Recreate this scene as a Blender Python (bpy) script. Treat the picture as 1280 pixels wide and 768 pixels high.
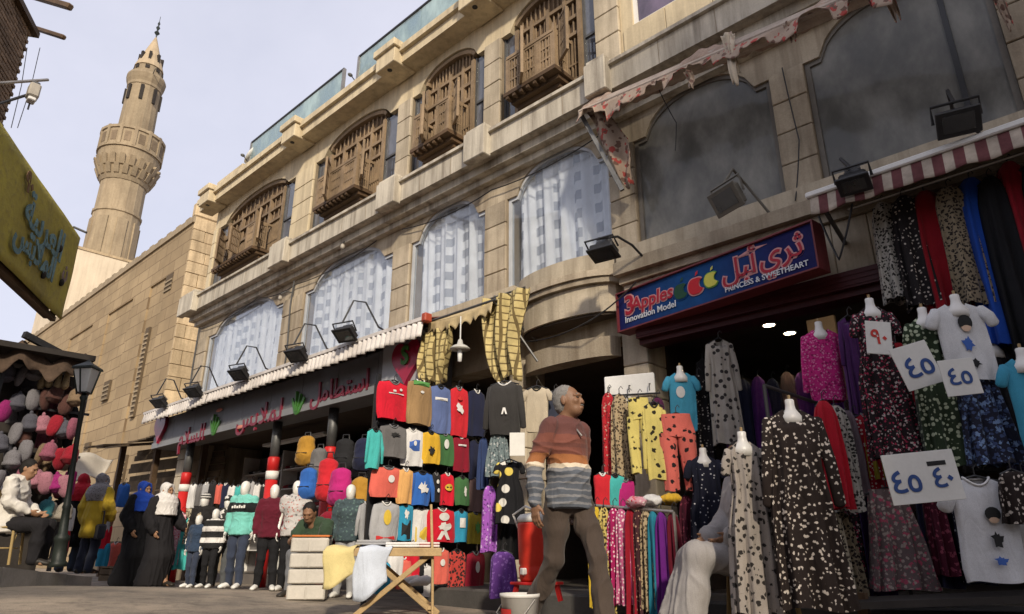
import bpy, math, random
from math import sin, cos, pi, sqrt, radians as R
from mathutils import Vector, Matrix, noise
random.seed(7)
S = bpy.context.scene
for o in list(bpy.data.objects): bpy.data.objects.remove(o)
COL = S.collection
# ---------------------------------------------------------------- camera
FOC, CX, CY, HOR, VPX, EYE, DIST = 853., 640., 384., 690., -325., .56, 6.24
TH = math.atan((HOR-CY)/FOC)
AZ = math.atan2((CX-VPX)/FOC, cos(TH)+sin(TH)*(HOR-CY)/FOC)
FW = Vector((-cos(AZ), sin(AZ), 0)); RT = Vector((sin(AZ), cos(AZ), 0))
CF = FW*cos(TH)+Vector((0, 0, sin(TH))); CU = -FW*sin(TH)+Vector((0, 0, cos(TH)))
CP = Vector((0, -DIST, EYE))
cam = bpy.data.cameras.new('camera'); co = bpy.data.objects.new('camera', cam); COL.objects.link(co)
cam.sensor_width = 36; cam.lens = 36*FOC/1280; cam.clip_start = .05; cam.clip_end = 2000
m = Matrix((RT, CU, -CF)).transposed().to_4x4(); m.translation = CP; co.matrix_world = m
S.camera = co
# ---------------------------------------------------------------- sky, sun, exposure
SUN = Vector((.74, -.56, .52)).normalized()
W = bpy.data.worlds.new('World'); S.world = W; W.use_nodes = True
nt = W.node_tree; bg = nt.nodes['Background']
sk = nt.nodes.new('ShaderNodeTexSky'); sk.sky_type = 'NISHITA'; sk.sun_disc = False
sk.sun_elevation = math.asin(SUN.z); sk.sun_rotation = math.atan2(SUN.x, SUN.y)
sk.air_density = 1.0; sk.dust_density = 3.0; sk.ozone_density = 1.5; sk.altitude = 50
# a thin even veil of high cloud over the whole sky
tc = nt.nodes.new('ShaderNodeTexCoord'); mp = nt.nodes.new('ShaderNodeMapping'); mp.inputs['Scale'].default_value = (1.2, 3.5, 5)
mp.inputs['Rotation'].default_value = (0, 0, .6)
nz = nt.nodes.new('ShaderNodeTexNoise'); nz.inputs['Scale'].default_value = 1.6; nz.inputs['Detail'].default_value = 7; nz.inputs['Roughness'].default_value = .55
rp = nt.nodes.new('ShaderNodeMapRange'); rp.inputs[1].default_value = .3; rp.inputs[2].default_value = .75; rp.inputs[3].default_value = .72; rp.inputs[4].default_value = .84
mx = nt.nodes.new('ShaderNodeMix'); mx.data_type = 'RGBA'; mx.inputs[7].default_value = (6.5, 6.5, 7.5, 1)
L = nt.links.new
L(tc.outputs['Generated'], mp.inputs[0]); L(mp.outputs[0], nz.inputs['Vector']); L(nz.outputs[0], rp.inputs[0]); L(rp.outputs[0], mx.inputs[0])
L(sk.outputs[0], mx.inputs[6]); L(mx.outputs[2], bg.inputs[0]); bg.inputs[1].default_value = .10
sl = bpy.data.lights.new('sun', 'SUN'); sl.energy = 3.1; sl.angle = R(4); sl.color = (1, .88, .7)
so = bpy.data.objects.new('sun', sl); COL.objects.link(so); so.rotation_euler = SUN.to_track_quat('Z', 'Y').to_euler(); so.location = (6, -8, 20)
vs = S.view_settings; S.display_settings.display_device = 'sRGB'
vs.view_transform = 'Standard'; vs.look = 'None'; vs.exposure = .45; vs.gamma = 1; vs.use_curve_mapping = False
S.cycles.max_bounces = 6; S.cycles.transparent_max_bounces = 10; S.cycles.caustics_reflective = False; S.cycles.caustics_refractive = False

# ---------------------------------------------------------------- helpers
def ray(x, y): return CF+RT*((x-CX)/FOC)-CU*((y-CY)/FOC)
def onY(x, y, Y=0.):
    d = ray(x, y); return CP+d*((Y-CP.y)/d.y)
def onX(x, y, X):
    d = ray(x, y); return CP+d*((X-CP.x)/d.x)
def at(x, y, D):
    d = ray(x, y); return CP+d*(D/(d.x*FW.x+d.y*FW.y))
def rnd(a, b): return random.uniform(a, b)
def V(*a): return Vector(a)

class MB:
    def __init__(s): s.v = []; s.f = []; s.k = []; s.cur = 0
    def add(s, vs_, fs):
        n = len(s.v); s.v += [tuple(v) for v in vs_]; s.f += [tuple(i+n for i in f) for f in fs]; s.k += [s.cur]*len(fs); return s
    def box(s, x0, x1, y0, y1, z0, z1, M=None):
        vv = [Vector((x, y, z)) for z in (z0, z1) for y in (y0, y1) for x in (x0, x1)]
        if M: vv = [M@v for v in vv]
        return s.add(vv, [(0, 2, 3, 1), (4, 5, 7, 6), (0, 1, 5, 4), (2, 6, 7, 3), (0, 4, 6, 2), (1, 3, 7, 5)])
    def cbox(s, x0, x1, y0, y1, z0, z1, c=.012, M=None):
        ctr = ((x0+x1)/2, (y0+y1)/2, (z0+z1)/2); h = (abs(x1-x0)/2, abs(y1-y0)/2, abs(z1-z0)/2); c = min(c, *(q*.45 for q in h))
        ix = {}; vv = []
        for sx in (-1, 1):
            for sy in (-1, 1):
                for sz in (-1, 1):
                    sg = (sx, sy, sz)
                    for k in range(3):
                        ix[sg, k] = len(vv)
                        vv.append(Vector([ctr[i]+sg[i]*(h[i] if i == k else h[i]-c) for i in range(3)]))
        if M: vv = [M@v for v in vv]
        fs = []
        for k in range(3):
            a, b = [i for i in range(3) if i != k]
            for sg in (-1, 1):
                def g(p, q):
                    t = [0, 0, 0]; t[k] = sg; t[a] = p; t[b] = q; return ix[tuple(t), k]
                f = [g(-1, -1), g(1, -1), g(1, 1), g(-1, 1)]
                if (sg < 0) != (k == 1): f = f[::-1]
                fs.append(tuple(f))
            for p in (-1, 1):       # edges along axis k
                for q in (-1, 1):
                    def e(w, ax):
                        t = [0, 0, 0]; t[k] = w; t[a] = p; t[b] = q; return ix[tuple(t), ax]
                    fs.append((e(-1, a), e(1, a), e(1, b), e(-1, b)))
        for sx in (-1, 1):
            for sy in (-1, 1):
                for sz in (-1, 1): fs.append(tuple(ix[(sx, sy, sz), k] for k in range(3)))
        return s.add(vv, fs)
    def obox(s, p0, p1, w, h, c=0):          # bar from p0 to p1, w across, h up
        p0 = Vector(p0); p1 = Vector(p1); t = (p1-p0); Ln = t.length; t.normalize()
        r = Vector((0, 0, 1)) if abs(t.z) < .95 else Vector((0, 1, 0))
        a = t.cross(r).normalized(); b = a.cross(t)
        M = Matrix((t, a, b)).transposed().to_4x4(); M.translation = p0
        return s.cbox(0, Ln, -w/2, w/2, -h/2, h/2, c, M) if c else s.box(0, Ln, -w/2, w/2, -h/2, h/2, M)
    def prism(s, poly, y0, y1, ax='y'):      # outline (u,v) extruded along an axis
        n = len(poly)
        mk = {'y': lambda u, v, d: (u, d, v), 'x': lambda u, v, d: (d, u, v), 'z': lambda u, v, d: (u, v, d)}[ax]
        vv = [mk(u, v, y0) for u, v in poly]+[mk(u, v, y1) for u, v in poly]
        fs = [tuple(range(n)), tuple(range(2*n-1, n-1, -1))]+[(i, i+n, (i+1) % n+n, (i+1) % n) for i in range(n)]
        return s.add(vv, fs)
    def tube(s, pts, r, n=8, closed=False):
        pts = [Vector(p) for p in pts]; m_ = len(pts); rr = r if isinstance(r, (list, tuple)) else [r]*m_
        vv = []; fs = []; pa = None
        for i, p in enumerate(pts):
            t = (pts[min(i+1, m_-1)]-pts[max(i-1, 0)]).normalized()
            if pa is None: ref = Vector((0, 0, 1)) if abs(t.z) < .9 else Vector((1, 0, 0)); a = t.cross(ref).normalized()
            else: a = (pa-t*pa.dot(t)).normalized()
            pa = a; b = t.cross(a)
            vv += [p+(a*cos(2*pi*k/n)+b*sin(2*pi*k/n))*rr[i] for k in range(n)]
        for i in range(m_-1):
            for k in range(n): fs.append((i*n+k, i*n+(k+1) % n, (i+1)*n+(k+1) % n, (i+1)*n+k))
        fs += [tuple(range(n-1, -1, -1)), tuple(range((m_-1)*n, m_*n))]
        return s.add(vv, fs)
    def lathe(s, prof, n=16, c=(0, 0, 0), M=None, a0=0, a1=2*pi, sx=1, sy=1, wob=None):
        full = abs(a1-a0-2*pi) < 1e-4; nn = n if full else n+1; vv = []; fs = []
        for r, z in prof:
            for k in range(nn):
                a = a0+(a1-a0)*k/n; q = r*(wob(a, z) if wob else 1)
                p = Vector((c[0]+q*cos(a)*sx, c[1]+q*sin(a)*sy, c[2]+z)); vv.append(M@p if M else p)
        for i in range(len(prof)-1):
            for k in range(n):
                k2 = (k+1) % nn; fs.append((i*nn+k, i*nn+k2, (i+1)*nn+k2, (i+1)*nn+k))
        if full and prof[0][0] > 1e-5: fs.append(tuple(range(n-1, -1, -1)))
        if full and prof[-1][0] > 1e-5: fs.append(tuple(range((len(prof)-1)*n, len(prof)*n)))
        return s.add(vv, fs)
    def ell(s, c, r, n=12, mm=8, M=None):
        vv = []; fs = []; c = Vector(c)
        for i in range(mm+1):
            ph = pi*i/mm
            for k in range(n):
                p = c+Vector((r[0]*sin(ph)*cos(2*pi*k/n), r[1]*sin(ph)*sin(2*pi*k/n), -r[2]*cos(ph))); vv.append(M@p if M else p)
        for i in range(mm):
            for k in range(n): fs.append((i*n+k, i*n+(k+1) % n, (i+1)*n+(k+1) % n, (i+1)*n+k))
        return s.add(vv, fs)
    def limb(s, pts, rad, n=14, M=None):     # tapered elliptical tube with round ends
        pts = [Vector(p) for p in pts]; rad = [(q, q) if not isinstance(q, (tuple, list)) else q for q in rad]
        t0 = (pts[0]-pts[1]).normalized(); t1 = (pts[-1]-pts[-2]).normalized()
        def sc(q, k): return (q[0]*k, q[1]*k)
        m0 = min(rad[0]); m1 = min(rad[-1])
        P = [pts[0]+t0*m0, pts[0]+t0*m0*.75]+pts+[pts[-1]+t1*m1*.75, pts[-1]+t1*m1]
        Q = [sc(rad[0], .2), sc(rad[0], .66)]+rad+[sc(rad[-1], .66), sc(rad[-1], .2)]
        vv = []; fs = []
        for i, p in enumerate(P):
            if i < 2: t = -t0
            elif i >= len(P)-2: t = t1
            else:
                j = i-2; t = (pts[min(j+1, len(pts)-1)]-pts[max(j-1, 0)]).normalized()
            ref = Vector((0, -1, 0)) if abs(t.y) < .9 else Vector((0, 0, 1))
            a = t.cross(ref).normalized(); b = a.cross(t)
            for k in range(n):
                q = p+a*Q[i][0]*cos(2*pi*k/n)+b*Q[i][1]*sin(2*pi*k/n); vv.append(M@q if M else q)
        for i in range(len(P)-1):
            for k in range(n): fs.append((i*n+k, i*n+(k+1) % n, (i+1)*n+(k+1) % n, (i+1)*n+k))
        fs += [tuple(range(n-1, -1, -1)), tuple(range((len(P)-1)*n, len(P)*n))]
        return s.add(vv, fs)
    def grid(s, fn, nu, nv):
        vv = [fn(i/nu, j/nv) for j in range(nv+1) for i in range(nu+1)]
        return s.add(vv, [(j*(nu+1)+i, j*(nu+1)+i+1, (j+1)*(nu+1)+i+1, (j+1)*(nu+1)+i) for j in range(nv) for i in range(nu)])
    def mesh(s, name, mat, smooth=False):
        me = bpy.data.meshes.new(name); me.from_pydata(s.v, [], s.f); me.validate()
        for q in (mat if isinstance(mat, (list, tuple)) else [mat]): me.materials.append(q)
        if any(s.k) and len(s.k) == len(me.polygons): me.polygons.foreach_set('material_index', s.k)
        if smooth: me.polygons.foreach_set('use_smooth', [True]*len(me.polygons))
        me.update(); return me
    def build(s, name, mat, parent=None, smooth=False, w=False, solid=0, label=None):
        return obj(name, s.mesh(name, mat, smooth), parent, w, solid, label)

def obj(name, me, parent=None, w=False, solid=0, label=None):
    o = bpy.data.objects.new(name, me); COL.objects.link(o)
    if parent:
        o.parent = parent
        if w: o.location = -parent.location
    if solid:
        md = o.modifiers.new('thickness', 'SOLIDIFY'); md.thickness = solid; md.offset = 0
    if label: o['label'] = label
    return o
LABELS = {}
def tag(o, label, cat, group=None, kind=None):
    o['label'] = label; o['category'] = cat
    if group: o['group'] = group
    if kind: o['kind'] = kind
    LABELS.setdefault(label, []).append(o.name)
    return o
def thing(name, label, cat, loc=(0, 0, 0), rz=0, group=None):
    o = bpy.data.objects.new(name, None); COL.objects.link(o); o.empty_display_size = .1
    o.location = loc; o.rotation_euler = (0, 0, rz); return tag(o, label, cat, group)
def struct(o): o['kind'] = 'structure'; return o
def stuff(o): o['kind'] = 'stuff'; return o
def ordw(i): return ['first', 'second', 'third', 'fourth', 'fifth', 'sixth', 'seventh', 'eighth', 'ninth', 'tenth', 'eleventh', 'twelfth'][i]

# ---------------------------------------------------------------- materials
def c4(c): return (c[0], c[1], c[2], 1)
class NT:
    def __init__(s, name):
        s.m = bpy.data.materials.new(name); s.m.use_nodes = True; s.t = s.m.node_tree; s.p = s.t.nodes['Principled BSDF']; s.out = s.t.nodes['Material Output']
    def n(s, k, **kw):
        q = s.t.nodes.new('ShaderNode'+k)
        for a, b in kw.items(): setattr(q, a, b)
        return q
    def l(s, a, b): s.t.links.new(a, b)
    def coord(s, which='Object', scale=(1, 1, 1), rand=False):
        c = s.n('TexCoord'); mp = s.n('Mapping'); mp.inputs['Scale'].default_value = scale; s.l(c.outputs[which], mp.inputs[0])
        if rand:
            oi = s.n('ObjectInfo'); mu = s.n('Math', operation='MULTIPLY'); mu.inputs[1].default_value = 37.; s.l(oi.outputs['Random'], mu.inputs[0]); s.l(mu.outputs[0], mp.inputs['Location'])
        return mp.outputs[0]
    def noise(s, vec, scale, detail=6, rough=.6, dist=0):
        q = s.n('TexNoise'); q.inputs['Scale'].default_value = scale; q.inputs['Detail'].default_value = detail; q.inputs['Roughness'].default_value = rough; q.inputs['Distortion'].default_value = dist
        s.l(vec, q.inputs['Vector']); return q.outputs[0]
    def rng(s, v, a, b, c, d):
        q = s.n('MapRange'); q.inputs[1].default_value = a; q.inputs[2].default_value = b; q.inputs[3].default_value = c; q.inputs[4].default_value = d; s.l(v, q.inputs[0]); return q.outputs[0]
    def mix(s, f, a, b, mode='MIX'):
        q = s.n('Mix', data_type='RGBA', blend_type=mode)
        if isinstance(f, (int, float)): q.inputs[0].default_value = f
        else: s.l(f, q.inputs[0])
        for i, x in ((6, a), (7, b)):
            if isinstance(x, (tuple, list)): q.inputs[i].default_value = c4(x)
            else: s.l(x, q.inputs[i])
        return q.outputs[2]
    def math(s, op, a, b=0):
        q = s.n('Math', operation=op)
        for i, x in ((0, a), (1, b)):
            if isinstance(x, (int, float)): q.inputs[i].default_value = x
            else: s.l(x, q.inputs[i])
        return q.outputs[0]
    def hsv(s, col, val, hue=None):
        q = s.n('HueSaturation'); s.l(col, q.inputs['Color'])
        if isinstance(val, (int, float)): q.inputs['Value'].default_value = val
        else: s.l(val, q.inputs['Value'])
        if hue is not None: s.l(hue, q.inputs['Hue'])
        return q.outputs[0]
    def bump(s, h, st=.3, d=.01):
        b = s.n('Bump'); b.inputs['Strength'].default_value = st; b.inputs['Distance'].default_value = d; s.l(h, b.inputs['Height']); s.l(b.outputs[0], s.p.inputs['Normal'])
    def fin(s, col=None, rough=.8, spec=.3, metal=0):
        if col is not None:
            if isinstance(col, (tuple, list)): s.p.inputs['Base Color'].default_value = c4(col)
            else: s.l(col, s.p.inputs['Base Color'])
        if isinstance(rough, (int, float)): s.p.inputs['Roughness'].default_value = rough
        else: s.l(rough, s.p.inputs['Roughness'])
        s.p.inputs['Specular IOR Level'].default_value = spec; s.p.inputs['Metallic'].default_value = metal
        return s.m
MATS = {}
def mat(name, c, rough=.8, var=.25, sc=3., fine=60., bump=.25, objvar=.12, streak=0, dirt=None, spec=.3, metal=0, world=True):
    """plain worn material: broad mottling, fine grain, per-object tone, optional dirt streaks"""
    if name in MATS: return MATS[name]
    s = NT(name)
    if world: g = s.n('NewGeometry'); v = g.outputs['Position']
    else: v = s.coord(rand=True)
    n1 = s.noise(v, sc, 7, .62); n2 = s.noise(v, fine, 4, .6)
    val = s.math('ADD', s.rng(n1, .25, .75, 1-var, 1+var), s.rng(n2, .3, .7, -var*.35, var*.35))
    if objvar:
        oi = s.n('ObjectInfo'); val = s.math('MULTIPLY', val, s.rng(oi.outputs['Random'], 0, 1, 1-objvar, 1+objvar))
    rgb = s.n('RGB'); rgb.outputs[0].default_value = c4(c); col = s.hsv(rgb.outputs[0], val)
    if streak:
        mp = s.n('Mapping'); mp.inputs['Scale'].default_value = (3.6, 3.6, .28); s.l(v, mp.inputs[0])
        n3 = s.noise(mp.outputs[0], 1.6, 8, .65); col = s.mix(s.rng(n3, .44, .68, 0, streak), col, dirt or (.09, .07, .05))
    h = s.math('ADD', n2, s.math('MULTIPLY', n1, .6)); s.bump(h, bump, .01)
    MATS[name] = s.fin(col, rough, spec, metal); return MATS[name]

def fabric(name, pat, cols, sc=20., size=.35, rough=.92):
    """cloth: pat in solid, dots, spots, stripes, plaid, floral, bands"""
    if name in MATS: return MATS[name]
    s = NT(name); v = s.coord(rand=True); base = cols[0] if pat != 'bands' else cols[0][1]
    fz = s.noise(v, 240, 2, .5); br = s.noise(v, 5, 4, .5)
    def vor(scale, feat='F1', rnd_=1.):
        q = s.n('TexVoronoi', feature=feat); q.inputs['Scale'].default_value = scale; q.inputs['Randomness'].default_value = rnd_
        # only across the cloth: squash depth so the marks stay round
        mp = s.n('Mapping'); mp.inputs['Scale'].default_value = (1, .5, 1); s.l(v, mp.inputs[0]); s.l(mp.outputs[0], q.inputs['Vector']); return q
    rgb = s.n('RGB'); rgb.outputs[0].default_value = c4(base); col = rgb.outputs[0]
    if pat == 'dots':
        q = vor(sc, 'F1', .75); f = s.rng(q.outputs['Distance'], size, size+.04, 1, 0)
        if len(cols) > 2:
            h = s.n('SeparateColor'); s.l(q.outputs['Color'], h.inputs[0]); fg = s.mix(s.rng(h.outputs[0], .5, .51, 0, 1), cols[1], cols[2])
        else: fg = cols[1]
        col = s.mix(f, col, fg)
    elif pat == 'spots':
        q = vor(sc, 'F1', 1.); n2 = s.noise(v, sc*1.7, 2, .5)
        d = s.math('ADD', q.outputs['Distance'], s.rng(n2, .3, .7, -.18, .18))
        col = s.mix(s.rng(d, size-.03, size+.03, 1, 0), col, cols[1])
        if len(cols) > 2: col = s.mix(s.rng(d, size*.42-.03, size*.42+.03, 1, 0), col, cols[2])
    elif pat == 'floral':
        for i, c in enumerate(cols[1:]):
            q = vor(sc*(1+.37*i), 'F1', 1.); n2 = s.noise(v, sc*2.1+i, 2, .5)
            d = s.math('ADD', q.outputs['Distance'], s.rng(n2, .3, .7, -.2, .2)); col = s.mix(s.rng(d, size-.05, size, 1, 0), col, c)
    elif pat in ('stripes', 'plaid'):
        sp = s.n('SeparateXYZ'); s.l(v, sp.inputs[0])
        fz_ = s.math('FRACT', s.math('MULTIPLY', sp.outputs[2], sc)); f = s.rng(fz_, size-.03, size+.03, 1, 0)
        col = s.mix(f, col, cols[1])
        if pat == 'plaid':
            fx = s.math('FRACT', s.math('MULTIPLY', sp.outputs[0], sc)); col = s.mix(s.math('MULTIPLY', s.rng(fx, size-.03, size+.03, 1, 0), .6), col, cols[-1])
    elif pat == 'bands':       # list of (z, colour) from the ground up
        sp = s.n('SeparateXYZ'); c_ = s.n('TexCoord'); s.l(c_.outputs['Object'], sp.inputs[0])
        rp_ = s.n('ValToRGB'); z0, z1 = cols[0][0], cols[-1][0]; cr = rp_.color_ramp; cr.interpolation = 'CONSTANT'
        wz = s.math('ADD', sp.outputs[2], s.rng(s.noise(v, 9, 2), .3, .7, -.008, .008))
        s.l(s.rng(wz, z0, z1, 0, 1), rp_.inputs[0])
        while len(cr.elements) < len(cols): cr.elements.new(1)
        for e, (z, c) in zip(cr.elements, cols): e.position = (z-z0)/(z1-z0); e.color = c4(c)
        col = rp_.outputs[0]
    val = s.math('ADD', s.rng(fz, .3, .7, .88, 1.12), s.rng(br, .3, .7, -.12, .12))
    col = s.hsv(col, val)
    mw = s.n('Mapping'); mw.inputs['Scale'].default_value = (1.3, 1.3, .45); s.l(v, mw.inputs[0]); wv = s.noise(mw.outputs[0], 7., 2, .5, 1.); wr_ = s.math('ABSOLUTE', s.math('SUBTRACT', wv, .5)); b1 = s.n('Bump'); b1.inputs['Strength'].default_value = .5; b1.inputs['Distance'].default_value = .035; s.l(wr_, b1.inputs['Height'])
    b2 = s.n('Bump'); b2.inputs['Strength'].default_value = .3; b2.inputs['Distance'].default_value = .003; s.l(fz, b2.inputs['Height']); s.l(b1.outputs[0], b2.inputs['Normal']); s.l(b2.outputs[0], s.p.inputs['Normal'])
    s.p.inputs['Sheen Weight'].default_value = .1 if max(max(q) if isinstance(q[-1], float) else .5 for q in cols[:1]) > .03 else 0.
    MATS[name] = s.fin(col, rough, .2); return MATS[name]

def glass(name, tint=(.8, .85, .9), dust=.15, dcol=(.5, .48, .44), refl=1.5, rough=.02):
    if name in MATS: return MATS[name]
    s = NT(name); g = s.n('NewGeometry'); v = g.outputs['Position']
    tr = s.n('BsdfTransparent'); tr.inputs[0].default_value = c4(tint); gl = s.n('BsdfGlossy'); gl.inputs['Roughness'].default_value = rough; gl.inputs[0].default_value = (.9, .93, .95, 1)
    df = s.n('BsdfDiffuse')
    fr = s.n('LayerWeight'); fr.inputs[0].default_value = .5
    mp = s.n('Mapping'); mp.inputs['Scale'].default_value = (1.3, 1, .7); mp.inputs['Rotation'].default_value = (0, .75, 0); s.l(v, mp.inputs[0])
    n1 = s.noise(mp.outputs[0], 1.3, 8, .6, .1)
    s.l(s.hsv(s.mix(s.rng(n1, .42, .62, 0, 1), tuple(q*.85 for q in dcol), tuple(min(1, q*1.2) for q in dcol)), 1.), df.inputs[0])
    nb = s.noise(v, 1.1, 2, .4); b = s.n('Bump'); b.inputs['Strength'].default_value = .12; b.inputs['Distance'].default_value = .05; s.l(nb, b.inputs['Height'])
    s.l(b.outputs[0], gl.inputs['Normal']); s.l(b.outputs[0], fr.inputs['Normal'])
    a = s.n('MixShader'); s.l(s.math('ADD', s.math('MULTIPLY', s.math('POWER', fr.outputs['Facing'], 3.), .7), (refl-1)*.12), a.inputs[0]); s.l(tr.outputs[0], a.inputs[1]); s.l(gl.outputs[0], a.inputs[2])
    e = s.n('MixShader'); s.l(s.rng(n1, .35, .7, dust*.5, min(1, dust*1.5)), e.inputs[0]); s.l(a.outputs[0], e.inputs[1]); s.l(df.outputs[0], e.inputs[2])
    s.l(e.outputs[0], s.out.inputs[0]); MATS[name] = s.m; return s.m
def emit(name, c, st):
    if name in MATS: return MATS[name]
    s = NT(name); s.fin(c, .5); s.p.inputs['Emission Color'].default_value = c4(c); s.p.inputs['Emission Strength'].default_value = st; MATS[name] = s.m; return s.m

M_cream = mat('cream_plaster', (.62, .52, .35), .85, .14, 1.2, 40, .25, .06, .5, (.25, .2, .14))
M_stone = mat('facade_stone', (.41, .345, .255), .85, .26, 2.2, 50, .4, .16, .75, (.16, .12, .08))
M_stone2 = mat('pale_stone', (.49, .42, .315), .85, .2, 2.5, 50, .3, .12, .65, (.2, .16, .11))
M_fascia = mat('fascia_stone', (.54, .49, .40), .8, .18, 2., 50, .3, .08, .8, (.16, .13, .10))
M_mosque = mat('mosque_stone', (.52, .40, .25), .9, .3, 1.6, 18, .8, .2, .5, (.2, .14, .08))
M_mosque2 = mat('minaret_stone', (.32, .255, .17), .9, .24, .8, 8, .6, .1, .4, (.16, .11, .07))
M_joint = mat('mortar', (.24, .19, .13), .95, .2, 4, 60, .3, 0)
M_wood = mat('mashrabiya_wood', (.25, .178, .11), .7, .35, 4, 70, .4, .2)
M_wood2 = mat('dark_wood', (.09, .055, .03), .7, .35, 4, 70, .4, .2)
M_pale_wood = mat('pale_wood', (.40, .28, .14), .6, .25, 6, 70, .3, .12)
M_black = mat('black_metal', (.02, .02, .022), .45, .3, 5, 60, .15, 0, spec=.4)
M_iron = mat('grey_metal', (.12, .12, .12), .5, .3, 5, 60, .2, .1, metal=.5)
M_steel = mat('worn_steel', (.3, .28, .26), .45, .3, 6, 60, .2, .1, metal=.7)
M_white = mat('white_paint', (.72, .71, .68), .55, .1, 4, 60, .1, .05)
M_awn = mat('white_awning', (.62, .58, .55), .6, .2, 3, 50, .15, 0, .4, (.22, .18, .15))
M_grey = mat('grey_board', (.15, .15, .16), .5, .12, 2, 50, .1, .03, .3, (.1, .1, .1))
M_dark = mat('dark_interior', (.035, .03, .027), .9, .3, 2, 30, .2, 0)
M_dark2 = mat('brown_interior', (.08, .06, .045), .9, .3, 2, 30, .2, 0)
M_red = mat('red_paint', (.50, .02, .02), .45, .15, 4, 50, .1, .05)
M_maroon = mat('maroon_board', (.055, .006, .008), .5, .15, 3, 50, .1, 0)
M_glassc = glass('window_glass', (.93, .95, .98), .10, (.5, .52, .55), 1.2)
M_glassd = glass('dusty_glass', (.25, .25, .27), .9, (.25, .245, .225), 1.35, .1)
M_pane = glass('grey_pane', (.12, .14, .17), .38, (.22, .23, .27), 1.9)
M_teal = glass('teal_glass', (.6, .72, .74), .6, (.36, .47, .49), 1.6)
# ================================================================ ground, road, pavement
KA = at(0, 735, 8.0); KB = at(163, 739, 11.8)
def GZ(x, y): return .2*math.exp(-((x-KA.x)**2+(y-KA.y)**2)/(2*2.3**2))-.03*math.exp(-((x+12)**2+(y+1.5)**2)/8)
def axis(lo, hi, a, b, step):
    r = []; x = a
    while x <= b: r.append(x); x += step
    s = step; x = a
    while x > lo: s *= 1.5; x -= s; r.insert(0, max(x, lo))
    s = step; x = b
    while x < hi: s *= 1.5; x += s; r.append(min(x, hi))
    return r
gx = axis(-500, 400, -18, 3, .35); gy = axis(-400, 500, -8, 2, .35)
mb = MB(); nn = len(gx)
mb.add([(x, y, GZ(x, y)) for y in gy for x in gx], [(j*nn+i, j*nn+i+1, (j+1)*nn+i+1, (j+1)*nn+i) for j in range(len(gy)-1) for i in range(nn-1)])
s = NT('dusty_asphalt'); g = s.n('NewGeometry'); v = g.outputs['Position']
n1 = s.noise(v, .55, 8, .62); n2 = s.noise(v, 90, 3, .7); n3 = s.noise(v, 6, 6, .65)
vo = s.n('TexVoronoi'); vo.inputs['Scale'].default_value = 55; s.l(v, vo.inputs['Vector'])
col = s.mix(s.rng(n1, .42, .62, 0, 1), (.16, .14, .12), (.36, .30, .235))
col = s.mix(s.rng(n3, .5, .72, 0, .6), col, (.06, .055, .05)); col = s.mix(s.rng(vo.outputs['Distance'], .15, .3, .35, 0), col, (.30, .27, .23))
col = s.hsv(col, s.rng(n2, .3, .7, .75, 1.25)); s.bump(s.math('ADD', n2, s.math('MULTIPLY', n3, 2.)), .6, .012)
M_road = s.fin(col, .92, .2)
struct(mb.build('road', M_road, smooth=True))
M_kerb = mat('kerb_stone', (.25, .235, .215), .9, .3, 3, 60, .5, .14)
M_pave = mat('pavement_concrete', (.27, .25, .225), .9, .25, 2, 50, .4, 0)
ed = (KB-KA); ed.z = 0; eL = ed.length; ed.normalize(); en = Vector((-ed.y, ed.x, 0))
if en.dot(FW) < 0: en = -en
en = Vector((ed.y, -ed.x, 0)) if Vector((ed.y, -ed.x, 0)).dot(Vector((-1, -.2, 0))) > 0 else Vector((-ed.y, ed.x, 0))
def PH(t):                                    # top height of the raised pavement along its edge
    u = min(max(t/eL, -1.2), 1.); return .40-.29*max(u, 0)-.0*u
mb = MB()
def pv(u, w_):
    t = -7+(eL+7)*u; b = max(0, (u-.86)/.14); inset = .0+b*b*1.2; p = KA+ed*t+en*(.16+inset+w_*4.5); return (p.x, p.y, PH(t))
mb.grid(pv, 40, 4)
pave = struct(mb.build('pavement', M_pave, smooth=True))
mb = MB(); t = -7.
i = 0
while t < eL-.05:
    ln = min(.78, eL-t)
    def ki(tt): u = (tt+7)/(eL+7); b = max(0, (u-.86)/.14); return b*b*1.2
    p0 = KA+ed*(t+.006)+en*ki(t); p1 = KA+ed*(t+ln-.006)+en*ki(t+ln); d = (p1-p0); d.z = 0; d.normalize(); nn_ = Vector((-d.y, d.x, 0))
    if nn_.dot(en) < 0: nn_ = -nn_
    h0 = PH(t)+.004+rnd(-.006, .006); h1 = PH(t+ln)+.004; k = MB(); q = .0
    vv = [p0, p1, p1+nn_*.2, p0+nn_*.2]
    k.add([(a.x, a.y, -.25) for a in vv]+[(a.x+(nn_.x*.02 if j < 2 else 0), a.y+(nn_.y*.02 if j < 2 else 0), z) for j, (a, z) in enumerate(zip(vv, (h0, h1, h1, h0)))],
          [(0, 1, 5, 4), (1, 2, 6, 5), (2, 3, 7, 6), (3, 0, 4, 7), (4, 5, 6, 7)])
    k.build('kerb_stone', M_kerb, pave); t += ln
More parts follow.
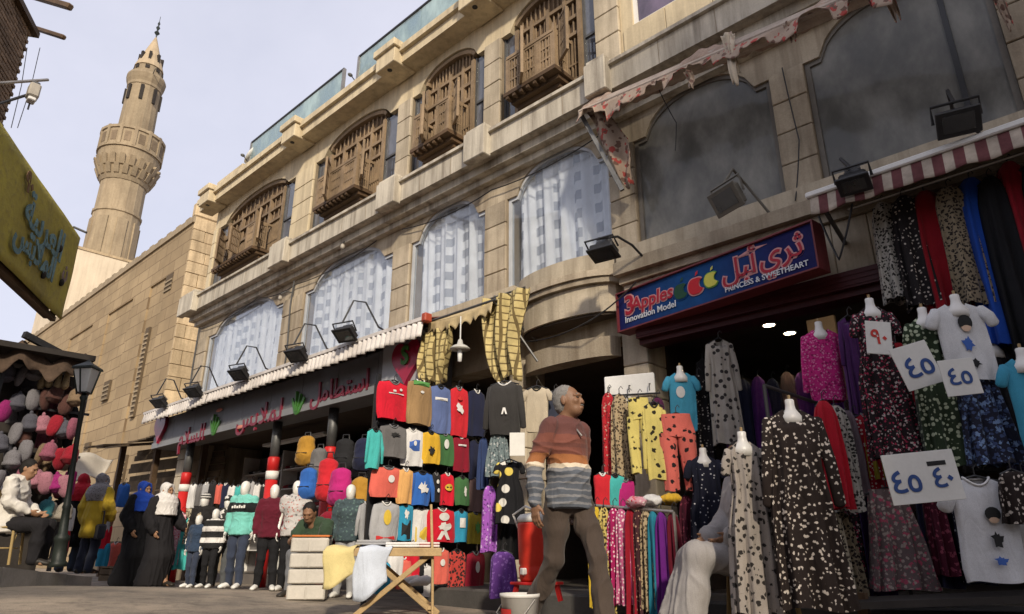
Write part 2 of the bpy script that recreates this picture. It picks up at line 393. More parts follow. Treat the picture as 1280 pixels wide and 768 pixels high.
# ================================================================ the shop building
BX0, BX1 = -16.15, 3.2
BLD = thing('shop_building', 'long beige stone building with carved wooden upper windows above open clothes shops', 'building', (-7, .3, 0))
def bp(mb, name, m_, parent=None, **kw):
    if parent is None or parent is BLD: return mb.build(name, m_, BLD, w=True, **kw)
    return mb.build(name, m_, parent, **kw)
def arch(x0, x1, zs, za, fr=.8, n=18):
    c = (x0+x1)/2; h = (x1-x0)/2; r = [(x0, zs), (c-h*fr, zs)]
    for i in range(1, n):
        u = -1+2*i/n; r.append((c+h*fr*u*.985, zs+(za-zs)*(1-abs(u)**2.3)**.62))
    return r+[(c+h*fr, zs), (x1, zs)]
F2 = [(-15.95, -12.2), (-11.45, -8.66), (-8.28, -6.44), (-6.08, -4.29)]          # upper openings
F1 = [(-15.55, -12.1), (-11.35, -8.55), (-8.1, -6.38), (-5.95, -4.2), (-3.83, -2.12), (-1.76, -.16)]
Z1B, Z1S, Z1A, Z1T = 3.84, 5.28, 5.68, 5.98
Z2B, Z2S, Z2A, Z2T = 6.2, 8.2, 8.58, 8.74
# walls with openings (each spandrel its own piece)
def wall_row(ops, zb, zs, za, zt, m_, name):
    for (a, b) in ops:
        q = arch(a, b, zs, za); bp(MB().prism([(a, zt)]+q+[(b, zt)], 0, .35), name, m_)
wall_row(F1, Z1B, Z1S, Z1A, Z1T, M_stone, 'spandrel_wall')
wall_row(F2, Z2B, Z2S, Z2A, Z2T, M_cream, 'spandrel_wall')
wE = (-3.72, -3.02)
bp(MB().box(-4.28, 3.2, .012, .35, Z2B, 6.98).box(-4.28, wE[0], .012, .35, 6.98, 8.74).box(wE[1], 3.2, .012, .35, 6.98, 8.74).box(wE[0], wE[1], .012, .35, 8.3, 8.74), 'upper_wall', M_cream)
wf = bp(MB().box(wE[0], wE[0]+.05, .05, .13, 6.98, 8.3).box(wE[1]-.05, wE[1], .05, .13, 6.98, 8.3).box(wE[0]+.05, wE[1]-.05, .05, .13, 6.98, 7.04), 'window', M_white)
MB().box(wE[0]+.05, wE[1]-.05, .085, .095, 7.04, 8.3).build('pane', glass('violet_pane', (.2, .17, .25), .5, (.2, .16, .24), 1.7), wf)
# pilasters built of separate stones over a mortar core
def pilaster(x0, x1, z0, z1, ch, m_, proud=.03, split=1):
    bp(MB().box(x0+.004, x1-.004, .0035, .33, z0, z1), 'pier', M_joint)
    n = max(1, round((z1-z0)/ch)); h = (z1-z0)/n
    for i in range(n):
        k = split if split == 1 else (2 if i % 2 else 1)
        for j in range(k):
            a = x0+(x1-x0)*j/k; b = x0+(x1-x0)*(j+1)/k; g_ = .005
            bp(MB().cbox(a+g_, b-g_, -proud-rnd(0, .008), .25, z0+i*h+g_, z0+(i+1)*h-g_, .008), 'stone', m_)
prev = BX0
for (a, b) in F1+[(.35, .36)]:
    if a-prev > .1: pilaster(prev, a, Z1B, Z1S+.0, .36, M_stone, .03, 2 if a-prev > .6 else 1)
    prev = b
bp(MB().box(BX0, F1[0][0], 0, .35, Z1S, Z1T), 'spandrel_wall', M_stone)
for (a, b) in zip([q[1] for q in F1], [q[0] for q in F1[1:]]+[.36]): bp(MB().box(a, b, .002, .35, Z1S, Z1T), 'spandrel_wall', M_stone)
bp(MB().box(.36, BX1, .002, .35, Z1B, Z1T), 'spandrel_wall', M_stone)
prev = BX0
for (a, b) in F2+[(-3.9, 0)]:
    if a > prev: pilaster(prev, a, Z2B, Z2S, .42, M_stone2 if a > -10 else M_cream, .035, 1); bp(MB().box(prev, a, -.004, .35, Z2S, Z2T), 'spandrel_wall', M_cream)
    prev = b
# thin cladding joints on the cream wall right of the last bay
for i in range(5):
    for j in range(4):
        x = -3.86+i*.62
        if j < 4 and not (x+.6 > wE[0] and x < wE[1] and j > 1): bp(MB().cbox(x+.004, x+.616, -.012, .05, 6.21+j*.385+.004, 6.21+(j+1)*.385-.004, .006), 'stone', M_cream)
# the side and back of the block, roof slab
bp(MB().box(BX0, BX0+.3, .36, 9, 0, 8.74).box(BX0, BX1, 8.7, 9, 0, 8.74).box(BX1-.3, BX1, .36, 8.7, 0, 8.74), 'side_wall', M_stone)
bp(MB().box(BX0, BX1, .0, 9, 8.745, 8.78), 'roof', M_stone2)
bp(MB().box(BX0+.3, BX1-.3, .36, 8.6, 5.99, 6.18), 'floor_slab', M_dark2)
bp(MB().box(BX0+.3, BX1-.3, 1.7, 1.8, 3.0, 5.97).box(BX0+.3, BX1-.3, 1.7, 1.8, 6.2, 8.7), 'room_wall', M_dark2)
# fascia band between the storeys
FP = .36
bp(MB().box(BX0-.2, BX1, -FP, .0, 5.87, 6.2).box(BX0-.14, BX1, -FP*.62, 0, 5.74, 5.869).box(BX0-.08, BX1, -FP*.3, 0, 5.64, 5.739), 'fascia', M_fascia)
bp(MB().box(BX0-.24, BX1, -FP-.05, 0, 6.202, 6.25), 'fascia_capping', M_fascia)
for a, b in ((-16.4, -15.6), (-12.05, -11.45), (-8.5, -8.0), (-6.38, -5.95), (-4.18, -3.86), (-1.7, -1.3)):
    bp(MB().cbox(a, b, -FP-.13, -FP+.02, 5.83, 6.3, .012).cbox(a+.02, b-.02, -FP-.1, -.03, 6.3, 6.36, .01), 'fascia_block', M_fascia)
# fascia slabs: vertical joints
x = BX0
while x < BX1-.3:
    bp(MB().box(x, x+.006, -FP-.0025, -FP+.001, 5.875, 6.198), 'joint', M_joint); x += .72
# cornice
CPj = .34
bp(MB().box(BX0-.36, BX1, -CPj, .0, 8.735, 8.93).box(BX0-.42, BX1, -CPj-.07, .3, 8.932, 9.06).box(BX0-.36, BX1, -CPj-.02, .3, 9.062, 9.12), 'cornice', M_cream)
for xc in (-15.9, -11.85, -8.5, -6.3, -4.15):
    bp(MB().cbox(xc-.27, xc+.27, -CPj-.17, -.02, 8.69, 9.0, .012).cbox(xc-.31, xc+.31, -CPj-.22, -.0, 9.0, 9.15, .012), 'cornice_block', M_cream)
    bp(MB().lathe([(.045, 0), (.045, .012)], 12, (xc, -CPj-.05, 8.682)), 'recessed_socket', M_black)
# parapet wall, glass balustrade
bp(MB().cbox(-16.3, -14.9, -.1, .2, 9.12, 9.62, .02).cbox(-14.9, 3.2, -.1, .2, 9.12, 9.36, .02), 'parapet', M_cream)
bal = bp(MB().tube([(-14.8, .02, 10.2), (-10.75, .02, 10.2)], .035).tube([(-10.2, .02, 10.2), (3, .02, 10.2)], .035), 'balustrade_rail', M_black)
for a, b in ((-14.8, -12.8), (-12.78, -10.75), (-10.2, -8.2), (-8.18, -6.2), (-6.18, -4.2), (-4.18, -2.2), (-2.18, -.2)):
    MB().box(a, b, .01, .03, 9.37, 10.17).build('glass_panel', M_teal, bal)
for xq in (-14.8, -10.75, -10.2): MB().box(xq-.03, xq+.03, -.01, .05, 9.36, 10.2).build('post', M_steel, bal)
# first floor windows
def curtain_mat():
    s = NT('sheer_curtain'); v = s.coord(rand=True); sp = s.n('SeparateXYZ'); s.l(v, sp.inputs[0])
    fx = s.math('FRACT', s.math('MULTIPLY', sp.outputs[0], 3.0)); fz = s.math('FRACT', s.math('MULTIPLY', sp.outputs[2], 3.6))
    a = s.math('MULTIPLY', s.rng(fx, .52, .56, 0, 1), s.rng(fz, .48, .52, 0, 1)); nz_ = s.noise(v, 3, 4)
    col = s.mix(a, (.92, .92, .91), (.46, .48, .52)); col = s.hsv(col, s.rng(nz_, .3, .7, .85, 1.1))
    tr = s.n('BsdfTranslucent'); s.l(col, tr.inputs[0]); df = s.n('BsdfDiffuse'); s.l(col, df.inputs[0])
    e = s.n('MixShader'); e.inputs[0].default_value = .12; s.l(df.outputs[0], e.inputs[1]); s.l(tr.outputs[0], e.inputs[2]); s.l(e.outputs[0], s.out.inputs[0]); return s.m
M_curt = curtain_mat()
M_alu = mat('pale_frame', (.45, .47, .5), .5, .15, 4, 50, .1, .05)
for i, (a, b) in enumerate(F1):
    zb = Z1B
    q = arch(a, b, Z1S, Z1A); qi = [(min(max(x, a+.05), b-.05), z-.05) for x, z in q]
    ring = MB()
    oo = [(a, zb)]+q+[(b, zb)]; ii = [(a+.05, zb+.05)]+qi+[(b-.05, zb+.05)]; n = len(oo)
    vv = [(x, y, z) for y in (.03, .09) for lst in (oo, ii) for x, z in lst]
    fs = []
    for k in range(n):
        k2 = (k+1) % n; fs += [(k, k2, n+k2, n+k), (2*n+k, 3*n+k, 3*n+k2, 2*n+k2), (n+k, n+k2, 3*n+k2, 3*n+k), (k, 2*n+k, 2*n+k2, k2)]
    ring.add(vv, fs)
    wn = bp(ring, 'window', M_alu if i < 4 else mat('dull_frame', (.16, .145, .125), .7, .2, 4, 50, .1, .05))
    pn = MB()
    if i == 5:
        MB().box(-.545, -.50, .028, .1, zb+.05, Z1S+.1).build('mullion', M_black, wn)
    pn.prism(ii, .055, .063); pn.build('pane', M_glassc if i < 4 else M_glassd, wn)
    if i < 4:
        def cf(u, w_, a=a, b=b, i=i):
            x = a+.12+(b-a-.2)*u; z = zb+.02+(Z1A-zb-.04)*w_
            fl = sin(u*(b-a)*16+i+1.2*sin(u*7+i))*.045*(1.1-.5*w_)+.02*sin(u*(b-a)*41+3*w_)
            return (x, .15+fl*.8, z)
        MB().grid(cf, 110, 10).build('curtain', M_curt, wn, smooth=True)
    else:
        MB().box(a, b, .42, .44, zb, Z1A).build('blind', M_dark2, wn)
# ledge under the first floor windows + bow fronted canopy
bp(MB().box(BX0-.05, -5.66, -.18, .36, 3.62, Z1B-.003).box(-4.05, BX1, -.18, .36, 3.62, Z1B-.003), 'window_ledge', M_stone2)
bp(MB().box(-4.02, BX1, -.30, 0, 3.47, 3.617).box(-4.0, BX1, -.22, 0, 3.38, 3.469), 'ledge_moulding', M_stone)
# fascia stones under the ledge on the right
x = -3.98
while x < BX1-.1:
    w_ = rnd(.30, .42); bp(MB().cbox(x+.003, min(x+w_, BX1)-.003, -.17-rnd(0, .006), .0, 2.86, 3.375, .006), 'stone', M_stone2); x += w_
bp(MB().box(BX0, BX1, .001, .35, 2.86, 3.615), 'lintel', M_stone)
def bow(cx, hw, dep, z0, z1, m_, name, k=24, y0=0.):
    pl = [(cx-hw*cos(pi*i/k), y0-dep*sin(pi*i/k)**.8) for i in range(k+1)]; bp(MB().prism(pl, z0, z1, 'z'), name, m_)
bx = -4.86
bow(bx, .78, .36, 3.62, Z1B-.004, M_stone2, 'bow_ledge'); bow(bx, .82, .42, 3.54, 3.618, M_stone, 'bow_moulding'); bow(bx, .80, .385, 3.47, 3.539, M_stone, 'bow_moulding')
for i in range(14):
    a0, a1 = pi*i/14, pi*(i+1)/14; hw, dep = .75, .33
    pl = [(bx-hw*cos(a0), -dep*sin(a0)**.8), (bx-hw*cos(a1), -dep*sin(a1)**.8), (bx-(hw-.1)*cos(a1), -(dep-.1)*sin(a1)**.8+.02), (bx-(hw-.1)*cos(a0), -(dep-.1)*sin(a0)**.8+.02)]
    pl = [((p[0]-bx)*.997+bx, p[1]) for p in pl]
    bp(MB().prism(pl, 3.13, 3.468, 'z'), 'curved_stone', M_stone2)
bow(bx, .72, .29, 3.10, 3.128, M_dark2, 'bow_soffit'); bow(bx, .70, .24, 2.62, 2.85, M_stone, 'curved_lintel', 24, -.02)
# ground floor: piers, shop floor, ceiling, back wall
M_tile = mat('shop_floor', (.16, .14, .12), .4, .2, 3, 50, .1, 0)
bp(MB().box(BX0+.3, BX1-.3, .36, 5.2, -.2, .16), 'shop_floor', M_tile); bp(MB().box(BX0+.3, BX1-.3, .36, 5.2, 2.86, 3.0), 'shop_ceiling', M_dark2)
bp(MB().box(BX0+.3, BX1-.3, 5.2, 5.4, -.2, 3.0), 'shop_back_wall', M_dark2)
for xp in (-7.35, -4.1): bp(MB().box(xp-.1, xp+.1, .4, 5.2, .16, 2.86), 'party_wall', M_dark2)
for xp, hw in ((-15.95, .2), (-7.35, .2), (-5.75, .14), (-3.98, .16), (1.6, .2)):
    n = 8
    for i in range(n): bp(MB().cbox(xp-hw, xp+hw, -.02-rnd(0, .01), .36, -.1+i*.37+.004, -.1+(i+1)*.37-.004, .01), 'stone', M_stone2)
st = MB().cbox(-6.3, 3, -1.0, -.004, -.2, .20, .02)
struct(st.build('shop_step', mat('step_stone', (.07, .066, .062), .85, .3, 3, 50, .3, 0)))
# ---- mashrabiya windows
def slats(mb, x0, x1, z0, z1, y, pitch=.05, w_=.02, d=.02, horiz=True):
    if horiz:
        n = int((z1-z0)/pitch)
        for i in range(n): z = z0+(i+.5)*(z1-z0)/n; mb.box(x0, x1, y, y+d, z-w_/2, z+w_/2)
    else:
        n = int((x1-x0)/pitch)
        for i in range(n): x = x0+(i+.5)*(x1-x0)/n; mb.box(x-w_/2, x+w_/2, y, y+d, z0, z1)
def lattice(pa, name, M, w_, h, fr=.035):
    """framed louvre panel, origin bottom-left, in its own plane"""
    mb = MB()
    mb.box(0, fr, -.02, .02, 0, h, M).box(w_-fr, w_, -.02, .02, 0, h, M).box(fr, w_-fr, -.02, .02, 0, fr, M).box(fr, w_-fr, -.02, .02, h-fr, h, M)
    n = max(2, int((w_-2*fr)/.045))
    for i in range(n): x = fr+(i+.5)*(w_-2*fr)/n; mb.box(x-.011, x+.011, -.012, .012, fr, h-fr, M)
    for z in (h*.33, h*.66): mb.box(fr, w_-fr, -.015, .015, z-.012, z+.012, M)
    mb.build(name, M_wood, pa)
MASH = [(-15.45, -12.75), (-10.97, -9.12), (-7.95, -6.73), (-5.82, -4.55)]
def Tm(x, y, z, rz=0, rx=0): return Matrix.Translation((x, y, z))@Matrix.Rotation(rz, 4, 'Z')@Matrix.Rotation(rx, 4, 'X')
for i, ((a, b), (oa, ob)) in enumerate(zip(MASH, F2)):
    zb = Z2B+.06; w_ = b-a; q = arch(oa, ob, Z2S, Z2A)
    # carved arch panel behind
    pa = [(a, zb), (a, Z2S-.06)]+[(x, z-.05) for x, z in q if a < x < b and z > Z2S+.01]+[(b, Z2S-.06), (b, zb)]
    wn = bp(MB().prism(pa, .13, .17), 'wooden_window', mat('old_wood', (.13, .085, .05), .75, .35, 4, 70, .4, .2), label='carved wooden bay window with open louvred shutters')
    mb = MB(); mb.box(a, a+.07, .02, .129, zb, Z2S-.02).box(b-.07, b, .02, .129, zb, Z2S-.02)
    for xq in (.25, .5, .75): mb.box(a+w_*xq-.03, a+w_*xq+.03, .05, .129, 7.45, Z2S+.02)
    for zq in (7.5, 7.8, 8.12): mb.box(a+.07, b-.07, .06, .129, zq-.03, zq+.03)
    mb.build('window_frame', M_wood, wn)
    mb = MB(); arc = [(x, z) for x, z in q if z > Z2S+.005]; arc = [(max(min(x, b), a), z) for x, z in arc]
    for (x0, z0), (x1, z1) in zip(arc, arc[1:]): mb.obox((x0, .08, z0-.06), (x1, .08, z1-.06), .1, .07)
    mb.build('arch_moulding', M_wood, wn)
    mb = MB(); cx = (a+b)/2
    for k in range(13):                                   # turned spindles in the arch head and the upper lights
        x = a+.1+(w_-.2)*k/12; zt = max([z for (xx, z) in q if abs(xx-x) < .25] or [Z2S])-.12; mb.tube([(x, .10, 7.53), (x, .10, zt)], .014, 5)
    slats(mb, a+.08, b-.08, 6.3, 7.44, .09, .06, .022, .03, False)
    for zq in (6.5, 6.75, 7.0): mb.box(a+.08, b-.08, .085, .12, zq-.015, zq+.015)
    mb.build('spindle_screen', M_wood, wn)
    # projecting box with louvre panels
    p = .27; x0 = a+.10*w_; x1 = b-.20*w_; z0, z1 = 6.78, 7.4; bw = x1-x0
    mb = MB()
    mb.box(x0-.04, x1+.04, -p-.05, .129, z0-.06, z0).box(x0, x1, -p*.72, .129, z0-.13, z0-.062).box(x0+.05, x1-.05, -p*.4, .129, z0-.2, z0-.132)
    for k in range(int(bw/.13)): mb.box(x0+k*.13, x0+k*.13+.05, -p-.04, -p+.05, z0-.11, z0-.06)
    mb.build('bracket_shelf', M_wood2, wn)
    np_ = max(3, round(bw/.42)); pw = bw/np_
    mb = MB()
    for k in range(np_+1): mb.box(x0+k*pw-.022, x0+k*pw+.022, -p-.022, -p+.022, z0, z1+.12*(k % 2))
    mb.box(x0, x1, -p-.03, -p+.03, z1-.03, z1+.02).box(x0-.02, x0+.02, -p, .1, z1-.03, z1+.02).box(x1-.02, x1+.02, -p, .1, z1-.03, z1+.02)
    mb.build('box_frame', M_wood, wn)
    for k in range(np_):
        op = (0, .9, -.0, 1.1, 0, .5)[(k+i) % 6] if k % 2 else 0
        lattice(wn, 'louvre_panel', Tm(x0+k*pw+.025, -p, z0+.02, -op), pw-.05, z1-z0-.05)
    lattice(wn, 'louvre_panel', Tm(x0, -p, z0+.02, pi/2), p, z1-z0-.05); lattice(wn, 'louvre_panel', Tm(x1, -p, z0+.02, pi/2), p, z1-z0-.05)
    lattice(wn, 'shutter', Tm(x1+.05, -p+.06, z0+.1, -.5), .26, z1-z0+.1)
    lattice(wn, 'shutter', Tm(x0+pw*.9, -p-.02, z0+.0, -.75), .3, z1-z0+.18)
    for (u0, u1) in ((oa, a), (b, ob)):
        if u1-u0 > .06:
            f = bp(MB().box(u0, u0+.03, .06, .12, zb, Z2S).box(u1-.03, u1, .06, .12, zb, Z2S).box(u0+.03, u1-.03, .06, .12, 7.3, 7.34), 'window', M_iron)
            MB().box(u0+.03, u1-.03, .085, .092, zb, 7.3).box(u0+.03, u1-.03, .085, .092, 7.34, Z2S).build('pane', M_pane, f)
bp(MB().box(BX0, -4.28, -.02, .35, 6.18, 6.255), 'sill', M_fascia)
# downlights in the right shop ceiling (lit)
for k, (px, py) in enumerate(((961, 405), (987, 415))):
    d = ray(px, py); p = CP+d*((2.86-CP.z)/d.z)
    o = thing('ceiling_downlight', ['lit round downlight nearer the blue sign in the dark shop ceiling', 'lit round downlight nearer the pink blouse in the dark shop ceiling'][k], 'ceiling light', (p.x, p.y, 2.855))
    MB().lathe([(.075, 0), (.075, -.012), (.06, -.014), (.06, -.004)], 20).build('rim', M_white, o); MB().lathe([(.0, -.006), (.058, -.006)], 20).build('lamp_disc', emit('downlight', (1, .93, .8), 9), o)
# drain pipe, cables on the facade
for pts, lb in (([(-16.0, -.07, 5.6), (-16.02, -.07, 4.6), (-15.98, -.07, 3.9)], 'thin drain pipe down the left corner of the beige building'),
               ([(-11.7, -.06, 5.6), (-11.75, -.06, 5.1), (-11.68, -.06, 4.2), (-11.7, -.06, 3.9)], 'thin black cable down the pier between the two widest curtained windows')):
    tag(MB().tube(pts, .018, 6).build('facade_pipe', M_iron), lb, 'pipe')
# unseen building added behind the camera, shaped to shade the right hand shops
OB = thing('added_shade_building', 'plain tall unseen building added behind the viewer to shade the right hand shops', 'building', (22, -15, 0))
MB().prism([(8.4, -9.5), (34, -9.5), (34, -20), (22.28, -20)], 0, 15.3, 'z').build('wall', mat('opposite_plaster', (.34, .27, .19), .9, .2, 1, 30, .2, 0), OB, w=True)
for i in range(6):
    for j in range(4): MB().box(11.6+i*3.6, 13+i*3.6, -9.52, -9.46, 3.4+j*3.3, 5.2+j*3.3).build('window', M_pane, OB, w=True)
OR = thing('added_sky_block_row', 'low unseen row of plain shop houses added behind the viewer to block low sky light', 'building', (-2, -14, 0))  # unseen row added to block low sky and darken the street level
MB().box(-16, 8.2, -16, -9.6, 0, 4.4).build('wall', MATS['opposite_plaster'], OR, w=True)
for i in range(7): MB().box(-15+i*3.2, -13.2+i*3.2, -9.62, -9.56, 3.2, 3.9).build('window', M_pane, OR, w=True)
for i in range(7): MB().box(-15.3+i*3.2, -12.9+i*3.2, -9.63, -9.5, .1, 2.6).build('shop_opening', M_dark, OR, w=True)
# ================================================================ mosque and minaret
MC = at(205, 500, 20.0); mx, my = MC.x, MC.y; mzT = 10.75
MO = thing('mosque', 'old sandstone mosque wall of large blocks beyond the shops', 'mosque', (mx-8, my+4, 0))
s = NT('coursed_stone'); v = s.coord()
br = s.n('TexBrick'); br.inputs['Scale'].default_value = 1; br.inputs['Brick Width'].default_value = .95; br.inputs['Row Height'].default_value = .42; br.inputs['Mortar Size'].default_value = .012
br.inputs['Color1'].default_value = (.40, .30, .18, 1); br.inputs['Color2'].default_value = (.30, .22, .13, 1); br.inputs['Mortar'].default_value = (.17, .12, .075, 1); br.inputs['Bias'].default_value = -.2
cb = s.n('CombineXYZ'); sp = s.n('SeparateXYZ'); s.l(v, sp.inputs[0]); s.l(sp.outputs[0], cb.inputs[0]); s.l(sp.outputs[2], cb.inputs[1]); s.l(cb.outputs[0], br.inputs['Vector'])
nn1 = s.noise(v, .7, 8, .6); col = s.mix(s.rng(nn1, .4, .65, 0, .6), br.outputs[0], (.24, .18, .11)); s.bump(br.outputs[1], .5, .02); M_course = s.fin(col, .9, .2)
def mo(mb, n, m_, pa=MO, **k): return mb.build(n, m_, pa, w=(pa is MO), **k)
mo(MB().box(mx-36, mx-.05, my+.06, my+10, -1, mzT-.3), 'core_wall', M_joint)
# street face, with recessed panels and slit windows cut between raised bays
pan = [(1.6, 3.0), (4.6, 7.2), (9, 12), (14, 18), (21, 27)]
xs = 0.0; zt = mzT-.1
mb = MB()
for a, b in pan+[(34, 36)]:
    mb.box(mx-a, mx-xs-(.06 if xs == 0 else 0), my-.02, my+.1, -1, zt); xs = b
for a, b in pan: mb.box(mx-b, mx-a, my-.02, my+.1, -1, 2.2).box(mx-b, mx-a, my-.02, my+.1, 9.2, zt)
mo(mb, 'street_wall', M_course)
mb = MB()
for a, b in pan: mb.box(mx-b, mx-a, my+.04, my+.12, 2.2, 9.2)
mo(mb, 'recessed_panel', M_course)
mb = MB(); mb.box(mx-36, mx+.05, my-.08, my+.2, zt, zt+.22); mo(mb, 'coping', M_mosque2)
for i in range(46): mo(MB().prism([(mx-.3-i*.78, zt+.22), (mx-.3-i*.78-.5, zt+.22), (mx-.3-i*.78-.42, zt+.33), (mx-.3-i*.78-.08, zt+.33)], my-.04, my+.16), 'merlon', M_mosque2)
for a, z0, z1, w_ in ((2.3, 4.6, 7.6, .32), (5.3, 5.6, 6.3, .6), (6.2, 3.2, 4.2, .5), (10.5, 5.2, 7.4, 1.0), (16, 5.6, 7.0, 1.2), (2.2, 2.5, 3.4, .45), (1.0, 8.6, 9.2, .6), (24, 5.5, 7.5, 2)):
    f = mo(MB().box(mx-a-w_, mx-a, my-.035, my+.035, z0, z1), 'grille_window', mat('grille_brown', (.11, .08, .05), .9, .2, 3, 30, .3, 0))
    mb = MB()
    for k in range(int((z1-z0)/.16)): mb.box(mx-a-w_, mx-a, my-.06, my-.037, z0+k*.16, z0+k*.16+.06)
    mb.build('bars', M_mosque2, f)
# sunlit end face, stone by stone
z = -.4; row = 0
while z < mzT-.05:
    h = rnd(.36, .46); y = my-.03-(0 if row % 2 else .0); y1 = my
    y = my-.025
    while y < my+9:
        ln = rnd(.55, 1.05)*(.5 if (row % 2 and y < my) else 1)
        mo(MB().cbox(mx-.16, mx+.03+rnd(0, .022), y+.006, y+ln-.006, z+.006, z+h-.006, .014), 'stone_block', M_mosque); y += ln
    z += h; row += 1
mo(MB().cbox(mx-.2, mx+.08, my-.06, my+1.4, z, z+.5, .04).cbox(mx-.2, mx+.08, my+1.4, my+9, z, z+.22, .04), 'parapet', M_mosque)
mo(MB().lathe([(.12, 0), (.2, .1), (.1, .22), (.16, .36), (.05, .5), (.0, .56)], 10, (mx-.06, my+.7, z+.5)), 'roof_finial', M_mosque2)
# minaret
MD = 38.; mp = at(164, 190, MD); nx_, ny_ = mp.x, mp.y
def mzv(px, y): return at(px, y+13, MD).z
MR = .88
MI = thing('minaret', 'tall sandstone minaret with a corbelled balcony and pointed cap', 'minaret', (nx_, ny_, 0))
zb = mzv(150, 320); z1 = mzv(157, 222); z2 = mzv(163, 187); z3 = mzv(164, 163); z4 = mzv(180, 90); z5 = mzv(185, 76); z6 = mzv(192, 36)
MB().lathe([(1.62, 0), (1.62, zb-2), (1.55, zb), (1.5, z1-2.2), (1.58, z1-2.15), (1.58, z1-2.0), (1.48, z1-1.95), (1.46, z1)], 16).build('lower_shaft', M_mosque2, MI)
for k in range(8):
    a = 2*pi*k/8; M = Matrix.Rotation(a, 4, 'Z'); MB().box(-.32, .32, -1.56, -1.42, zb-3.5, z1-2.6, M).build('shaft_panel', M_mosque2, MI)
MB().lathe([(1.5, z1), (1.62, z1+.25), (1.75, z1+.7), (1.9, z1+1.2), (2.02, z2), (2.02, z2+.12)], 32).build('corbel', M_mosque2, MI)
for tier, (rr, zz, hh, ww) in enumerate(((1.68, z1+.3, .55, .16), (1.86, z1+.85, .6, .17))):
    for k in range(20):
        M = Matrix.Rotation(2*pi*(k+.5*tier)/20, 4, 'Z'); MB().prism([(-rr-.3, zz+hh), (-rr+.2, zz+hh), (-rr+.2, zz-.1), (-rr-.02, zz)], -ww, ww, 'x').build('muqarnas_corbel', M_mosque2, MI).matrix_local = M
MB().lathe([(2.12, z2), (2.12, z2+.16), (2.05, z2+.18), (2.05, z3-.2), (2.14, z3-.18), (2.14, z3), (1.8, z3), (1.8, z2+.2), (1.0, z2+.2)], 32).build('balcony_parapet', M_mosque2, MI)
for k in range(14):
    M = Matrix.Rotation(2*pi*k/14, 4, 'Z'); MB().box(-.11, .11, -2.13, -2.0, z2+.1, z3+.06, M).build('parapet_post', M_mosque2, MI)
    M = Matrix.Rotation(2*pi*(k+.5)/14, 4, 'Z'); MB().box(-.2, .2, -2.06, -2.0, z2+.35, z3-.4, M).build('parapet_panel', mat('carved_panel', (.2, .15, .1), .9, .3, 3, 20, .5, .2), MI)
MB().lathe([(1.28, z2+.1), (1.22, z3), (1.14, z4-.8), (1.2, z4-.75), (1.2, z4-.55), (1.3, z4-.3), (1.36, z4), (1.3, z4+.2), (1.0, z4+.3), (.95, z5)], 16).build('upper_shaft', M_mosque2, MI)
for k in range(8):
    M = Matrix.Rotation(2*pi*(k+.5)/8, 4, 'Z'); MB().box(-.11, .11, -1.26, -1.0, z4-2.0, z4-.9, M).build('slit_window', M_dark, MI)
    MB().box(-.14, .14, -1.02, -.8, z5-.35, z5-.1, M).build('slit_window', M_dark, MI)
MB().lathe([(1.02, z5), (.98, z5+.15), (.72, z5+(z6-z5)*.33), (.36, z5+(z6-z5)*.72), (.1, z6), (.06, z6+.1)], 16).build('pointed_cap', mat('pale_cap', (.42, .33, .22), .9, .2, 2, 10, .4, 0), MI)
for k in range(8):
    a = 2*pi*(k+.5)/8; M = Matrix.Rotation(a, 4, 'Z'); MB().box(-.09, .09, -.86, -.5, z5+.4, z5+1.1, M).build('lucarne', M_dark, MI)
MB().lathe([(.04, z6), (.05, z6+.3), (.2, z6+.5), (.05, z6+.72), (.15, z6+.95), (.04, z6+1.12), (.1, z6+1.3), (.02, z6+1.5), (.02, z6+1.9), (0, z6+1.95)], 10).build('finial', mat('bronze', (.05, .06, .06), .5, .3, 3, 20, .2, 0, metal=.6), MI)
MB().tube([(1.2, 0, z4+.05), (2.0, -.1, z4+.1)], .03, 5).tube([(-1.2, 0, z4+.3), (-1.9, -.1, z4+.35)], .03, 5).build('lamp_bracket', M_iron, MI)
MI.scale = (MR, MR, 1)
# pale plastered base block of the minaret behind the wall
a = at(84, 372, 36.5); b = at(147, 316, 36.5)
bb = thing('plastered_block', 'pale plastered block at the foot of the minaret', 'building', (a.x+1.4, a.y+1.4, 0))
MB().box(nx_-3.2, nx_+2.6, ny_-2.3, ny_+3, 0, b.z-.6).build('wall', mat('pale_plaster', (.66, .56, .42), .9, .12, 1, 20, .2, 0, .3, (.3, .23, .15)), bb, w=True)
MB().box(nx_-3.25, nx_+2.65, ny_-2.35, ny_+3, b.z-.6, b.z-.45).build('coping', M_mosque, bb, w=True)
# ================================================================ left side: brick house, yellow signboard, lamps
pd = Vector((-.863, .505, 0)).normalized(); pn = Vector((.505, .863, 0)).normalized()
YR = at(88, 350, 8.4)
YB = thing('yellow_signboard', 'faded yellow tarpaulin signboard with blue script over the hat stall', 'signboard', (YR.x, YR.y, 3.4))
YM = Matrix((-pd, -pn, Vector((0, 0, 1)))).transposed().to_4x4(); YM.translation = YR*1; YM.translation.z = 0
ztop, zbot = at(103, 298, 8.4).z, at(75, 400, 8.4).z
s = NT('yellow_tarpaulin'); g = s.n('NewGeometry'); v = g.outputs['Position']; n1 = s.noise(v, 1.4, 8, .65); n2 = s.noise(v, 14, 5, .6)
col = s.mix(s.rng(n1, .35, .68, 0, 1), (.40, .34, .055), (.25, .21, .05)); col = s.mix(s.rng(n2, .5, .75, 0, .6), col, (.16, .13, .06)); s.bump(s.math('ADD', n1, n2), .35, .03); M_yel = s.fin(col, .7, .3)
def yb(mb, n, m_, pa=None, **k): return mb.build(n, m_, pa or YB, w=(pa is None), **k)
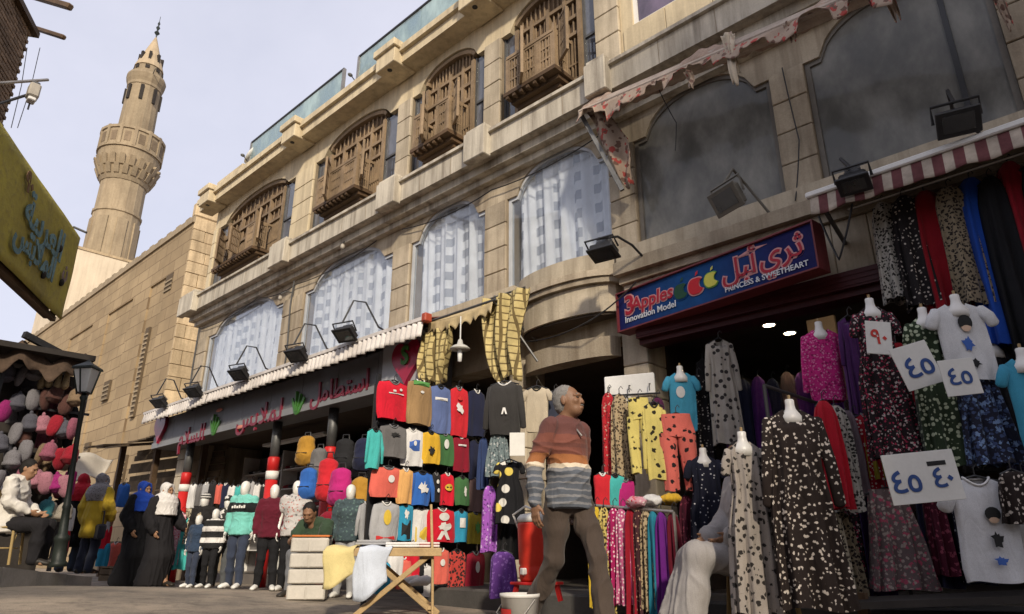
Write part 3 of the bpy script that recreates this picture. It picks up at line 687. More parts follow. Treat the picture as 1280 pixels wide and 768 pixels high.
def ywave(u, w_):
    p = YM@Vector((u*3.8, .0+.004*sin(u*40)*sin(w_*6)+.004*sin(w_*9+u*11), 0)); return (p.x, p.y, zbot+(ztop-zbot)*w_)
yb(MB().grid(ywave, 60, 12), 'tarpaulin', M_yel, smooth=True, solid=.01)
mb = MB()
for w_ in (0, .5, 1): mb.obox(YM@Vector((0, .09, zbot+(ztop-zbot)*w_)), YM@Vector((3.8, .09, zbot+(ztop-zbot)*w_)), .06, .06)
for u in range(4): mb.obox(YM@Vector((u*1.06+.03, .1, zbot)), YM@Vector((u*1.06+.03, .1, ztop)), .06, .06)
yb(mb, 'frame', M_wood2)
yb(MB().box(0, 3.8, .16, .2, zbot, ztop, YM), 'backing_board', M_wood2)
for u, w_ in ((.66, .62), (.36, .33), (.95, .22)):
    p = YM@Vector((u, -.03, zbot+(ztop-zbot)*w_)); yb(MB().ell(p, (.045, .03, .05), 8, 6), 'hole_patch', M_dark)
def text(body, size, M, m_, parent, name='lettering', ext=.004, font=None, w=True, bold=0, align='CENTER', space=1.0, shear=0):
    cu = bpy.data.curves.new('t', 'FONT'); cu.body = body; cu.size = size; cu.extrude = ext; cu.align_x = align; cu.align_y = 'CENTER'; cu.offset = bold; cu.space_character = space; cu.shear = shear; cu.resolution_u = 3
    to = bpy.data.objects.new('t', cu); COL.objects.link(to); dg = bpy.context.evaluated_depsgraph_get()
    me = bpy.data.meshes.new_from_object(to.evaluated_get(dg)); bpy.data.objects.remove(to); me.transform(M); me.materials.clear(); me.materials.append(m_); me.name = name
    return obj(name, me, parent, w)
UPR = Matrix.Rotation(pi/2, 4, 'X')            # text plane -> upright, facing -Y
M_bluep = mat('faded_blue_print', (.13, .22, .24), .8, .4, 9, 40, .2, 0)
# panel seen from +pn side: text x axis runs along pd
TM = Matrix((pd, Vector((0, 0, 1)), pn)).transposed().to_4x4()
def ytx(body, size, u, w_, m_):
    M = TM.copy(); M.translation = YM@Vector((u, -.035, 0)); M.translation.z = zbot+(ztop-zbot)*w_; text(body, size, M, m_, YB, bold=.012)
ytx('\ufe94\ufef4\ufe91\ufeae\ufecc\ufedf\ufe8d', .5, 1.2, .62, M_bluep); ytx('\ufeb2\ufe91\ufefc\ufee4\ufedf\ufe8d', .4, 1.3, .34, M_bluep)
ytx('\ufee5', .26, .32, .48, mat('faded_violet_print', (.2, .15, .14), .8, .35, 9, 40, .2, 0)); ytx('\u0669\u0660', .3, 1.9, .82, mat('faded_brown_print', (.17, .1, .05), .8, .35, 9, 40, .2, 0))
# brick house behind the signboard
hb = at(40, 37, 9.4); hd = pd
BH = thing('brick_house', 'old brown brick house with projecting roof beams at the left edge', 'house', (hb.x, hb.y, 0))
HM = Matrix((-pd, -pn, Vector((0, 0, 1)))).transposed().to_4x4(); HM.translation = Vector((hb.x, hb.y, 0))
MB().box(0.0, 2.6, .02, 3, 0, hb.z-.1, HM).build('wall', M_joint, BH, w=True)
M_brick = mat('brown_brick', (.17, .115, .075), .9, .3, 3, 40, .5, .25)
bme = MB().cbox(-.11, .11, -.012, .05, -.032, .032, .006).mesh('brick', M_brick)
bms = MB().cbox(-.05, .012, -.1, .1, -.032, .032, .006).mesh('brick', M_brick)
cnt = 0; z = hb.z-.14; row = 0
while cnt < 285 and z > 4:
    for k in range(5):
        o = obj('brick', bme, BH); o.matrix_local = Matrix.Translation(-BH.location)@HM@Matrix.Translation((.12+k*.232+(.116 if row % 2 else 0), .0+rnd(-.006, .004), z)); cnt += 1
    z -= .076; row += 1
MB().box(-.08, 2.6, -.1, 3, hb.z-.1, hb.z, HM).build('roof_edge', M_wood2, BH, w=True)
p = at(88, 9, 9.3); q = at(30, -8, 9.8); MB().obox(q, p, .11, .11, .02).build('roof_beam', M_wood2, BH, w=True)
p = at(80, 47, 9.3); q = at(36, 33, 9.8); MB().obox(q, p, .08, .08, .02).build('roof_beam', M_wood2, BH, w=True)
a = at(0, 104, 8.0); b = at(60, 100, 8.6)
tag(MB().tube([a+(a-b)*.6, b], .022, 8).build('metal_bar', M_steel), 'thin straight metal bar reaching out from the brick house', 'bar')
# arm lamp
b = at(40, 117, 8.4); a = at(-40, 142, 7.8); LA = thing('arm_lamp', 'box shaped street lantern on a thin arm below the brick house', 'lamp', b)
MB().tube([a-b, Vector((0, 0, 0))], .02, 8).build('arm', M_black, LA)
MB().cbox(-.0, .2, -.07, .07, -.14, .08, .02).build('lamp_housing', mat('lamp_grey', (.35, .32, .27), .6, .2, 5, 50, .1, 0), LA); MB().cbox(.02, .18, -.05, .05, -.2, -.142, .02).build('lamp_glass', M_white, LA); MB().cbox(.04, .16, -.05, .05, .08, .13, .02).build('cap', M_iron, LA)
MB().tube([(.05, 0, -.14), (.04, 0, -.3)], .012, 6).build('cord', M_black, LA)
# overhead wires between the houses
for k, (p0, p1, lb) in enumerate(((at(34, 60, 9.5), at(14, 160, 8.6), 'left of two thin wires hanging from the roof beam'), (at(50, 60, 9.5), at(22, 160, 8.7), 'right of two thin wires hanging from the roof beam'))):
    tag(MB().tube([p0, (p0+p1)/2+V(.03, .02, -.02), p1], .006, 5).build('wire', M_black), lb, 'wire')
p0, p1 = at(92, 284, 8.8), at(108, 291, 8.8)
tag(MB().tube([p0, p1], .018, 6).build('metal_rod', M_iron), 'short rod sticking out above the yellow signboard corner', 'rod')
# hat stall under the signboard
HS = thing('hat_stall', 'dark stall frame hung with knitted caps below the yellow signboard', 'stall', (YR.x, YR.y, .38))
Q0 = at(76, 640, 10.4); Q1 = at(-60, 640, 9.5); sd = (Q1-Q0); sd.z = 0; sL = sd.length; sd.normalize(); sn = Vector((-sd.y, sd.x, 0))
if sn.dot(-FW) < 0: sn = -sn
SM = Matrix((sd, -sn, Vector((0, 0, 1)))).transposed().to_4x4(); SM.translation = Vector((Q0.x, Q0.y, 0))
MB().box(.05, sL+1.5, .5, .56, .3, 3.2, SM).build('back_panel', M_dark, HS, w=True)
mb = MB()
for u in (0, 1.1, 2.2, 3.3): mb.obox(SM@Vector((u, -.02, .3)), SM@Vector((u, -.02, 3.25)), .05, .05)
mb.build('post', M_black, HS, w=True)
mb = MB()
for zz in (3.18, 2.55, 1.9): mb.obox(SM@Vector((-.1, 0, zz)), SM@Vector((sL+2, 0, zz)), .035, .035)
mb.obox(at(30, 418, 9.3), at(102, 456, 10.2), .07, .09)
mb.build('rail', M_black, HS, w=True)
MB().box(.1, sL+2, -.55, 2.0, 3.26, 3.34, SM).build('roof_board', M_dark, HS, w=True)
mb = MB()
def rag(u, w_):
    p = SM@Vector((.1+u*(sL+.6), -.35-.1*w_+.05*sin(u*23), 3.3-.3*w_+.08*sin(u*17)+.06*sin(u*41))); return p
mb.grid(rag, 40, 4); mb.build('ragged_canopy', mat('brown_rag', (.075, .05, .035), .95, .4, 4, 30, .4, 0), HS, w=True, solid=.01, smooth=True)
# street lamp post on the kerb
lp = at(72, 709, 9.2); LP = thing('street_lamp', 'green black iron lamp post with square lantern on the kerb', 'street lamp', lp); LP.rotation_mode = 'QUATERNION'; LP.rotation_quaternion = __import__('mathutils').Quaternion(FW, -R(3.5))
M_lpost = mat('green_black_iron', (.016, .021, .018), .5, .3, 5, 60, .2, 0)
lz = at(106, 492, 9.2).z-lp.z; lt = at(106, 457, 9.2).z-lp.z
MB().lathe([(.10, 0), (.10, .05), (.08, .07), (.075, .3), (.09, .32), (.09, .36), (.055, .4), (.045, .7), (.055, .73), (.045, .76), (.034, .9), (.028, lz-.1), (.05, lz-.06), (.025, lz)], 14).build('post', M_lpost, LP, smooth=True)
mb = MB()
for sx in (-1, 1):
    for sy in (-1, 1): mb.obox((sx*.07, sy*.07, lz), (sx*.13, sy*.13, lt-.06), .018, .018)
mb.lathe([(.2, lt-.06), (.19, lt-.03), (.06, lt+.04), (0, lt+.09)], 4).lathe([(.1, lz-.0), (.1, lz+.015)], 4); mb.build('lantern_frame', M_lpost, LP)
MB().lathe([(.085, lz+.02), (.165, lt-.065)], 4).build('lantern_glass', mat('milky_glass', (.55, .56, .55), .3, .1, 4, 40, .05, 0), LP)
# market shack beyond the women
SK = at(225, 700, 15.5); sk_ = at(128, 700, 17.5)
SH = thing('market_shack', 'ramshackle wooden shack with sagging plank canopy beyond the women in black', 'shack', (SK.x-1.5, SK.y, 0))
e = (sk_-SK); e.z = 0; eln = e.length; e.normalize(); n_ = Vector((-e.y, e.x, 0)); n_ = n_ if n_.dot(-FW) > 0 else -n_
KM = Matrix((e, -n_, Vector((0, 0, 1)))).transposed().to_4x4(); KM.translation = Vector((SK.x, SK.y, 0))
M_plank = mat('weathered_plank', (.15, .11, .07), .9, .35, 4, 40, .5, .3)
MB().box(-.6, eln+.3, 1.6, 1.7, 0, 3.0, KM).build('back_wall', M_dark, SH, w=True)
for u in (-.3, eln*.5, eln): MB().obox(KM@Vector((u, 0, -.1)), KM@Vector((u, 0, 3.1)), .12, .12).build('post', M_wood2, SH, w=True)
for k in range(9):
    zz = 1.75+k*.15; MB().obox(KM@Vector((-.5+rnd(-.1, .1), .3+.02*k, zz)), KM@Vector((eln+.2+rnd(-.1, .2), .3+.02*k, zz+rnd(-.05, .05))), .03, .13).build('plank', M_plank, SH, w=True)
for k in range(12):
    u = -.7+k*(eln+1)/11; d = rnd(-.1, .15); MB().obox(KM@Vector((u, 1.5, 3.35+rnd(-.03, .03))), KM@Vector((u+rnd(-.08, .08), -.7+d, 2.95+rnd(-.08, .08))), (eln+1)/11*.96, .03).build('roof_board', M_plank, SH, w=True)
tc_ = at(112, 580, 14.0)
def tent(u, w_):
    p = at(78, 562, 13.2)*(1-u)+at(142, 574, 14.6)*u; q = at(88, 600, 12.7)*(1-u)+at(128, 596, 14.0)*u
    r_ = p*(1-w_)+q*w_; r_.z -= .12*sin(pi*w_)*sin(pi*u)+.04*sin(u*9); return r_
tag(MB().grid(tent, 16, 8).build('cloth_canopy', mat('off_white_cloth', (.55, .5, .42), .9, .15, 3, 40, .2, 0), smooth=True, solid=.008), 'small sagging off-white cloth canopy behind the lamp post', 'canopy')
# ================================================================ awnings, signs, lamps on the front
AY = -.9
AX0, AX1 = onY(180, 520, AY).x, onY(530, 405, AY).x
AZt = .5*(onY(180, 516, AY).z+onY(530, 402, AY).z)
AW = thing('ribbed_awning', 'long white ribbed awning with scalloped edge over the left shop sign', 'awning', ((AX0+AX1)/2, AY, AZt))
mb = MB(); n = int((AX1-AX0)/.055)
def rib(u, w_):
    x = AX0+(AX1-AX0)*u; return (x, AY+.02*sin(u*n*pi)+w_*.0, AZt-.02-.2*w_-(.02*abs(sin(u*n*pi*.25)) if w_ > .9 else 0)+.01*sin(u*23))
secs = 3
for k in range(secs):
    u0, u1 = k/secs+.001, (k+1)/secs-.003; dy = (.0, .012, -.008)[k]
    def rb(u, w_, u0=u0, u1=u1, dy=dy):
        p = rib(u0+(u1-u0)*u, w_); return (p[0], p[1]+dy-.03*w_, p[2]+dy)
    MB().grid(rb, n*3//secs, 5).build('valance', M_awn, AW, w=True, smooth=True, solid=.012)
MB().box(AX0, AX1, AY-.025, AY+.03, AZt-.018, AZt+.03).build('front_rail', M_awn, AW, w=True)
def tops(u, w_): return (AX0+(AX1-AX0)*u, AY+.03+w_*.7, AZt+.02+.2*w_+.012*sin(u*n*pi))
MB().grid(tops, n*2, 2).build('corrugated_top', mat('red_brown_sheet', (.16, .06, .045), .7, .3, 4, 40, .2, 0), AW, w=True, smooth=True, solid=.01)
for k in range(7): x = AX0+.2+k*(AX1-AX0-.4)/6; MB().obox((x, AY+.03, AZt-.02), (x, -.02, AZt-.25), .03, .03).build('bracket', M_iron, AW, w=True)
MB().cbox(AX1-.02, AX1+.07, AY-.04, AY+.08, AZt-.05, AZt+.07, .015).build('end_cap', mat('orange_plastic', (.36, .06, .03), .5, .15, 5, 40, .1, 0), AW, w=True)
# grey sign fascia below it
SY = -.55; SX0, SX1 = onY(191, 560, SY).x, onY(530, 470, SY).x; SZ0 = .5*(onY(191, 562, SY).z+onY(470, 490, SY).z); SZ1 = SZ0+.62
SG = thing('grey_shop_sign', 'long grey shop sign with red raised script and two red hearts', 'shop sign', ((SX0+SX1)/2, SY, SZ0))
MB().box(SX0, SX1, SY, SY+.5, SZ0, SZ1).build('sign_box', M_grey, SG, w=True)
nP = 9
for k in range(nP):
    a = SX0+(SX1-SX0)*k/nP; b = SX0+(SX1-SX0)*(k+1)/nP; MB().cbox(a+.004, b-.004, SY-.012, SY+.002, SZ0+.11, SZ1-.01, .003).build('panel', M_grey, SG, w=True)
MB().box(SX0-.01, SX1, SY-.03, SY+.01, SZ0-.01, SZ0+.105).build('lower_trim', mat('pale_grey_trim', (.22, .225, .235), .5, .12, 2, 50, .1, 0), SG, w=True)
M_rlet = mat('red_letters', (.18, .014, .03), .4, .15, 6, 50, .1, 0); M_glet = mat('green_letters', (.05, .17, .03), .45, .2, 6, 50, .1, 0)
def sgt(body, size, px, py, m_=M_rlet, sp=1., bold=.006, sh=0):
    p = onY(px, py, SY-.02); M = Matrix.Translation(p)@UPR; return text(body, size, M, m_, SG, ext=.02, bold=bold, space=sp, shear=sh)
sgt('\ufedd\ufee3\ufe8e\ufec4\ufe98\ufeb3\ufe8d', .44, 424, 486); sgt('\ufeb2\ufe91\ufefc\ufee4\ufedf', .5, 324, 520, sp=1.15); sgt('\ufee1\ufefc\ufeb4\ufedf\ufe8d', .46, 240, 545, sp=1.1)
for px, py, k in ((372, 504, 1.), (268, 532, 1.1)):
    p = onY(px, py, SY-.04); mb = MB()
    for j, (dx, h, ln) in enumerate(((-.1, .2, -.08), (-.03, .3, -.02), (.04, .24, .05), (.1, .17, .1))): mb.obox(p+V(dx*.6, 0, -.14), p+V(dx+ln, 0, (h-.1)*k), .02, .05)
    mb.ell(p+V(0, 0, -.13), (.1, .02, .07), 10, 6); mb.build('green_ornament', M_glet, SG, w=True)
for px, py in ((274, 513), (300, 534)): p = onY(px, py, SY-.03); MB().ell(p, (.14, .012, .035), 10, 6).build('small_ornament', mat('pale_red', (.6, .2, .14), .4, .2, 6, 50, .1, 0), SG, w=True)
def heart(cx, cz, r, y0, y1, mb):
    pl = []
    for i in range(40):
        t = 2*pi*i/40; pl.append((cx+r*1.0*sin(t)**3, cz+r*(.8125*cos(t)-.3125*cos(2*t)-.125*cos(3*t)-.0625*cos(4*t))*1.12))
    mb.prism(pl, y0, y1)
# heart panel at the right end
hp = onY(511, 450, SY-.06); MB().cbox(hp.x-.62, hp.x+.34, SY-.05, SY+.1, hp.z-.36, hp.z+.40, .01).build('heart_panel', mat('silver_panel', (.42, .43, .46), .4, .1, 2, 50, .1, 0), SG, w=True)
mb = MB(); heart(hp.x, hp.z-.01, .31, SY-.12, SY-.052, mb); mb.build('heart', mat('crimson_gloss', (.32, .008, .04), .3, .1, 3, 50, .05, 0, spec=.5), SG, w=True)
text('S', .36, Matrix.Translation((hp.x, SY-.13, hp.z+.04))@UPR, M_glet, SG, ext=.012, bold=.012)
hq = onY(201, 536, SY-.05); mb = MB(); heart(hq.x, hq.z+.02, .29, SY-.09, SY-.014, mb); mb.build('heart', MATS['crimson_gloss'], SG, w=True)
# blue sign over the right shop
sL_, sR_ = onY(772.8, 368, -.28), onY(1015, 280, -.62); sLb, sRb = onY(790.6, 411, -.28), onY(1031, 332, -.62)
bs = Vector((sR_.x-sL_.x, sR_.y-sL_.y, 0)); bl = bs.length; bs.normalize(); bz0 = (sLb.z+sRb.z)/2; bz1 = (sL_.z+sR_.z)/2; bh = bz1-bz0
BS = thing('blue_shop_sign', 'blue lightbox shop sign with red outlined lettering and two apples', 'shop sign', (sL_.x, sL_.y, bz0))
BM = Matrix((bs, Vector((0, 0, 1)).cross(bs), Vector((0, 0, 1)))).transposed().to_4x4()
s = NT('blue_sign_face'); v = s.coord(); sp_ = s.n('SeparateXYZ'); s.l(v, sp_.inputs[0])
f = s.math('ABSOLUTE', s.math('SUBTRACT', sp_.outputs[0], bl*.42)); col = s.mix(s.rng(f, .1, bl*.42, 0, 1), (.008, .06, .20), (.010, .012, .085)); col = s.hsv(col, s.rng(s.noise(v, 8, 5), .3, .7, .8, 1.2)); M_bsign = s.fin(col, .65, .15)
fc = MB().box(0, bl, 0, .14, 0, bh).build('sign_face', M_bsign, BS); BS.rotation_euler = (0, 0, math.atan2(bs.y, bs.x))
mb = MB(); fr = .016
mb.box(-fr, bl+fr, -.03, .16, -fr, -.001).box(-fr, bl+fr, -.03, .16, bh+.001, bh+fr).box(-fr, -.001, -.03, .16, 0, bh).box(bl+.001, bl+fr, -.03, .16, 0, bh)
mb.build('frame', mat('dull_red_frame', (.16, .03, .035), .5, .2, 5, 50, .1, 0), BS)
M_pk = mat('pink_outline', (.55, .26, .26), .5, .1, 5, 50, .1, 0); M_rl = mat('sign_red', (.36, .012, .03), .5, .1, 5, 50, .1, 0); M_wl = mat('sign_white', (.62, .64, .68), .5, .1, 5, 50, .1, 0)
def bst(body, size, u, w_, outline=True, m_=None, sp=1, bold=.0, sh=0, al='CENTER'):
    for j, (mm, bo, y) in enumerate(((M_pk, bold+size*.05, -.002), (m_ or M_rl, bold-.001, -.008))):
        if j == 0 and not outline: continue
        text(body, size, Matrix.Translation((u*bl, y, w_*bh))@UPR, mm, BS, ext=.002, bold=bo, w=False, space=sp, shear=sh, align=al)
bst('3', .30, .07, .60, bold=.006); bst('Apples', .205, .205, .58, sh=.1, bold=.003); bst('Innovation Model', .098, .19, .24, False, M_wl, bold=.002)
bst('\ufede\ufe92\ufe83', .29, .67, .56, bold=.002); bst('\ufef1\ufeae\ufe9b', .29, .86, .60, bold=.002, sp=1.05)
bst('PRINCESS & SWEETHEART', .072, .78, .16, False, M_wl, bold=.002)
def apple(u, w_, r, m_, edge):
    mb_ = []
    for k, (rr, y) in enumerate(((r*1.16, -.004), (r, -.010))):
        pl = []
        for i in range(28):
            a = 2*pi*i/28; q = rr*(1-.16*abs(sin(a))**8*(1 if sin(a) > 0 else .7)); x = q*cos(a)*.95; z = q*sin(a)
            if x > .45*rr and abs(z-.1*rr) < .5*rr: x = .62*rr-.12*rr*cos((z-.1*rr)/(.5*rr)*pi/2)*2
            pl.append((u*bl+x, w_*bh+z))
        o = MB().prism(pl, y, y-.004); o.build('apple', edge if k == 0 else m_, BS)
    MB().add([(u*bl+x*r, -.012, w_*bh+z*r) for x, z in ((0, 1.05), (.12, 1.45), (.42, 1.62), (.36, 1.25))], [(0, 1, 2, 3)]).build('apple_leaf', m_, BS)
apple(.455, .50, .095, mat('apple_red', (.5, .01, .02), .4, .1, 5, 50, .1, 0), M_pk); apple(.535, .53, .082, mat('apple_yellow', (.58, .55, .08), .4, .1, 5, 50, .1, 0), mat('apple_green', (.12, .3, .05), .4, .1, 5, 50, .1, 0))
apple(.375, .5, .09, mat('apple_dark_green', (.01, .06, .03), .4, .1, 5, 50, .1, 0), M_bsign)
# dark red soffit panels under the sign
RP = thing('red_shop_soffit', 'dark red boxed shutter housing under the blue sign', 'shutter box', (-3, -.1, 2.4))
MB().box(-3.8, 1.5, -.26, .05, 2.70, 2.855).build('housing', M_maroon, RP, w=True); MB().box(-3.8, 1.5, -.20, .02, 2.64, 2.699).build('slat_roll', mat('dark_red_slats', (.05, .006, .007), .5, .2, 3, 50, .2, 0), RP, w=True)
mb = MB()
for k in range(3): mb.box(-3.8, 1.5, -.268, -.262, 2.72+k*.045, 2.74+k*.045)
mb.build('ridge', M_maroon, RP, w=True)
# ---- beige scalloped awning and fallen plaid cloths
s = NT('plaid_canvas'); v = s.coord(); sp_ = s.n('SeparateXYZ'); s.l(v, sp_.inputs[0])
fx = s.math('FRACT', s.math('MULTIPLY', sp_.outputs[0], 13.)); fz = s.math('FRACT', s.math('MULTIPLY', sp_.outputs[2], 11.)); k1 = s.math('MAXIMUM', s.rng(fx, .2, .26, 1, 0), s.rng(fz, .16, .22, 1, 0))
col = s.mix(s.math('MULTIPLY', k1, .85), (.52, .42, .19), (.09, .06, .025)); col = s.hsv(col, s.rng(s.noise(v, 7, 6), .3, .7, .65, 1.15)); M_plaid = s.fin(col, .9, .2)
M_beige = mat('beige_canvas', (.46, .36, .20), .9, .2, 4, 50, .2, 0, .4, (.16, .11, .06))
b0, b1 = onY(536, 402, -.75), onY(616, 378, -.75); bz = (b0.z+b1.z)/2
BA = thing('beige_awning', 'small beige canvas awning with scalloped valance above the hanging enamel lamp', 'awning', ((b0.x+b1.x)/2, -.75, bz))
def bg_(u, w_):
    x = b0.x+(b1.x-b0.x)*u
    if w_ <= .6: q = w_/.6; return (x, -.02-.73*q, bz+.36-.36*q-.05*sin(pi*u)*q)
    q = (w_-.6)/.4; return (x, -.75-.015*q+.02*sin(u*30)*q, bz-.17*q*(1-.35*abs(sin(u*pi*9)))-.05*sin(pi*u))
MB().grid(bg_, 72, 10).build('canvas', M_beige, BA, w=True, smooth=True, solid=.006)
MB().tube([(b0.x-.05, -.75, bz+.01), (b1.x+.05, -.75, bz+.01)], .016, 6).tube([(b1.x, -.75, bz), (b1.x+.05, 0, bz-.35)], .014, 6).build('frame', M_iron, BA, w=True)
def cloth_drop(name, label, px0, px1, top, bot, Y, seed, thick=.05):
    a, b = onY(px0, top, Y), onY(px1, top, Y); z1 = (a.z+b.z)/2; z0 = onY((px0+px1)/2, bot, Y).z; w0 = b.x-a.x; c = Vector(((a.x+b.x)/2, Y, z0)); rr = random.Random(seed)
    o = thing(name, label, 'cloth', c); ph = [rr.uniform(0, 6) for _ in range(4)]
    def f(u, w_):
        k = .55+.45*w_**.6+.06*sin(w_*7+ph[0]); return ((u-.5)*w0*k+.07*sin(w_*4+ph[1])*w0+ (1-w_)*.12*w0, thick*sin(u*17+ph[2]+2*w_)+.03*sin(u*31+ph[3])-.04*sin(pi*w_), (z1-z0)*w_+.05*sin(u*9+ph[2])*(1-w_))
    MB().grid(f, 36, 20).build('cloth', M_plaid, o, smooth=True, solid=.006)
    MB().tube([(-w0*.5, .02, z1-z0+.01), (w0*.5, .02, z1-z0+.01)], .012, 6).build('rod', M_iron, o)
    return o
cloth_drop('plaid_cloth', 'wide yellow plaid cloth hanging below the bow-fronted canopy', 606, 655, 368, 476, -.62, 3)
cloth_drop('plaid_cloth', 'narrow yellow plaid cloth hanging beside the red heart', 524, 566, 414, 480, -.72, 5)
tag(MB().tube([onY(618, 370, -.6), onY(650, 420, -.5), onY(672, 452, -.35)], .014, 6).build('awning_arm', M_iron), 'diagonal folded awning arm beside the wide plaid cloth', 'awning arm')
# hanging enamel lamp
p = onY(575, 437, -.9); HL = thing('hanging_lamp', 'white enamel shade lamp hanging under the beige awning', 'lamp', p)
MB().lathe([(.125, 0), (.12, .012), (.09, .04), (.04, .06), (.025, .12), (.012, .13)], 20).build('lamp_shade', mat('enamel', (.45, .44, .41), .4, .15, 6, 50, .05, 0), HL, smooth=True)
MB().tube([(0, 0, .12), (0, 0, .42)], .008, 6).build('cord', M_white, HL); MB().lathe([(.0, -.16), (.025, -.15), (.03, -.05), (.02, .05)], 10).build('bulb', mat('bulb_white', (.8, .8, .78), .3, .05, 5, 50, 0, 0), HL, smooth=True)
# ---- torn awning at the upper right
ta, tb = onY(725, 141, -.5), onY(1062, -3, -.95); tl = (tb-ta)
TA = thing('torn_awning', 'tattered rolled red and white awning above the dusty arched windows', 'awning', ta)
M_torn = fabric('torn_canvas', 'floral', [(.34, .26, .20), (.34, .06, .05), (.14, .08, .06)], 9, .34)
M_torn2 = fabric('torn_canvas_pale', 'floral', [(.55, .47, .36), (.45, .30, .25)], 12, .2)
tbar = MB().tube([(0, 0, 0), tl*1.5], .035, 8); tbar.tube([V(.1, .12, .06), tl*1.5+V(0, .15, .08)], .09, 10); tbar.build('roller_bar', mat('dirty_white_bar', (.4, .33, .27), .6, .3, 5, 50, .2, 0), TA)
rr = random.Random(4); ph = [rr.uniform(0, 6) for _ in range(6)]
SEG = [rr.choice((.03, .10, .16, .22, .27, .05)) for _ in range(40)]
def tv(u, w_):
    p = tl*(1.5*u)+V(.0, -.03, -.02); d = SEG[int(u*33)]+.04*sin(u*67+ph[2])+.03*noise.noise(V(u*60, 0, 3))
    return p+V(.02*sin(u*50+w_*3), -.03*sin(u*43+ph[3])*w_-.05*w_, -max(d, .03)*w_)
MB().grid(tv, 260, 6).build('torn_valance', M_torn, TA, smooth=True, solid=.006)
def tr_(u, w_):
    p = tl*(1.5*u); return p+V(0, .0+.3*w_, .02+.16*sin(pi*w_*.8)+.07*sin(u*21+ph[4])*sin(pi*w_)+.05*noise.noise(V(u*45, w_*3, 1))-.05*sin(pi*u*3)**2)
MB().grid(tr_, 160, 8).build('bunched_canvas', mat('dirty_canvas', (.32, .235, .185), .9, .35, 5, 40, .4, 0), TA, smooth=True, solid=.008)
def strip(p0, ln, w_, k, m_):
    def f(u, v_): return Vector(p0)+V((u-.5)*w_*(1-.5*v_)+.12*v_*w_*3, .03*sin(v_*6+k)+.02*sin(u*9), -ln*v_+.04*sin(u*7+k)*v_)
    MB().grid(f, 6, 18).build('hanging_strip', m_, TA, smooth=True, solid=.006)
sp0 = onY(907, 42, -.85)-ta; strip(sp0, .62, .11, 0, M_torn2); strip(sp0+V(.03, .02, 0), .5, .07, 2, M_torn2)
for px, py, ln in ((1110, -6, .26), (985, 30, .2), (860, 90, .2), (1240, -20, .4)): strip(onY(px, py, -.9)-ta, ln, .08, px, M_torn)
# left arm with printed side flap
e0 = V(0, 0, 0); e1 = onY(778, 238, -.28)-ta; MB().obox(e0, e1, .04, .05).build('awning_arm', M_iron, TA)
def flap(u, w_): return e0*(1-w_)+e1*w_+V(.05+.32*u*(1-abs(w_-.45)*1.4)+.02*sin(w_*12), .02+.06*u+.05*sin(u*6+w_*7), .02+.05*sin(w_*8)*u)
MB().grid(flap, 10, 20).build('side_flap', M_torn, TA, smooth=True, solid=.006)
# ---- striped awning at the right
RY = -.85; r0, r1 = onY(1012, 245, RY), onY(1290, 140, RY); zt_ = r0.z
SA = thing('striped_awning', 'maroon and white striped awning valance over the rack of long dresses', 'awning', (r0.x, RY, zt_))
s = NT('striped_valance'); v = s.coord(); sp_ = s.n('SeparateXYZ'); s.l(v, sp_.inputs[0]); fx = s.math('FRACT', s.math('MULTIPLY', sp_.outputs[0], 7.2))
col = s.mix(s.rng(fx, .46, .5, 0, 1), (.46, .39, .32), (.15, .055, .058)); col = s.hsv(col, s.rng(s.noise(v, 5, 8, .7), .3, .7, .5, 1.15)); M_stripe = s.fin(col, .85, .2)
rl = 3.2
def sv(u, w_): x = rl*u; return (x, .012*sin(x*16)*w_-.04*w_, -.02-.17*w_-.018*w_*abs(sin(x*22.6/2))+.03*x*.3)
MB().grid(sv, 150, 5).build('valance', M_stripe, SA, smooth=True, solid=.006)
MB().obox((-.03, 0, 0), (rl, 0, .03*rl*.3+.01), .06, .05, .01).build('front_rail', M_white, SA)
def stp(u, w_): return (rl*u, .8*w_, .03+.25*w_-.06*sin(pi*w_)+.03*rl*u*.3)
MB().grid(stp, 40, 6).build('canopy', M_stripe, SA, smooth=True, solid=.006)
for x in (.05, 2.2): MB().obox((x, .0, -.02), (x-.03, .8, -.25), .03, .03).build('bracket', M_iron, SA)
# ---- floodlights
def floodlight(label, px, py, Y, w_=.26, face=0., tilt=.6, arm=None, m_=None, pale=False, gy=.0):
    p = onY(px, py, Y); o = thing('floodlight', label, 'floodlight', p, 0, 'floodlights along the shop front')
    M = Matrix.Rotation(face, 4, 'Z')@Matrix.Rotation(tilt, 4, 'X'); h = w_*.68
    mb = MB(); mb.cbox(-w_/2, w_/2, -.05, .03, -h/2, h/2, .015, M); mb.cbox(-w_*.32, w_*.32, .03, .1, -h*.3, h*.3, .02, M)
    for k in range(5): mb.box(-w_*.3, w_*.3, .1, .12, -h*.28+k*h*.13, -h*.26+k*h*.13, M)
    mb.cbox(-w_/2-.02, w_/2+.02, -.075, -.05, -h/2-.02, h/2+.02, .008, M); mb.build('housing', m_ or M_black, o)
    MB().box(-w_*.42, w_*.42, -.078, -.0751, -h*.4, h*.4, M).build('lens', glass('flood_lens', (.3, .3, .3), .45, (.12, .12, .12), 1.6), o)
    q = MB().tube([M@V(-w_/2-.03, 0, 0), M@V(-w_/2-.03, .04, h*.75), M@V(w_/2+.03, .04, h*.75), M@V(w_/2+.03, 0, 0)], .012, 6); q.build('yoke', m_ or M_black, o)
    if arm: MB().tube([M@V(0, .04, h*.75)]+[Vector(a) for a in arm], .014, 7).build('arm', m_ or M_black, o)
    return o
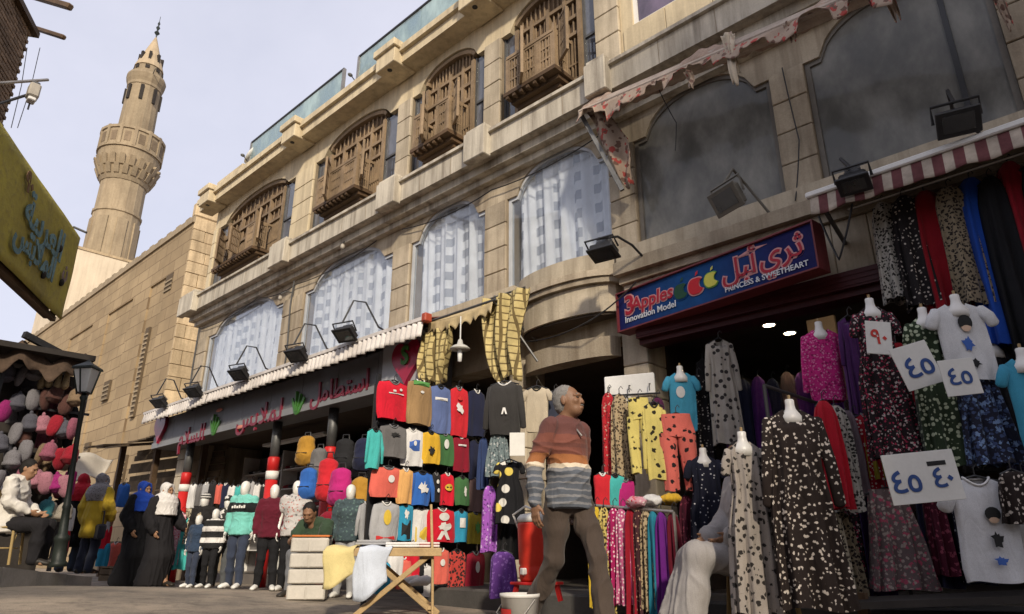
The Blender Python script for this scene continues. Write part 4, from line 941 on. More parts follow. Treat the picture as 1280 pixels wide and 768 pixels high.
Lw = ['black floodlight nearest the mosque on the white awning', 'black floodlight second from the mosque on the white awning', 'black floodlight third from the mosque on the white awning', 'black floodlight fourth from the mosque on the white awning', 'black floodlight nearest the plaid cloths on the white awning']
for i, (px, py) in enumerate(((200, 502), (243, 488), (300, 466), (372, 442), (433, 416))):
    floodlight(Lw[i], px, py, -1.05, .3, .3, .95, [(.12, .0, .46), (.28, .1, .42), (.42, .25, .05), (.44, .5, -.02)])
floodlight('black floodlight on the bow ledge left of the blue sign', 755, 312, -.75, .27, .15, 1.25, [(.10, .12, .16), (.16, .3, .1), (.2, .58, -.05)])
floodlight('grey tilted floodlight above the middle of the blue sign', 912, 248, -.7, .3, -.35, .55, [(.02, .1, .35), (.05, .3, .25), (.2, .5, -.1)], mat('flood_grey', (.13, .12, .1), .5, .3, 5, 50, .2, 0))
floodlight('small black floodlight on the left end of the striped awning', 1067, 225, -.95, .2, .1, 1.1, [(-.08, .06, .25), (-.1, .3, .3), (-.1, .6, .2)])
floodlight('large black floodlight in front of the rightmost dusty window', 1196, 150, -.95, .24, .25, .85, [(-.02, .1, .32), (-.04, .3, .28), (.1, .7, .1)])
# small dome lamp and cctv-like spotlights under the fascia
for px, py, lb in ((428, 311, 'small white spotlight under the ledge above the second curtained window'), (350, 375, 'small white spotlight above the first curtained window')):
    p = onY(px, py, -.25); o = thing('spotlight', lb, 'spotlight', p); MB().lathe([(.0, -.01), (.03, -.005), (.04, .03), (.03, .08), (.0, .09)], 12).build('lamp_head', mat('lamp_grey', (.35, .32, .27), .6, .2, 5, 50, .1, 0), o, smooth=True); MB().tube([(0, 0, .12), (0, .1, .2), (0, .24, .22)], .014, 6).build('bracket', M_iron, o)
# satellite dishes on the roof
def dish(label, p, r):
    o = thing('satellite_dish', label, 'satellite dish', p); M = Matrix.Rotation(-.5, 4, 'Z')@Matrix.Rotation(R(60), 4, 'X')
    MB().lathe([(.0, -.10), (r*.5, -.075), (r*.85, -.02), (r, .03), (r*.98, .035), (r*.82, -.005), (r*.5, -.055), (0, -.08)], 24, M=Matrix.Translation((0, 0, r+.3))@M).build('reflector', M_white, o, smooth=True)
    MB().tube([(0, 0, 0), (0, .05, r+.25)], .025, 8).build('mast', M_iron, o); MB().tube([(0, 0, r), (.05, -r*.9, r*.9+.2)], .012, 6).ell((.05, -r*.95, r*.9+.2), (.04, .06, .04), 8, 6).build('receiver_arm', M_iron, o)
dish('white satellite dish between the two glass balustrades', V(-10.45, .3, 9.3), .36); dish('white satellite dish at the top of the roof behind the glass balustrade', V(-7.6, 1.2, 9.6), .45)
dish('small white satellite dish at the left end of the parapet', V(-14.9, .1, 9.35), .26)
# ---- cables slung along the front
def cable(label, pts, r=.009):
    P = []
    for a, b in zip(pts, pts[1:]):
        a, b = Vector(a), Vector(b)
        for i in range(8): t = i/8; P.append(a.lerp(b, t)-V(0, 0, .10*4*t*(1-t)*min(1, (b-a).length/2)))
    P.append(Vector(pts[-1])); tag(MB().tube(P, r, 5).build('cable', M_black), label, 'cable')
cable('black cable sagging along the wall under the stone band at the left', [(-16, -.05, 5.55), (-13.2, -.06, 5.62), (-11.6, -.06, 5.5), (-9, -.06, 5.6)])
cable('black cable along the wall under the stone band above the rightmost curtained window', [(-8.3, -.06, 5.58), (-6.2, -.07, 5.5), (-4.0, -.06, 5.6)])
cable('thin cable strung below the ledge between bow canopy and blue sign', [(-5.6, -.2, 3.05), (-4.3, -.45, 2.95), (-3.7, -.34, 3.3)])
cable('loose cable looping from the blue sign to the striped awning', [(-1.66, -.66, 3.25), (-1.55, -.7, 2.8), (-1.35, -.8, 3.2)])
cable('thin cable running down the pier between the two dusty windows', [(-1.95, -.06, 5.3), (-1.9, -.06, 4.4), (-1.98, -.2, 3.7)], .007)
cable('cable dangling in front of the left dusty window', [(-3.2, -.5, 5.6), (-3.05, -.35, 5.0), (-3.12, -.3, 4.7)], .006)
# ================================================================ people and mannequins
import numpy as np
class SB:
    """soft union of limbs and ellipsoids, turned into one continuous surface"""
    def __init__(s): s.p = []
    def limb(s, pts, rad, n=0, M=None, clip=None):
        pts = [Vector(p) for p in pts]; rad = [(q, q) if not isinstance(q, (tuple, list)) else tuple(q) for q in rad]
        if M: pts = [M@p for p in pts]
        for i in range(len(pts)-1):
            if (pts[i+1]-pts[i]).length > 1e-4: s.p.append(('l', np.array(pts[i]), np.array(pts[i+1]), rad[i], rad[i+1], clip))
        return s
    def ell(s, c, r, n=0, mm=0, M=None):
        c = Vector(c); Rm = np.eye(3)
        if M: c = M@c; Rm = np.array(M.to_3x3())
        s.p.append(('e', np.array(c), np.array(r), Rm)); return s
def remesh(sb, vox, smooth=0, fac=.5, wr=None, seed=0, blend=.03):
    lo = np.full(3, 9.); hi = np.full(3, -9.); bbs = []
    for q in sb.p:
        if q[0] == 'l': r = max(*q[3], *q[4]); a_ = np.minimum(q[1], q[2])-r; b_ = np.maximum(q[1], q[2])+r
        else: r = q[2].max(); a_ = q[1]-r; b_ = q[1]+r
        bbs.append((a_, b_)); lo = np.minimum(lo, a_); hi = np.maximum(hi, b_)
    lo = lo-vox*3; n = np.ceil((hi+vox*3-lo)/vox).astype(int)+1; F = np.full(n, .12, np.float32); mg = max(.035, blend)
    for q, (a_, b_) in zip(sb.p, bbs):
        i0 = np.maximum(np.floor((a_-mg-lo)/vox).astype(int), 0); i1 = np.minimum(np.ceil((b_+mg-lo)/vox).astype(int)+1, n)
        g = [lo[k]+vox*np.arange(i0[k], i1[k]) for k in range(3)]
        P = np.stack(np.meshgrid(*g, indexing='ij'), -1).astype(np.float32)
        if q[0] == 'l':
            A, B, r0, r1, clip = q[1:]; d = B-A; L_ = np.linalg.norm(d); t = d/L_; ref = np.array((0, -1., 0)) if abs(t[1]) < .9 else np.array((0, 0, 1.))
            sa = np.cross(t, ref); sa /= np.linalg.norm(sa); sb_ = np.cross(sa, t); w_ = P-A.astype(np.float32); ax = w_@t.astype(np.float32); u = np.clip(ax/L_, 0, 1)
            ra = r0[0]+(r1[0]-r0[0])*u; rb = r0[1]+(r1[1]-r0[1])*u; m_ = np.minimum(ra, rb); ex = ax-u*L_
            D = (np.sqrt(((w_@sa.astype(np.float32))/ra)**2+((w_@sb_.astype(np.float32))/rb)**2+(ex/m_)**2)-1)*m_; bk = min(blend, m_.min()*.8)
            if clip is not None: D = np.maximum(D, clip-P[..., 2])
        else:
            w_ = (P-q[1].astype(np.float32))@q[3].astype(np.float32); m_ = q[2].min(); D = (np.sqrt(((w_/q[2].astype(np.float32))**2).sum(-1))-1)*m_; bk = min(blend, m_*.8)
        sl_ = tuple(slice(i0[k], i1[k]) for k in range(3)); f = F[sl_]; h = np.maximum(bk-np.abs(f-D), 0)/bk; F[sl_] = np.minimum(f, D)-h*h*bk*.25
    S_ = F < 0; N = np.array(F.shape)-1; acc = np.zeros((*N, 3), np.float32); cnt = np.zeros(N, np.float32)
    offs = [(i, j, k) for i in (0, 1) for j in (0, 1) for k in (0, 1)]
    for o_ in offs:
        for ax in range(3):
            if o_[ax]: continue
            o2 = list(o_); o2[ax] = 1
            s1 = tuple(slice(o_[k], o_[k]+N[k]) for k in range(3)); s2 = tuple(slice(o2[k], o2[k]+N[k]) for k in range(3))
            c = S_[s1] != S_[s2]
            if not c.any(): continue
            idx = np.nonzero(c); f1 = F[s1][idx]; f2 = F[s2][idx]; t = f1/(f1-f2); v = np.zeros((len(t), 3), np.float32); v[:] = o_; v[:, ax] += t; acc[idx] += v; cnt[idx] += 1
    act = np.nonzero(cnt > 0); vid = np.full(N, -1, np.int64); vid[act] = np.arange(len(act[0]))
    vs_ = lo+vox*(np.stack(act, -1)+acc[act]/cnt[act][:, None]); qs = []
    for ax in range(3):
        b, c = (ax+1) % 3, (ax+2) % 3
        s1 = [slice(1, -1)]*3; s1[ax] = slice(0, -1); s2 = [slice(1, -1)]*3; s2[ax] = slice(1, None)
        a1, a2 = S_[tuple(s1)], S_[tuple(s2)]; idx = np.stack(np.nonzero(a1 != a2), -1)
        if not len(idx): continue
        fl = a1[tuple(idx.T)]; base = idx.copy(); base[:, b] += 1; base[:, c] += 1
        def cell(db, dc): t = base.copy(); t[:, b] += db; t[:, c] += dc; return vid[tuple(t.T)]
        q4 = np.stack([cell(-1, -1), cell(0, -1), cell(0, 0), cell(-1, 0)], -1); q4[~fl] = q4[~fl][:, ::-1]; qs.append(q4)
    qs = np.concatenate(qs); qs = qs[(qs >= 0).all(1)]
    me = bpy.data.meshes.new('body'); me.vertices.add(len(vs_)); me.vertices.foreach_set('co', vs_.astype(np.float32).ravel())
    me.loops.add(qs.size); me.loops.foreach_set('vertex_index', qs.astype(np.int32).ravel()); me.polygons.add(len(qs)); me.polygons.foreach_set('loop_start', np.arange(0, qs.size, 4, dtype=np.int32)); me.update(calc_edges=True)
    if wr:
        amt, sz, ax = wr; rr = Vector((seed*3.1, seed*1.7, seed*.9)); nm = [v.normal.copy() for v in me.vertices]
        for v, nv in zip(me.vertices, nm):
            p = v.co; q = Vector((p.x*sz*ax[0], p.y*sz*ax[1], p.z*sz*ax[2]))+rr; q = q+Vector((noise.noise(q*.5), noise.noise(q*.5+Vector((7, 1, 3))), 0))*.6
            d = noise.noise(q); v.co = p+nv*(amt*(max(0., 1-abs(d)*2.6)**2-.3))
    me.polygons.foreach_set('use_smooth', [True]*len(me.polygons)); me.update(); return me
BASE = {'pelvis': (0, 0, .93), 'waist': (0, 0, 1.08), 'chest': (0, -.01, 1.28), 'neck': (0, .005, 1.455), 'head': (0, -.015, 1.60)}
for sd_, sg in (('R', -1), ('L', 1)):
    BASE.update({'sh'+sd_: (sg*.18, 0, 1.405), 'el'+sd_: (sg*.235, .03, 1.14), 'wr'+sd_: (sg*.245, -.03, .90), 'hip'+sd_: (sg*.09, 0, .92), 'kn'+sd_: (sg*.10, -.02, .50), 'an'+sd_: (sg*.10, .03, .085), 'to'+sd_: (sg*.115, -.15, .035)})
SEAT = dict(pelvis=(0, 0, .52), waist=(0, .01, .68), chest=(0, 0, .9), neck=(0, -.02, 1.075), head=(0, -.05, 1.22), shR=(-.18, 0, 1.02), shL=(.18, 0, 1.02), elR=(-.24, -.05, .77), elL=(.24, -.05, .77), wrR=(-.16, -.27, .66), wrL=(.16, -.27, .66),
            hipR=(-.1, 0, .5), hipL=(.1, 0, .5), knR=(-.13, -.43, .5), knL=(.13, -.43, .5), anR=(-.13, -.42, .085), anL=(.13, -.42, .085), toR=(-.14, -.6, .035), toL=(.14, -.6, .035))
M_skin = mat('tan_skin', (.30, .165, .095), .55, .15, 18, 120, .15, 0, spec=.35, world=False); M_skin2 = mat('brown_skin', (.24, .13, .075), .55, .15, 18, 120, .15, 0, spec=.35, world=False)
M_skin3 = mat('dark_tan_skin', (.20, .105, .06), .5, .2, 22, 140, .25, 0, spec=.4, world=False); M_hairg = mat('grey_hair', (.20, .19, .18), .9, .35, 60, 200, .6, 0, world=False); M_hairb = mat('black_hair', (.012, .01, .009), .7, .3, 40, 200, .4, 0, world=False)
M_mann = mat('mannequin_white', (.72, .70, .66), .35, .05, 6, 50, .05, .04, spec=.5, world=False); M_shoe = mat('dark_shoe', (.03, .025, .02), .5, .3, 12, 80, .2, .2, world=False); M_wshoe = mat('white_shoe', (.7, .69, .66), .6, .1, 12, 80, .1, .1, world=False)
M_eye = mat('dark_eye', (.02, .015, .012), .25, .1, 5, 50, 0, 0, world=False)
class Fig:
    def __init__(s, name, label, cat, loc, rz, h=1.72, pose=None, group=None, turn=0., nod=0., hand=True, face=True, skin=None, vox=.011, body='body', k=1.):
        s.sc = h/1.72; s.o = thing(name, label, cat, loc, rz, group); s.j = {q: Vector(p) for q, p in BASE.items()}
        for q, p in (pose or {}).items(): s.j[q] = Vector(p)
        s.turn = turn; s.nod = nod; s.vox = vox; s.k = k; s.skin = skin or M_skin; j = s.j
        s.HM = Matrix.Translation(j['head'])@Matrix.Rotation(turn, 4, 'Z')@Matrix.Rotation(nod, 4, 'X'); HM = s.HM
        mb = SB()
        mb.limb([j['pelvis']-V(0, 0, .04), j['waist'], j['chest'], (j['shL']+j['shR'])*.5+V(0, 0, .0), j['neck']], [(.14*k, .1*k), (.12*k, .09*k), (.15*k, .1*k), (.12, .075), (.055, .058)], 18)
        mb.limb([j['neck']-V(0, 0, .05), j['neck']*.5+j['head']*.5, j['head']], [.06, .052, .055])
        if face:
            mb.ell((0, .012, .035), (.077, .096, .088), 16, 12, HM); mb.ell((0, -.03, -.03), (.062, .066, .086), 16, 12, HM); mb.ell((0, -.048, -.083), (.042, .04, .032), 12, 8, HM)
            mb.limb([(0, -.092, .012), (0, -.101, -.012), (0, -.107, -.03)], [.009, .0115, .0145], 8, HM); mb.ell((-.012, -.106, -.036), (.011, .012, .009), 8, 6, HM); mb.ell((.012, -.106, -.036), (.011, .012, .009), 8, 6, HM)
            mb.limb([(-.05, -.074, .024), (-.02, -.094, .027), (.02, -.094, .027), (.05, -.074, .024)], [.010, .012, .012, .010], 8, HM)
            for sg in (-1, 1): mb.ell((sg*.08, .012, -.004), (.011, .02, .033), 8, 8, HM); mb.ell((sg*.042, -.07, -.02), (.02, .02, .02), 8, 6, HM)
            mb.ell((0, -.097, -.064), (.025, .01, .007), 8, 6, HM); mb.ell((0, -.095, -.076), (.022, .011, .007), 8, 6, HM)
        else:
            mb.ell((0, .005, .02), (.078, .098, .105), 16, 12, HM); mb.ell((0, -.03, -.05), (.058, .062, .075), 14, 10, HM); mb.ell((0, -.092, -.025), (.012, .014, .03), 8, 6, HM)
        for q in 'RL':
            sg = -1 if q == 'R' else 1
            mb.limb([j['sh'+q], j['el'+q], j['wr'+q]], [.05*k, .04*k, .027]); mb.limb([j['hip'+q], j['kn'+q], j['an'+q]], [.082*k, .055*k, .04]); mb.limb([j['an'+q], j['an'+q]*.4+j['to'+q]*.6-V(0, 0, .015), j['to'+q]], [(.036, .036), (.042, .03), (.036, .022)])
            if hand:
                w_ = j['wr'+q]; d = (w_-j['el'+q]).normalized(); la = Vector((0, -1, 0)); la = (la-d*la.dot(d))
                if la.length < .3: la = Vector((-sg, 0, 0))-d*d.dot(Vector((-sg, 0, 0)))
                la.normalize(); inn = d.cross(la); inn = inn if inn.dot(Vector((-sg, 0, 0))) > 0 or abs(inn.x) < .2 else -inn
                mb.limb([w_, w_+d*.045, w_+d*.085], [(.027, .02), (.036, .016), (.038, .014)] if abs(la.y) < .5 else [(.02, .027), (.016, .038), (.014, .038)], 10)
                for f_, (off, ln) in enumerate(((.030, .072), (.010, .082), (-.010, .076), (-.029, .058))):
                    b = w_+d*.088+la*off; mb.limb([b, b+d*ln*.45+inn*.008, b+d*ln*.75+inn*.024, b+d*ln*.92+inn*.042], [.0095, .009, .008, .0072], 8)
                b = w_+d*.03+la*.03; mb.limb([b, b+la*.022+d*.028+inn*.01, b+la*.026+d*.055+inn*.022], [.012, .010, .008], 8)
        s.part(body, mb, s.skin, vox, 3 if face else 8)
        if face:
            for sg in (-1, 1):
                e = MB().ell(HM@V(sg*.031, -.085, .006), (.014, .012, .008), 8, 6); s.raw('eye', e, M_eye)
    def part(s, name, mb, m_, vox=None, smooth=6, wr=None, seed=0, blend=.03):
        me = remesh(mb, vox or s.vox, smooth, .5, wr, seed, blend); me.name = name; me.materials.append(m_); me.transform(Matrix.Scale(s.sc, 4)); return obj(name, me, s.o)
    def raw(s, name, mb, m_, smooth=True, par=None):
        me = mb.mesh(name, m_, smooth); me.transform(Matrix.Scale(s.sc, 4)); return obj(name, me, par or s.o)
    def top(s, m_, name='sweater', inf=.03, hem=.83, sleeve=1., cuff=.036, wr=(.010, 7, (1, 1, 1.6)), hood=False, flare=1., seed=1, belly=0):
        j = s.j; k = s.k; mb = SB(); i = inf; hz = j['pelvis']*1; hz.z = j['pelvis'].z-(.93-hem)
        ms = (j['shL']+j['shR'])*.5
        mb.limb([hz, j['pelvis'], j['waist']+V(0, -belly*.4, 0), j['chest'], ms+V(0, 0, .012), j['neck']+V(0, 0, -.005)], [((.155*k+i+.022)*flare, (.115*k+i+.022)*flare), ((.152*k+i+.016)*flare, (.112*k+i+.016)*flare), (.135*k+i+belly*.3, .1*k+i+belly), (.155*k+i, .105*k+i), (.125+i, .075+i), (.062+i*.3, .064+i*.3)], 22, clip=hz.z-.02)
        for q in 'RL':
            e = j['el'+q]; w_ = j['wr'+q]
            if sleeve >= 1: mb.limb([j['sh'+q]+V(0, 0, .005), j['sh'+q]*.5+e*.5, e, e*.45+w_*.55, w_-(w_-e)*.04], [.05*k+i, .046*k+i, .042*k+i, .04*k+i*.8, cuff+.004])
            else: mb.limb([j['sh'+q]+V(0, 0, .005), j['sh'+q]*(1-sleeve)+e*sleeve], [.055*k+i, .055*k+i])
        if hood: mb.limb([j['neck']+V(-.1, .03, -.0), j['neck']+V(0, .085, .02), j['neck']+V(.1, .03, .0)], [.035, .06, .035])
        return s.part(name, mb, m_, None, 5, wr, seed)
    def pants(s, m_, name='trousers', inf=.022, wr=(.010, 6, (1.4, 1.4, .7)), ank=.07, seed=2):
        j = s.j; k = s.k; mb = SB(); i = inf
        mb.limb([j['hipL']*.5+j['hipR']*.5-V(0, 0, .03), j['pelvis'], j['pelvis']*.6+j['waist']*.4], [(.14*k+i*.5, .105*k+i*.5), (.14*k+i*.3, .102*k+i*.3), (.125*k, .092*k)], 18)
        for q in 'RL':
            h_, kn, an = j['hip'+q], j['kn'+q], j['an'+q]; mb.limb([h_, h_*.5+kn*.5, kn, kn*.5+an*.5, an+(kn-an).normalized()*.0], [.084*k+i*.4, .077*k+i*.8, .058*k+i, .055*k+i, ank])
        return s.part(name, mb, m_, None, 4, wr, seed)
    def shoes(s, m_=None):
        for q in 'RL':
            a, t = s.j['an'+q], s.j['to'+q]; d = (t-a); d.z *= .5; mb = MB(); mb.limb([a-d*.22-V(0, 0, .03), a*.5+t*.5-V(0, 0, .005), t+d.normalized()*.01], [(.042, .045), (.048, .04), (.043, .028)], 12)
            s.raw('shoe', mb, m_ or M_shoe)
    def hair(s, m_, low=.0, r=1.07):
        mb = SB(); HM = s.HM; n, mm = 18, 12; vv = []; fs = []
        mb.ell((0, .022, .042), (.079*r, .092*r, .088*r), 16, 12, HM)
        if low: mb.ell((0, .05, .0-low), (.07*r, .06*r, .07*r), 14, 10, HM)
        return s.part('hair', mb, m_, .009, 3, (.004, 40, (1, 1, 1)))
    def hijab(s, m_, long=.22):
        mb = SB(); HM = s.HM; j = s.j
        mb.ell((0, .03, .045), (.094, .10, .105), 16, 12, HM)
        ring = [HM@V(.078*cos(a), -.052-.012*sin(a), -.01+.105*sin(a)) for a in [2*pi*i/16 for i in range(17)]]; mb.limb(ring, [.024]*17, 10)
        mb.ell((0, .02, -.05), (.085, .085, .1), 14, 10, HM)
        mb.limb([j['head']-V(0, -.01, .1), j['neck']-V(0, .0, .01), j['chest']*.35+j['neck']*.65, j['chest']+V(0, -.02, .15-long)], [(.08, .085), (.105, .105), (.235, .185), (.215, .19)], 18, clip=j['chest'].z+.16-long)
        return s.part('headscarf', mb, m_, .011, 4, (.008, 14, (1, 1, .7)), 5)
    def robe(s, m_, name='abaya', inf=.04, hem=.03, wid=.30, wr=(.018, 5.5, (2.2, 2.2, .35)), cuff=.055, seed=4, dep=.24):
        j = s.j; k = s.k; i = inf; mb = SB(); fc = (j['anL']+j['anR'])*.5; fc.z = hem+.08; ms = (j['shL']+j['shR'])*.5; kc = (j['knL']+j['knR'])*.5
        mb.limb([fc, kc, j['pelvis'], j['waist'], j['chest'], ms+V(0, 0, .015), j['neck']], [(wid, dep), (wid*.86, dep*.9), (.17*k+i, .14*k+i), (.15*k+i, .12*k+i), (.165*k+i, .115*k+i), (.125+i, .08+i), (.07, .07)], 24, clip=hem)
        for q in 'RL': e = j['el'+q]; w_ = j['wr'+q]; mb.limb([j['sh'+q], e, e*.4+w_*.6, w_], [.058*k+i, .055*k+i, .055*k+i, cuff+.01])
        return s.part(name, mb, m_, None, 4, wr, seed)
def to_px(p):
    d = Vector(p)-CP; z = d.dot(CF); return (CX+FOC*d.dot(RT)/z, CY-FOC*d.dot(CU)/z)
def face_dir(rt, back): v = RT*rt-FW*back; return math.atan2(v.x, -v.y)

# ---- the man walking past
WP = at(712, 700, 5.1); WP.z = 0
man = Fig('person', 'man in rust and grey striped zip sweater striding past with chin raised', 'person', WP, R(84), 1.74,
          dict(hipR=(-.09, .02, .92), knR=(-.075, .07, .5), anR=(-.05, .35, .16), toR=(-.06, .19, .045), hipL=(.09, -.02, .92), knL=(.075, -.19, .52), anL=(.05, -.26, .10), toL=(.06, -.44, .09), shR=(-.17, .0, 1.405), shL=(.17, 0, 1.405), elR=(-.265, .06, 1.13), wrR=(-.30, .02, .87), elL=(.22, .09, 1.14), wrL=(.19, .10, .90), head=(0, -.03, 1.605)),
          turn=R(24), nod=R(-10), vox=.0065, k=.92, skin=M_skin3)
BG = [(0, (.05, .052, .06))]; z = .84; cs = ((.085, .095, .115), (.19, .19, .20)); i = 0
while z < 1.115: BG.append((z, cs[i % 2])); z += .030 if i % 2 == 0 else .016; i += 1
BG = BG[:22]+[(1.125, (.55, .47, .36)), (1.15, (.27, .105, .04)), (1.215, (.155, .055, .04)), (1.27, (.12, .045, .035)), (1.30, (.155, .055, .04)), (1.36, (.11, .045, .04)), (1.5, (.13, .045, .035))]
M_sweat = fabric('striped_sweater', 'bands', BG)
man.top(M_sweat, 'sweater', .020, .86, 1, .040, (.012, 5, (1, 1, 2.0)), belly=.035)
mb = SB(); j = man.j; mb.limb([j['neck']+V(-.055, .03, .01), j['neck']+V(0, .072, .025), j['neck']+V(.055, .03, .01)], [.022, .03, .022]); mb.limb([j['neck']+V(-.055, .03, .01), j['neck']+V(-.06, -.04, -.01), j['neck']+V(-.018, -.085, -.05)], [.022, .02, .014]); mb.limb([j['neck']+V(.055, .03, .01), j['neck']+V(.06, -.04, -.01), j['neck']+V(.018, -.085, -.05)], [.022, .02, .014])
man.part('collar', mb, fabric('dark_collar', 'solid', [(.07, .045, .045)]), .006, 3)
mb = MB().limb([j['neck']+V(0, -.092, -.045), j['chest']+V(0, -.142, .06)], [.008, .008], 8); man.raw('zip', mb, M_steel)
M_trou = fabric('brown_trousers', 'solid', [(.062, .046, .037)])
man.pants(M_trou, 'trousers', .013, (.016, 5, (1.3, 1.3, .8)), .068)
man.shoes(); man.hair(M_hairg, .02, 1.03)
mb = MB(); HM = man.HM; mb.ell((0, -.100, -.055), (.03, .010, .007), 8, 6, HM); man.raw('moustache', mb, M_hairg)
for sg in (-1, 1): man.raw('eyebrow', MB().limb([HM@V(sg*.014, -.104, .03), HM@V(sg*.045, -.087, .032)], [.005, .004], 6), M_hairg)
# ---- two women in black abayas
def wloc(px, py, D):
    p = at(px, py, D); p.z = GZ(p.x, p.y); return p
M_blk = fabric('black_abaya', 'solid', [(.010, .010, .012)]); M_blk2 = fabric('washed_black_cloth', 'solid', [(.016, .015, .017)])
walk = dict(knL=(.1, -.14, .5), anL=(.1, -.2, .09), toL=(.11, -.38, .05), anR=(-.1, .24, .12), toR=(-.1, .08, .04), wrR=(-.22, -.12, .92), wrL=(.15, -.2, 1.02), elL=(.24, -.02, 1.13))
w1 = Fig('person', 'woman in black abaya and bright blue headscarf, left of the walking pair', 'person', wloc(158, 738, 12.0), face_dir(.9, .35), 1.66, walk, turn=R(6), vox=.014, skin=M_skin)
w1.robe(M_blk, wid=.31); w1.hijab(fabric('blue_scarf', 'solid', [(.012, .05, .32)])); w1.shoes()
w2 = Fig('person', 'woman in black abaya and white headscarf, right of the walking pair', 'person', wloc(188, 738, 11.7), face_dir(.9, .45), 1.6, dict(walk, wrL=(.36, -.14, .98), elL=(.3, .02, 1.16)), turn=R(10), vox=.014, skin=M_skin)
w2.robe(M_blk2, wid=.28, seed=7); w2.hijab(fabric('white_scarf', 'solid', [(.62, .60, .58)]), .26); w2.shoes()
# ---- two women seen from behind by the lamp post
w3 = Fig('person', 'woman in red headscarf and long black top seen from behind the lamp post', 'person', wloc(80, 720, 12.6), face_dir(-.3, -1), 1.64, None, vox=.014); w3.o.location.z = at(80, 716, 12.6).z
w3.robe(M_blk, 'long_top', .035, .45, .22, dep=.17, seed=9); w3.pants(fabric('blue_jeans', 'solid', [(.05, .07, .11)]), ank=.075); w3.hijab(fabric('red_scarf', 'solid', [(.42, .015, .03)]), .2); w3.shoes()
w4 = Fig('person', 'woman in yellow coat and grey headscarf seen from behind with a dark handbag', 'person', wloc(104, 720, 12.2), face_dir(.2, -1), 1.62, dict(elR=(-.27, .02, 1.15), wrR=(-.26, -.1, .95)), vox=.014); w4.o.location.z = at(104, 718, 12.2).z
w4.robe(fabric('yellow_coat', 'solid', [(.52, .36, .035)]), 'coat', .035, .62, .19, dep=.16, seed=11); w4.pants(fabric('dark_jeans', 'solid', [(.025, .03, .05)]), ank=.075); w4.hijab(fabric('grey_scarf', 'floral', [(.26, .25, .26), (.12, .11, .12)], 30, .3), .2); w4.shoes()
bgp = w4.o.matrix_basis@V(.28, .0, .62)
bag = thing('handbag', 'dark handbag carried by the woman in the yellow coat', 'handbag', w4.o.location+Vector((.22, .05, .55))); MB().cbox(-.14, .14, -.06, .06, 0, .24, .04).build('bag_body', fabric('dark_leather', 'solid', [(.03, .03, .04)], rough=.5), bag); MB().tube([(-.1, 0, .22), (-.06, 0, .45), (.06, 0, .45), (.1, 0, .22)], .012, 6).build('strap', MATS['dark_leather'], bag)
# ---- man in white on a chair at the left
def chair(label, loc, rz, m_=None, group='cane chairs'):
    m_ = m_ or M_pale_wood; o = thing('bentwood_chair', label, 'chair', loc, rz, group)
    MB().lathe([(.0, .44), (.21, .44), (.22, .455), (.21, .47), (.0, .47)], 24).build('seat', m_, o, smooth=True)
    for sx in (-1, 1):
        MB().tube([(sx*.15, -.14, .45), (sx*.17, -.18, .0)], .017, 8).build('leg', m_, o); MB().tube([(sx*.15, .14, .45), (sx*.18, .2, .0)], .017, 8).build('leg', m_, o)
    MB().tube([(-.17, .15, .45), (-.18, .2, .75), (-.12, .23, .92), (0, .24, .96), (.12, .23, .92), (.18, .2, .75), (.17, .15, .45)], .016, 8).build('back_hoop', m_, o)
    MB().tube([(-.1, .17, .46), (-.09, .21, .72), (0, .225, .82), (.09, .21, .72), (.1, .17, .46)], .011, 7).build('inner_hoop', m_, o)
    MB().tube([V(.165*cos(a), .165*sin(a), .2) for a in [2*pi*i/24 for i in range(25)]], .010, 6).build('ring_stretcher', m_, o)
    for sx in (-1, 1): MB().tube([V(sx*.165, -.16, .2), V(sx*.1, -.165, .36), V(0, -.165, .42)], .009, 6).build('arch_brace', m_, o)
    return o
cl = at(-2, 704, 9.3); cl.z = PH(0)+.005; rz_ = face_dir(1, -.25)
chair('cane chair under the man in white at the left edge', cl, rz_, mat('honey_cane', (.34, .24, .10), .5, .2, 5, 60, .1, 0))
m1 = Fig('person', 'man in white jacket and black trousers sitting on a chair at the left edge', 'person', cl-V(0, 0, .02), rz_, 1.74, dict(SEAT, head=(0, -.1, 1.2), neck=(0, -.06, 1.06), chest=(0, -.02, .89)), turn=R(-10), nod=R(12), vox=.013)
m1.top(fabric('white_jacket', 'solid', [(.60, .57, .52)]), 'jacket', .03, .83, wr=(.016, 6, (1, 1, 1.6))); m1.pants(M_blk2, ank=.075); m1.shoes(); m1.hair(M_hairb, .01)
# ---- seller bending over the boxes
bl_ = wloc(402, 752, 8.6); bp_ = dict(SEAT, pelvis=(0, 0, .6), waist=(0, -.05, .75), chest=(0, -.17, .93), neck=(0, -.27, 1.07), head=(0, -.36, 1.17), shR=(-.18, -.2, 1.02), shL=(.18, -.2, 1.02), elR=(-.24, -.36, .82), elL=(.24, -.36, .82), wrR=(-.08, -.5, .84), wrL=(.06, -.52, .82), hipR=(-.1, 0, .58), hipL=(.1, 0, .58))
for q_ in ('pelvis', 'waist', 'chest', 'neck', 'head', 'shR', 'shL', 'elR', 'elL', 'wrR', 'wrL', 'hipR', 'hipL'): bp_[q_] = (bp_[q_][0], bp_[q_][1], bp_[q_][2]-.16)
m2 = Fig('person', 'dark haired seller in green shirt leaning over the stacked white boxes', 'person', wloc(398, 752, 8.75), face_dir(-.35, .9), 1.58, bp_, turn=R(20), nod=R(25), vox=.012, skin=M_skin2)
m2.top(fabric('green_shirt', 'solid', [(.035, .06, .035)]), 'shirt', .03, .86, .55); m2.pants(fabric('grey_jeans', 'solid', [(.16, .165, .18)])); m2.shoes(); m2.hair(M_hairb, .01)
